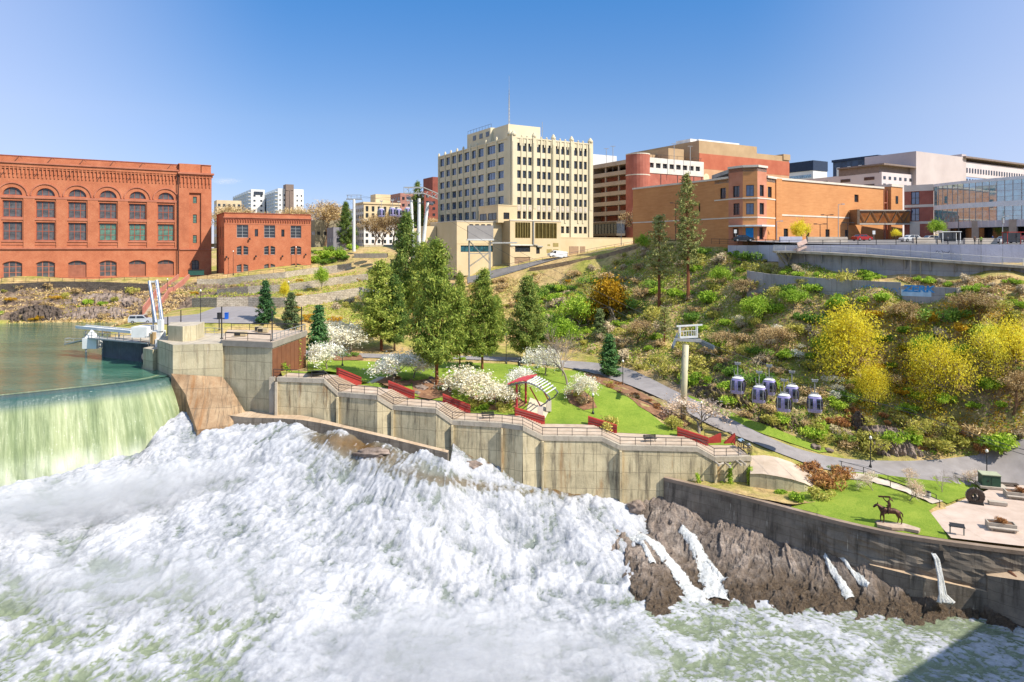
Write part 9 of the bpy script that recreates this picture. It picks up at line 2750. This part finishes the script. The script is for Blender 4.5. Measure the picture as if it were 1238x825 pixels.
# ------------------------------------------------------------------ vehicles
M_tyre = mat('tyre_rubber', '#1c1c1c', 3,.8)
def car(loc, rz, colour, label, kind='car', s=1.0):
 root = empty('parked_car' if kind != 'van' else 'parked_van', loc, rz, label, 'van' if kind == 'van' else 'car', 'cars along the street' if kind == 'car' else None)
 mm = mat('car_paint_' + colour.strip('#'), colour, 1,.25, spec=.6)
 L, Wd = (4.5,1.8) if kind == 'car' else ((5.6,2.0) if kind == 'van' else (4.9,1.9))
 if kind == 'car': pr = [(-2.25,.45),(-2.2,.85),(-1.7,.95),(-1.1,1.42),(.5,1.45),(1.25,.98),(2.1,.85),(2.25,.45),(2.2,.25),(-2.2,.25)]
 elif kind == 'van': pr = [(-2.8,.5),(-2.8,1.9),(-2.6,2.15),(1.1,2.15),(1.5,2.0),(2.1,1.25),(2.7,1.05),(2.8,.6),(2.7,.3),(-2.7,.3)]
 else: pr = [(-2.45,.5),(-2.45,1.1),(-2.2,1.75),(.6,1.78),(1.3,1.15),(2.3,1.0),(2.45,.5),(2.4,.3),(-2.4,.3)]
 b = MB(); w = Wd/2
 tap = lambda z: w*(1 - .12*max(0,(z - .9)))
 n = len(pr)
 for i in range(n):
  (xa, za),(xb, zb_) = pr[i], pr[(i + 1) % n]
  b.face([(xa, -tap(za), za),(xa, tap(za), za),(xb, tap(zb_), zb_),(xb, -tap(zb_), zb_)])
 b.face([(x, -tap(z), z) for x, z in reversed(pr)]); b.face([(x, tap(z), z) for x, z in pr])
 b.build('body', mm, root)
 gl = G_dark
 if kind == 'car': wins = [[(-1.0,1.36),(-1.45,.98),(-.35,.98),(-.35,1.38)], [(-.25,1.38),(-.25,.98),(.95,.98),(.45,1.38)]]; fz = [(.5,1.42),(1.2,1.0)]; rzz = [(-1.15,1.38),(-1.65,.98)]
 elif kind == 'van': wins = [[(.9,1.95),(.9,1.3),(1.95,1.3),(1.45,1.9)]]; fz = [(1.52,1.96),(2.08,1.3)]; rzz = None
 else: wins = [[(-2.1,1.65),(-2.2,1.15),(-.9,1.15),(-.9,1.65)], [(-.75,1.65),(-.75,1.15),(1.0,1.15),(.5,1.65)]]; fz = [(.65,1.74),(1.25,1.2)]; rzz = [(-2.24,1.68),(-2.42,1.18)]
 for q in wins:
  for sgn in (-1,1):
   b = MB(); pts_ = [(x, sgn*(tap(z) + .012), z) for x, z in q]; b.face(pts_ if sgn < 0 else list(reversed(pts_))); b.build('side_window', gl, root)
 for q, nm in ((fz, 'windscreen'),(rzz, 'rear_window')):
  if q:
   b = MB(); (xa, za),(xb, zb_) = q; e = .02 if nm == 'windscreen' else -.02; b.face([(xa + e, -tap(za) * .88, za + .01),(xa + e, tap(za) * .88, za + .01),(xb + e, tap(zb_) * .88, zb_ + .01),(xb + e, -tap(zb_) * .88, zb_ + .01)]); b.build(nm, gl, root)
 for x in (-L * .31, L * .31):
  for y in (-w + .1, w - .1):
   b = MB(); ring = [(x + .33*math.cos(a),.33 + .33*math.sin(a)) for a in np.linspace(0,2*math.pi, 15)[:-1]]
   sg = -1 if y < 0 else 1; y0, y1 = y - .11 + .02*sg, y + .11 + .02*sg
   b.face([(p[0], y0, p[1]) for p in ring]); b.face([(p[0], y1, p[1]) for p in reversed(ring)])
   for i in range(14): p, q = ring[i], ring[(i + 1) % 14]; b.face([(p[0], y0, p[1]),(p[0], y1, p[1]),(q[0], y1, q[1]),(q[0], y0, q[1])])
   wo = b.build('wheel', M_tyre, root)
   b = MB(); r2 = [(x + .2*math.cos(a),.33 + .2*math.sin(a)) for a in np.linspace(0,2*math.pi, 11)[:-1]]; yy = (y0 - .01) if sg < 0 else (y1 + .01); b.face([(p[0], yy, p[1]) for p in (r2 if sg < 0 else reversed(r2))]); b.build('rim', M_galv, wo)
 for y in (-w * .7, w * .7):
  b = MB(); b.box(L/2 - .12, y - .18,.62, L/2 + .02, y + .18,.78); b.build('headlight', M_white, root)
  b = MB(); b.box(-L/2 - .02, y - .15,.68,-L/2 + .1, y + .15,.85); b.build('tail_light', M_redwall, root)
 return root
g = P(673.5,314.5,199.8); g.z = TZ(g.x, g.y) + .15
v = car(g, math.pi + GRID_A * .9, '#e4e4e0', 'white panel van heading down the sloping road below the cream block', 'van'); v.rotation_euler = (0, math.radians(-7), math.pi + GRID_A * .7)
g = G(171,394); g = P(171,395,150); g.z = TZ(g.x, g.y) + .05
car(g, .2, '#b9bdc2', 'silver pickup parked behind the white sluice gate machinery', 'suv')
zst = lambda Y: .42 + 1.6*float(smooth(120,172, Y)) + .0
for u, Y, rz, c, l in ((1101,150,.1, '#dcdcd8', 'white car on the street before the brick library bay'),(1218,141,.05, '#dcdcd8', 'white car on the street before the glass library'),(898,150,-.05, '#202428', 'dark car passing the octagonal store entrance'),(1042,156,.3, '#9c2420', 'red car near the tan store doors'),(1128,146,0, '#c9c9c4', 'silver car behind the small yellow street tree'),(1240,146,0, '#8d2a24', 'dark red car at the right edge of the street')):
 car(P(u, 300, Y).to_2d().to_3d() + Vector((0,0, zst(Y))), rz + (math.pi if u % 2 else 0), c, l)
for u, Y, c, l in ((682,217, '#1f6fa8', 'blue car on the cream parking terrace, leftmost'),(707,221, '#9c2a24', 'red car on the cream parking terrace'),(716,222, '#e0e0dc', 'white car on the cream parking terrace, right of the red one'),(732,225, '#3a3d42', 'dark car on the cream parking terrace, rightmost')):
 x = (u - UC)/F*Y; car(Vector((x, Y, 1.62)), GRID_A + 1.57, c, l)
for u, Y, l in ((1148,141, 'glass and white steel bus shelter before the library, left'),(1226,136, 'bus shelter with a red post at the right edge')):
 p = P(u, 300, Y); p.z = zst(Y); root = empty('bus_shelter', p, 0, l, 'bus shelter', 'bus shelters on the street')
 b = MB(); b.box(-2.0,-.8,2.3,2.0,.8,2.42); b.build('roof', M_white if u < 1200 else M_redwall, root)
 for x in (-1.8,1.8): b = MB(); b.box(x - .06,-.7,0, x + .06,-.6,2.3); b.box(x - .06,.6,0, x + .06,.7,2.3); b.build('post', M_white if u < 1200 else M_redwall, root)
 b = MB(); b.box(-1.75,.62,.4,1.75,.65,2.2); b.build('glass', G_dark, root)
for k, (u, Y, L, l) in enumerate(((1000,146,9, 'long grey concrete barrier on the street before the tan store'),(1120,141,6, 'pale barrier block before the brick library bay'),(1185,137,7, 'pale barrier blocks before the glass library'),(956,148,5, 'lilac grey concrete box wall at the head of the short stair'))):
 p = P(u, 300, Y); b = MB(); b.prism([(-L/2,-.3),(L/2,-.3),(L/2,.3),(-L/2,.3)], 0,1.0); b.prism([(-L/2,-.15),(L/2,-.15),(L/2,.15),(-L/2,.15)], 1.0,1.15)
 tag(b.build('concrete_barrier', M_paint if k == 3 else M_conc, loc=(p.x, p.y, zst(Y)), rz=.1), l, 'barrier', 'concrete barriers on the street')
def person(loc, rz, top, legs, label, h=1.72, stride=.18):
 s = h/1.75
 V = [(0,0,.95),(0,0,1.2),(0,0,1.42),(0,0,1.54),(0,0,1.68),(-.19,0,1.4),(-.25,.03,1.15),(-.25,-.08,.9),(.19,0,1.4),(.25,-.03,1.15),(.25,-.1,.92),(-.1,0,.88),(-.1,-stride, .48),(-.1,-stride * .6,.08),(-.1,-stride - .1,.04),(.1,0,.88),(.1, stride * .6,.48),(.1, stride, .1),(.1, stride - .12,.04)]
 R = [.13,.12,.13,.055,.1,.06,.045,.035,.06,.045,.035,.09,.06,.045,.04,.09,.06,.045,.04]
 E = [(0,1),(1,2),(2,3),(3,4),(2,5),(5,6),(6,7),(2,8),(8,9),(9,10),(0,11),(11,12),(12,13),(13,14),(0,15),(15,16),(16,17),(17,18)]
 o = skin_mesh('person', [tuple(q*s for q in v_) for v_ in V], E, [r*s for r in R], legs, 1)
 o.location = loc; o.rotation_euler = (0,0, rz)
 me = o.data; me.materials.append(top); me.materials.append(mat('skin_tone', '#a87858', 2)); me.materials.append(mat('dark_hair', '#2b211b', 2))
 for p in me.polygons:
  z = p.center.z/s; p.material_index = 0 if z < .95 else (1 if z < 1.5 else (2 if (z < 1.66 and p.center.y < .03) else 3))
  if z < 1.0 and abs(p.center.x) > .2*s: p.material_index = 2
 return tag(o, label, 'person', 'people on the street')
M_j = [mat('jacket_brown', '#5a3a2a'), mat('jacket_blue', '#2a4a86'), mat('jacket_lime', '#9cc02a'), mat('jacket_grey', '#55585c'), mat('trousers_dark', '#23262c')]
for u, Y, k, l in ((1178.5,131,0, 'person in a brown jacket standing at the street railing'),(1200,140,1, 'person in a blue top before the library window'),(1186,129.5,2, 'person in a lime vest by the street railing'),(1108,140,3, 'person in grey walking behind the railing left'),(1146,133,3, 'person in grey near the bus shelter')):
 p = P(u, 300, Y); person((p.x, p.y, zst(Y) - .02),1.2*k, M_j[k], M_j[4], l)
for u, Y, h, l in ((871,165,2.6, 'small white road sign on a post left of the octagonal corner'),(889,152,2.6, 'pale crossing sign by the store entrance'),(1056.5,150,2.4, 'small white sign in front of the amber footbridge')):
 p = P(u, 300, Y); root = empty('road_sign', (p.x, p.y, zst(Y)),0, l, 'sign', 'road signs on the street')
 b = MB(); b.tube([(0,0,0),(0,0, h)], .04,6); b.build('post', M_galv, root); b = MB(); b.box(-.3,-.04, h - .8,.3,-.01, h); b.build('plate', M_white, root)
# ------------------------------------------------------------------ vapour: a wisp of cloud, and spray over the rapids
def vapour(name, loc, scale, dens, label=None, nscale=2.2, seed=0.0, amp=1.6, off=-.85, rz=0.0):
 m = bpy.data.materials.new(name + '_vapour'); m.use_nodes = True; n = m.node_tree.nodes; l_ = m.node_tree.links
 n.remove(n['Principled BSDF']); vs = n.new('ShaderNodeVolumePrincipled'); vs.inputs['Color'].default_value = (1,1,1,1); vs.inputs['Anisotropy'].default_value = .2
 tc = n.new('ShaderNodeTexCoord'); mp = n.new('ShaderNodeMapping'); mp.inputs['Location'].default_value = (seed, seed*2,0); l_.new(tc.outputs['Object'], mp.inputs[0])
 nz = n.new('ShaderNodeTexNoise'); nz.inputs['Scale'].default_value = nscale; nz.inputs['Detail'].default_value = 4; l_.new(mp.outputs[0], nz.inputs['Vector'])
 ln = n.new('ShaderNodeVectorMath'); ln.operation = 'LENGTH'; l_.new(tc.outputs['Object'], ln.inputs[0])
 def mth(op, a, b, c=None):
  q = n.new('ShaderNodeMath'); q.operation = op
  for s_, v_ in zip(q.inputs, (a, b, c)):
   if v_ is None: continue
   if isinstance(v_, (int, float)): s_.default_value = v_
   else: l_.new(v_, s_)
  return q.outputs[0]
 a = mth('SUBTRACT', 1.0, ln.outputs['Value']); b_ = mth('MULTIPLY_ADD', nz.outputs['Fac'], amp, off)
 d_ = mth('MAXIMUM', mth('MULTIPLY', mth('MINIMUM', mth('MULTIPLY', mth('ADD', a, b_),1.0), mth('MULTIPLY', a, 3.0)), dens),0.0)
 l_.new(d_, vs.inputs['Density']); l_.new(vs.outputs[0], n['Material Output'].inputs['Volume'])
 bm = bmesh.new(); bmesh.ops.create_icosphere(bm, subdivisions=3, radius=1); me = bpy.data.meshes.new(name); bm.to_mesh(me); bm.free(); me.materials.append(m)
 o = bpy.data.objects.new(name, me); COL.objects.link(o); o.location = loc; o.scale = scale; o.rotation_euler = (0,0, rz)
 tag(o, label, 'mist' if label else None); o['kind'] = 'stuff' if label else 'structure'
 return o
vapour('cloud', P(272,219,1500),(44,30,9),.012)
SC.cycles.volume_bounces = 2
SC.cycles.volume_step_rate = 3
vapour('mist', P(120,600,86),(26,5,3.4),.3, 'white spray drifting along the foot of the waterfall', 3,1,1.6,-.7,.5)
vapour('mist', P(560,790,66),(22,9,4),.2, 'soft white spray above the foreground rapids', 2.5,3,1.6,-.75)
vapour('mist', P(180,700,74),(22,7,2.6),.14, 'thin spray over the left rapids', 3,5,1.6,-.75)
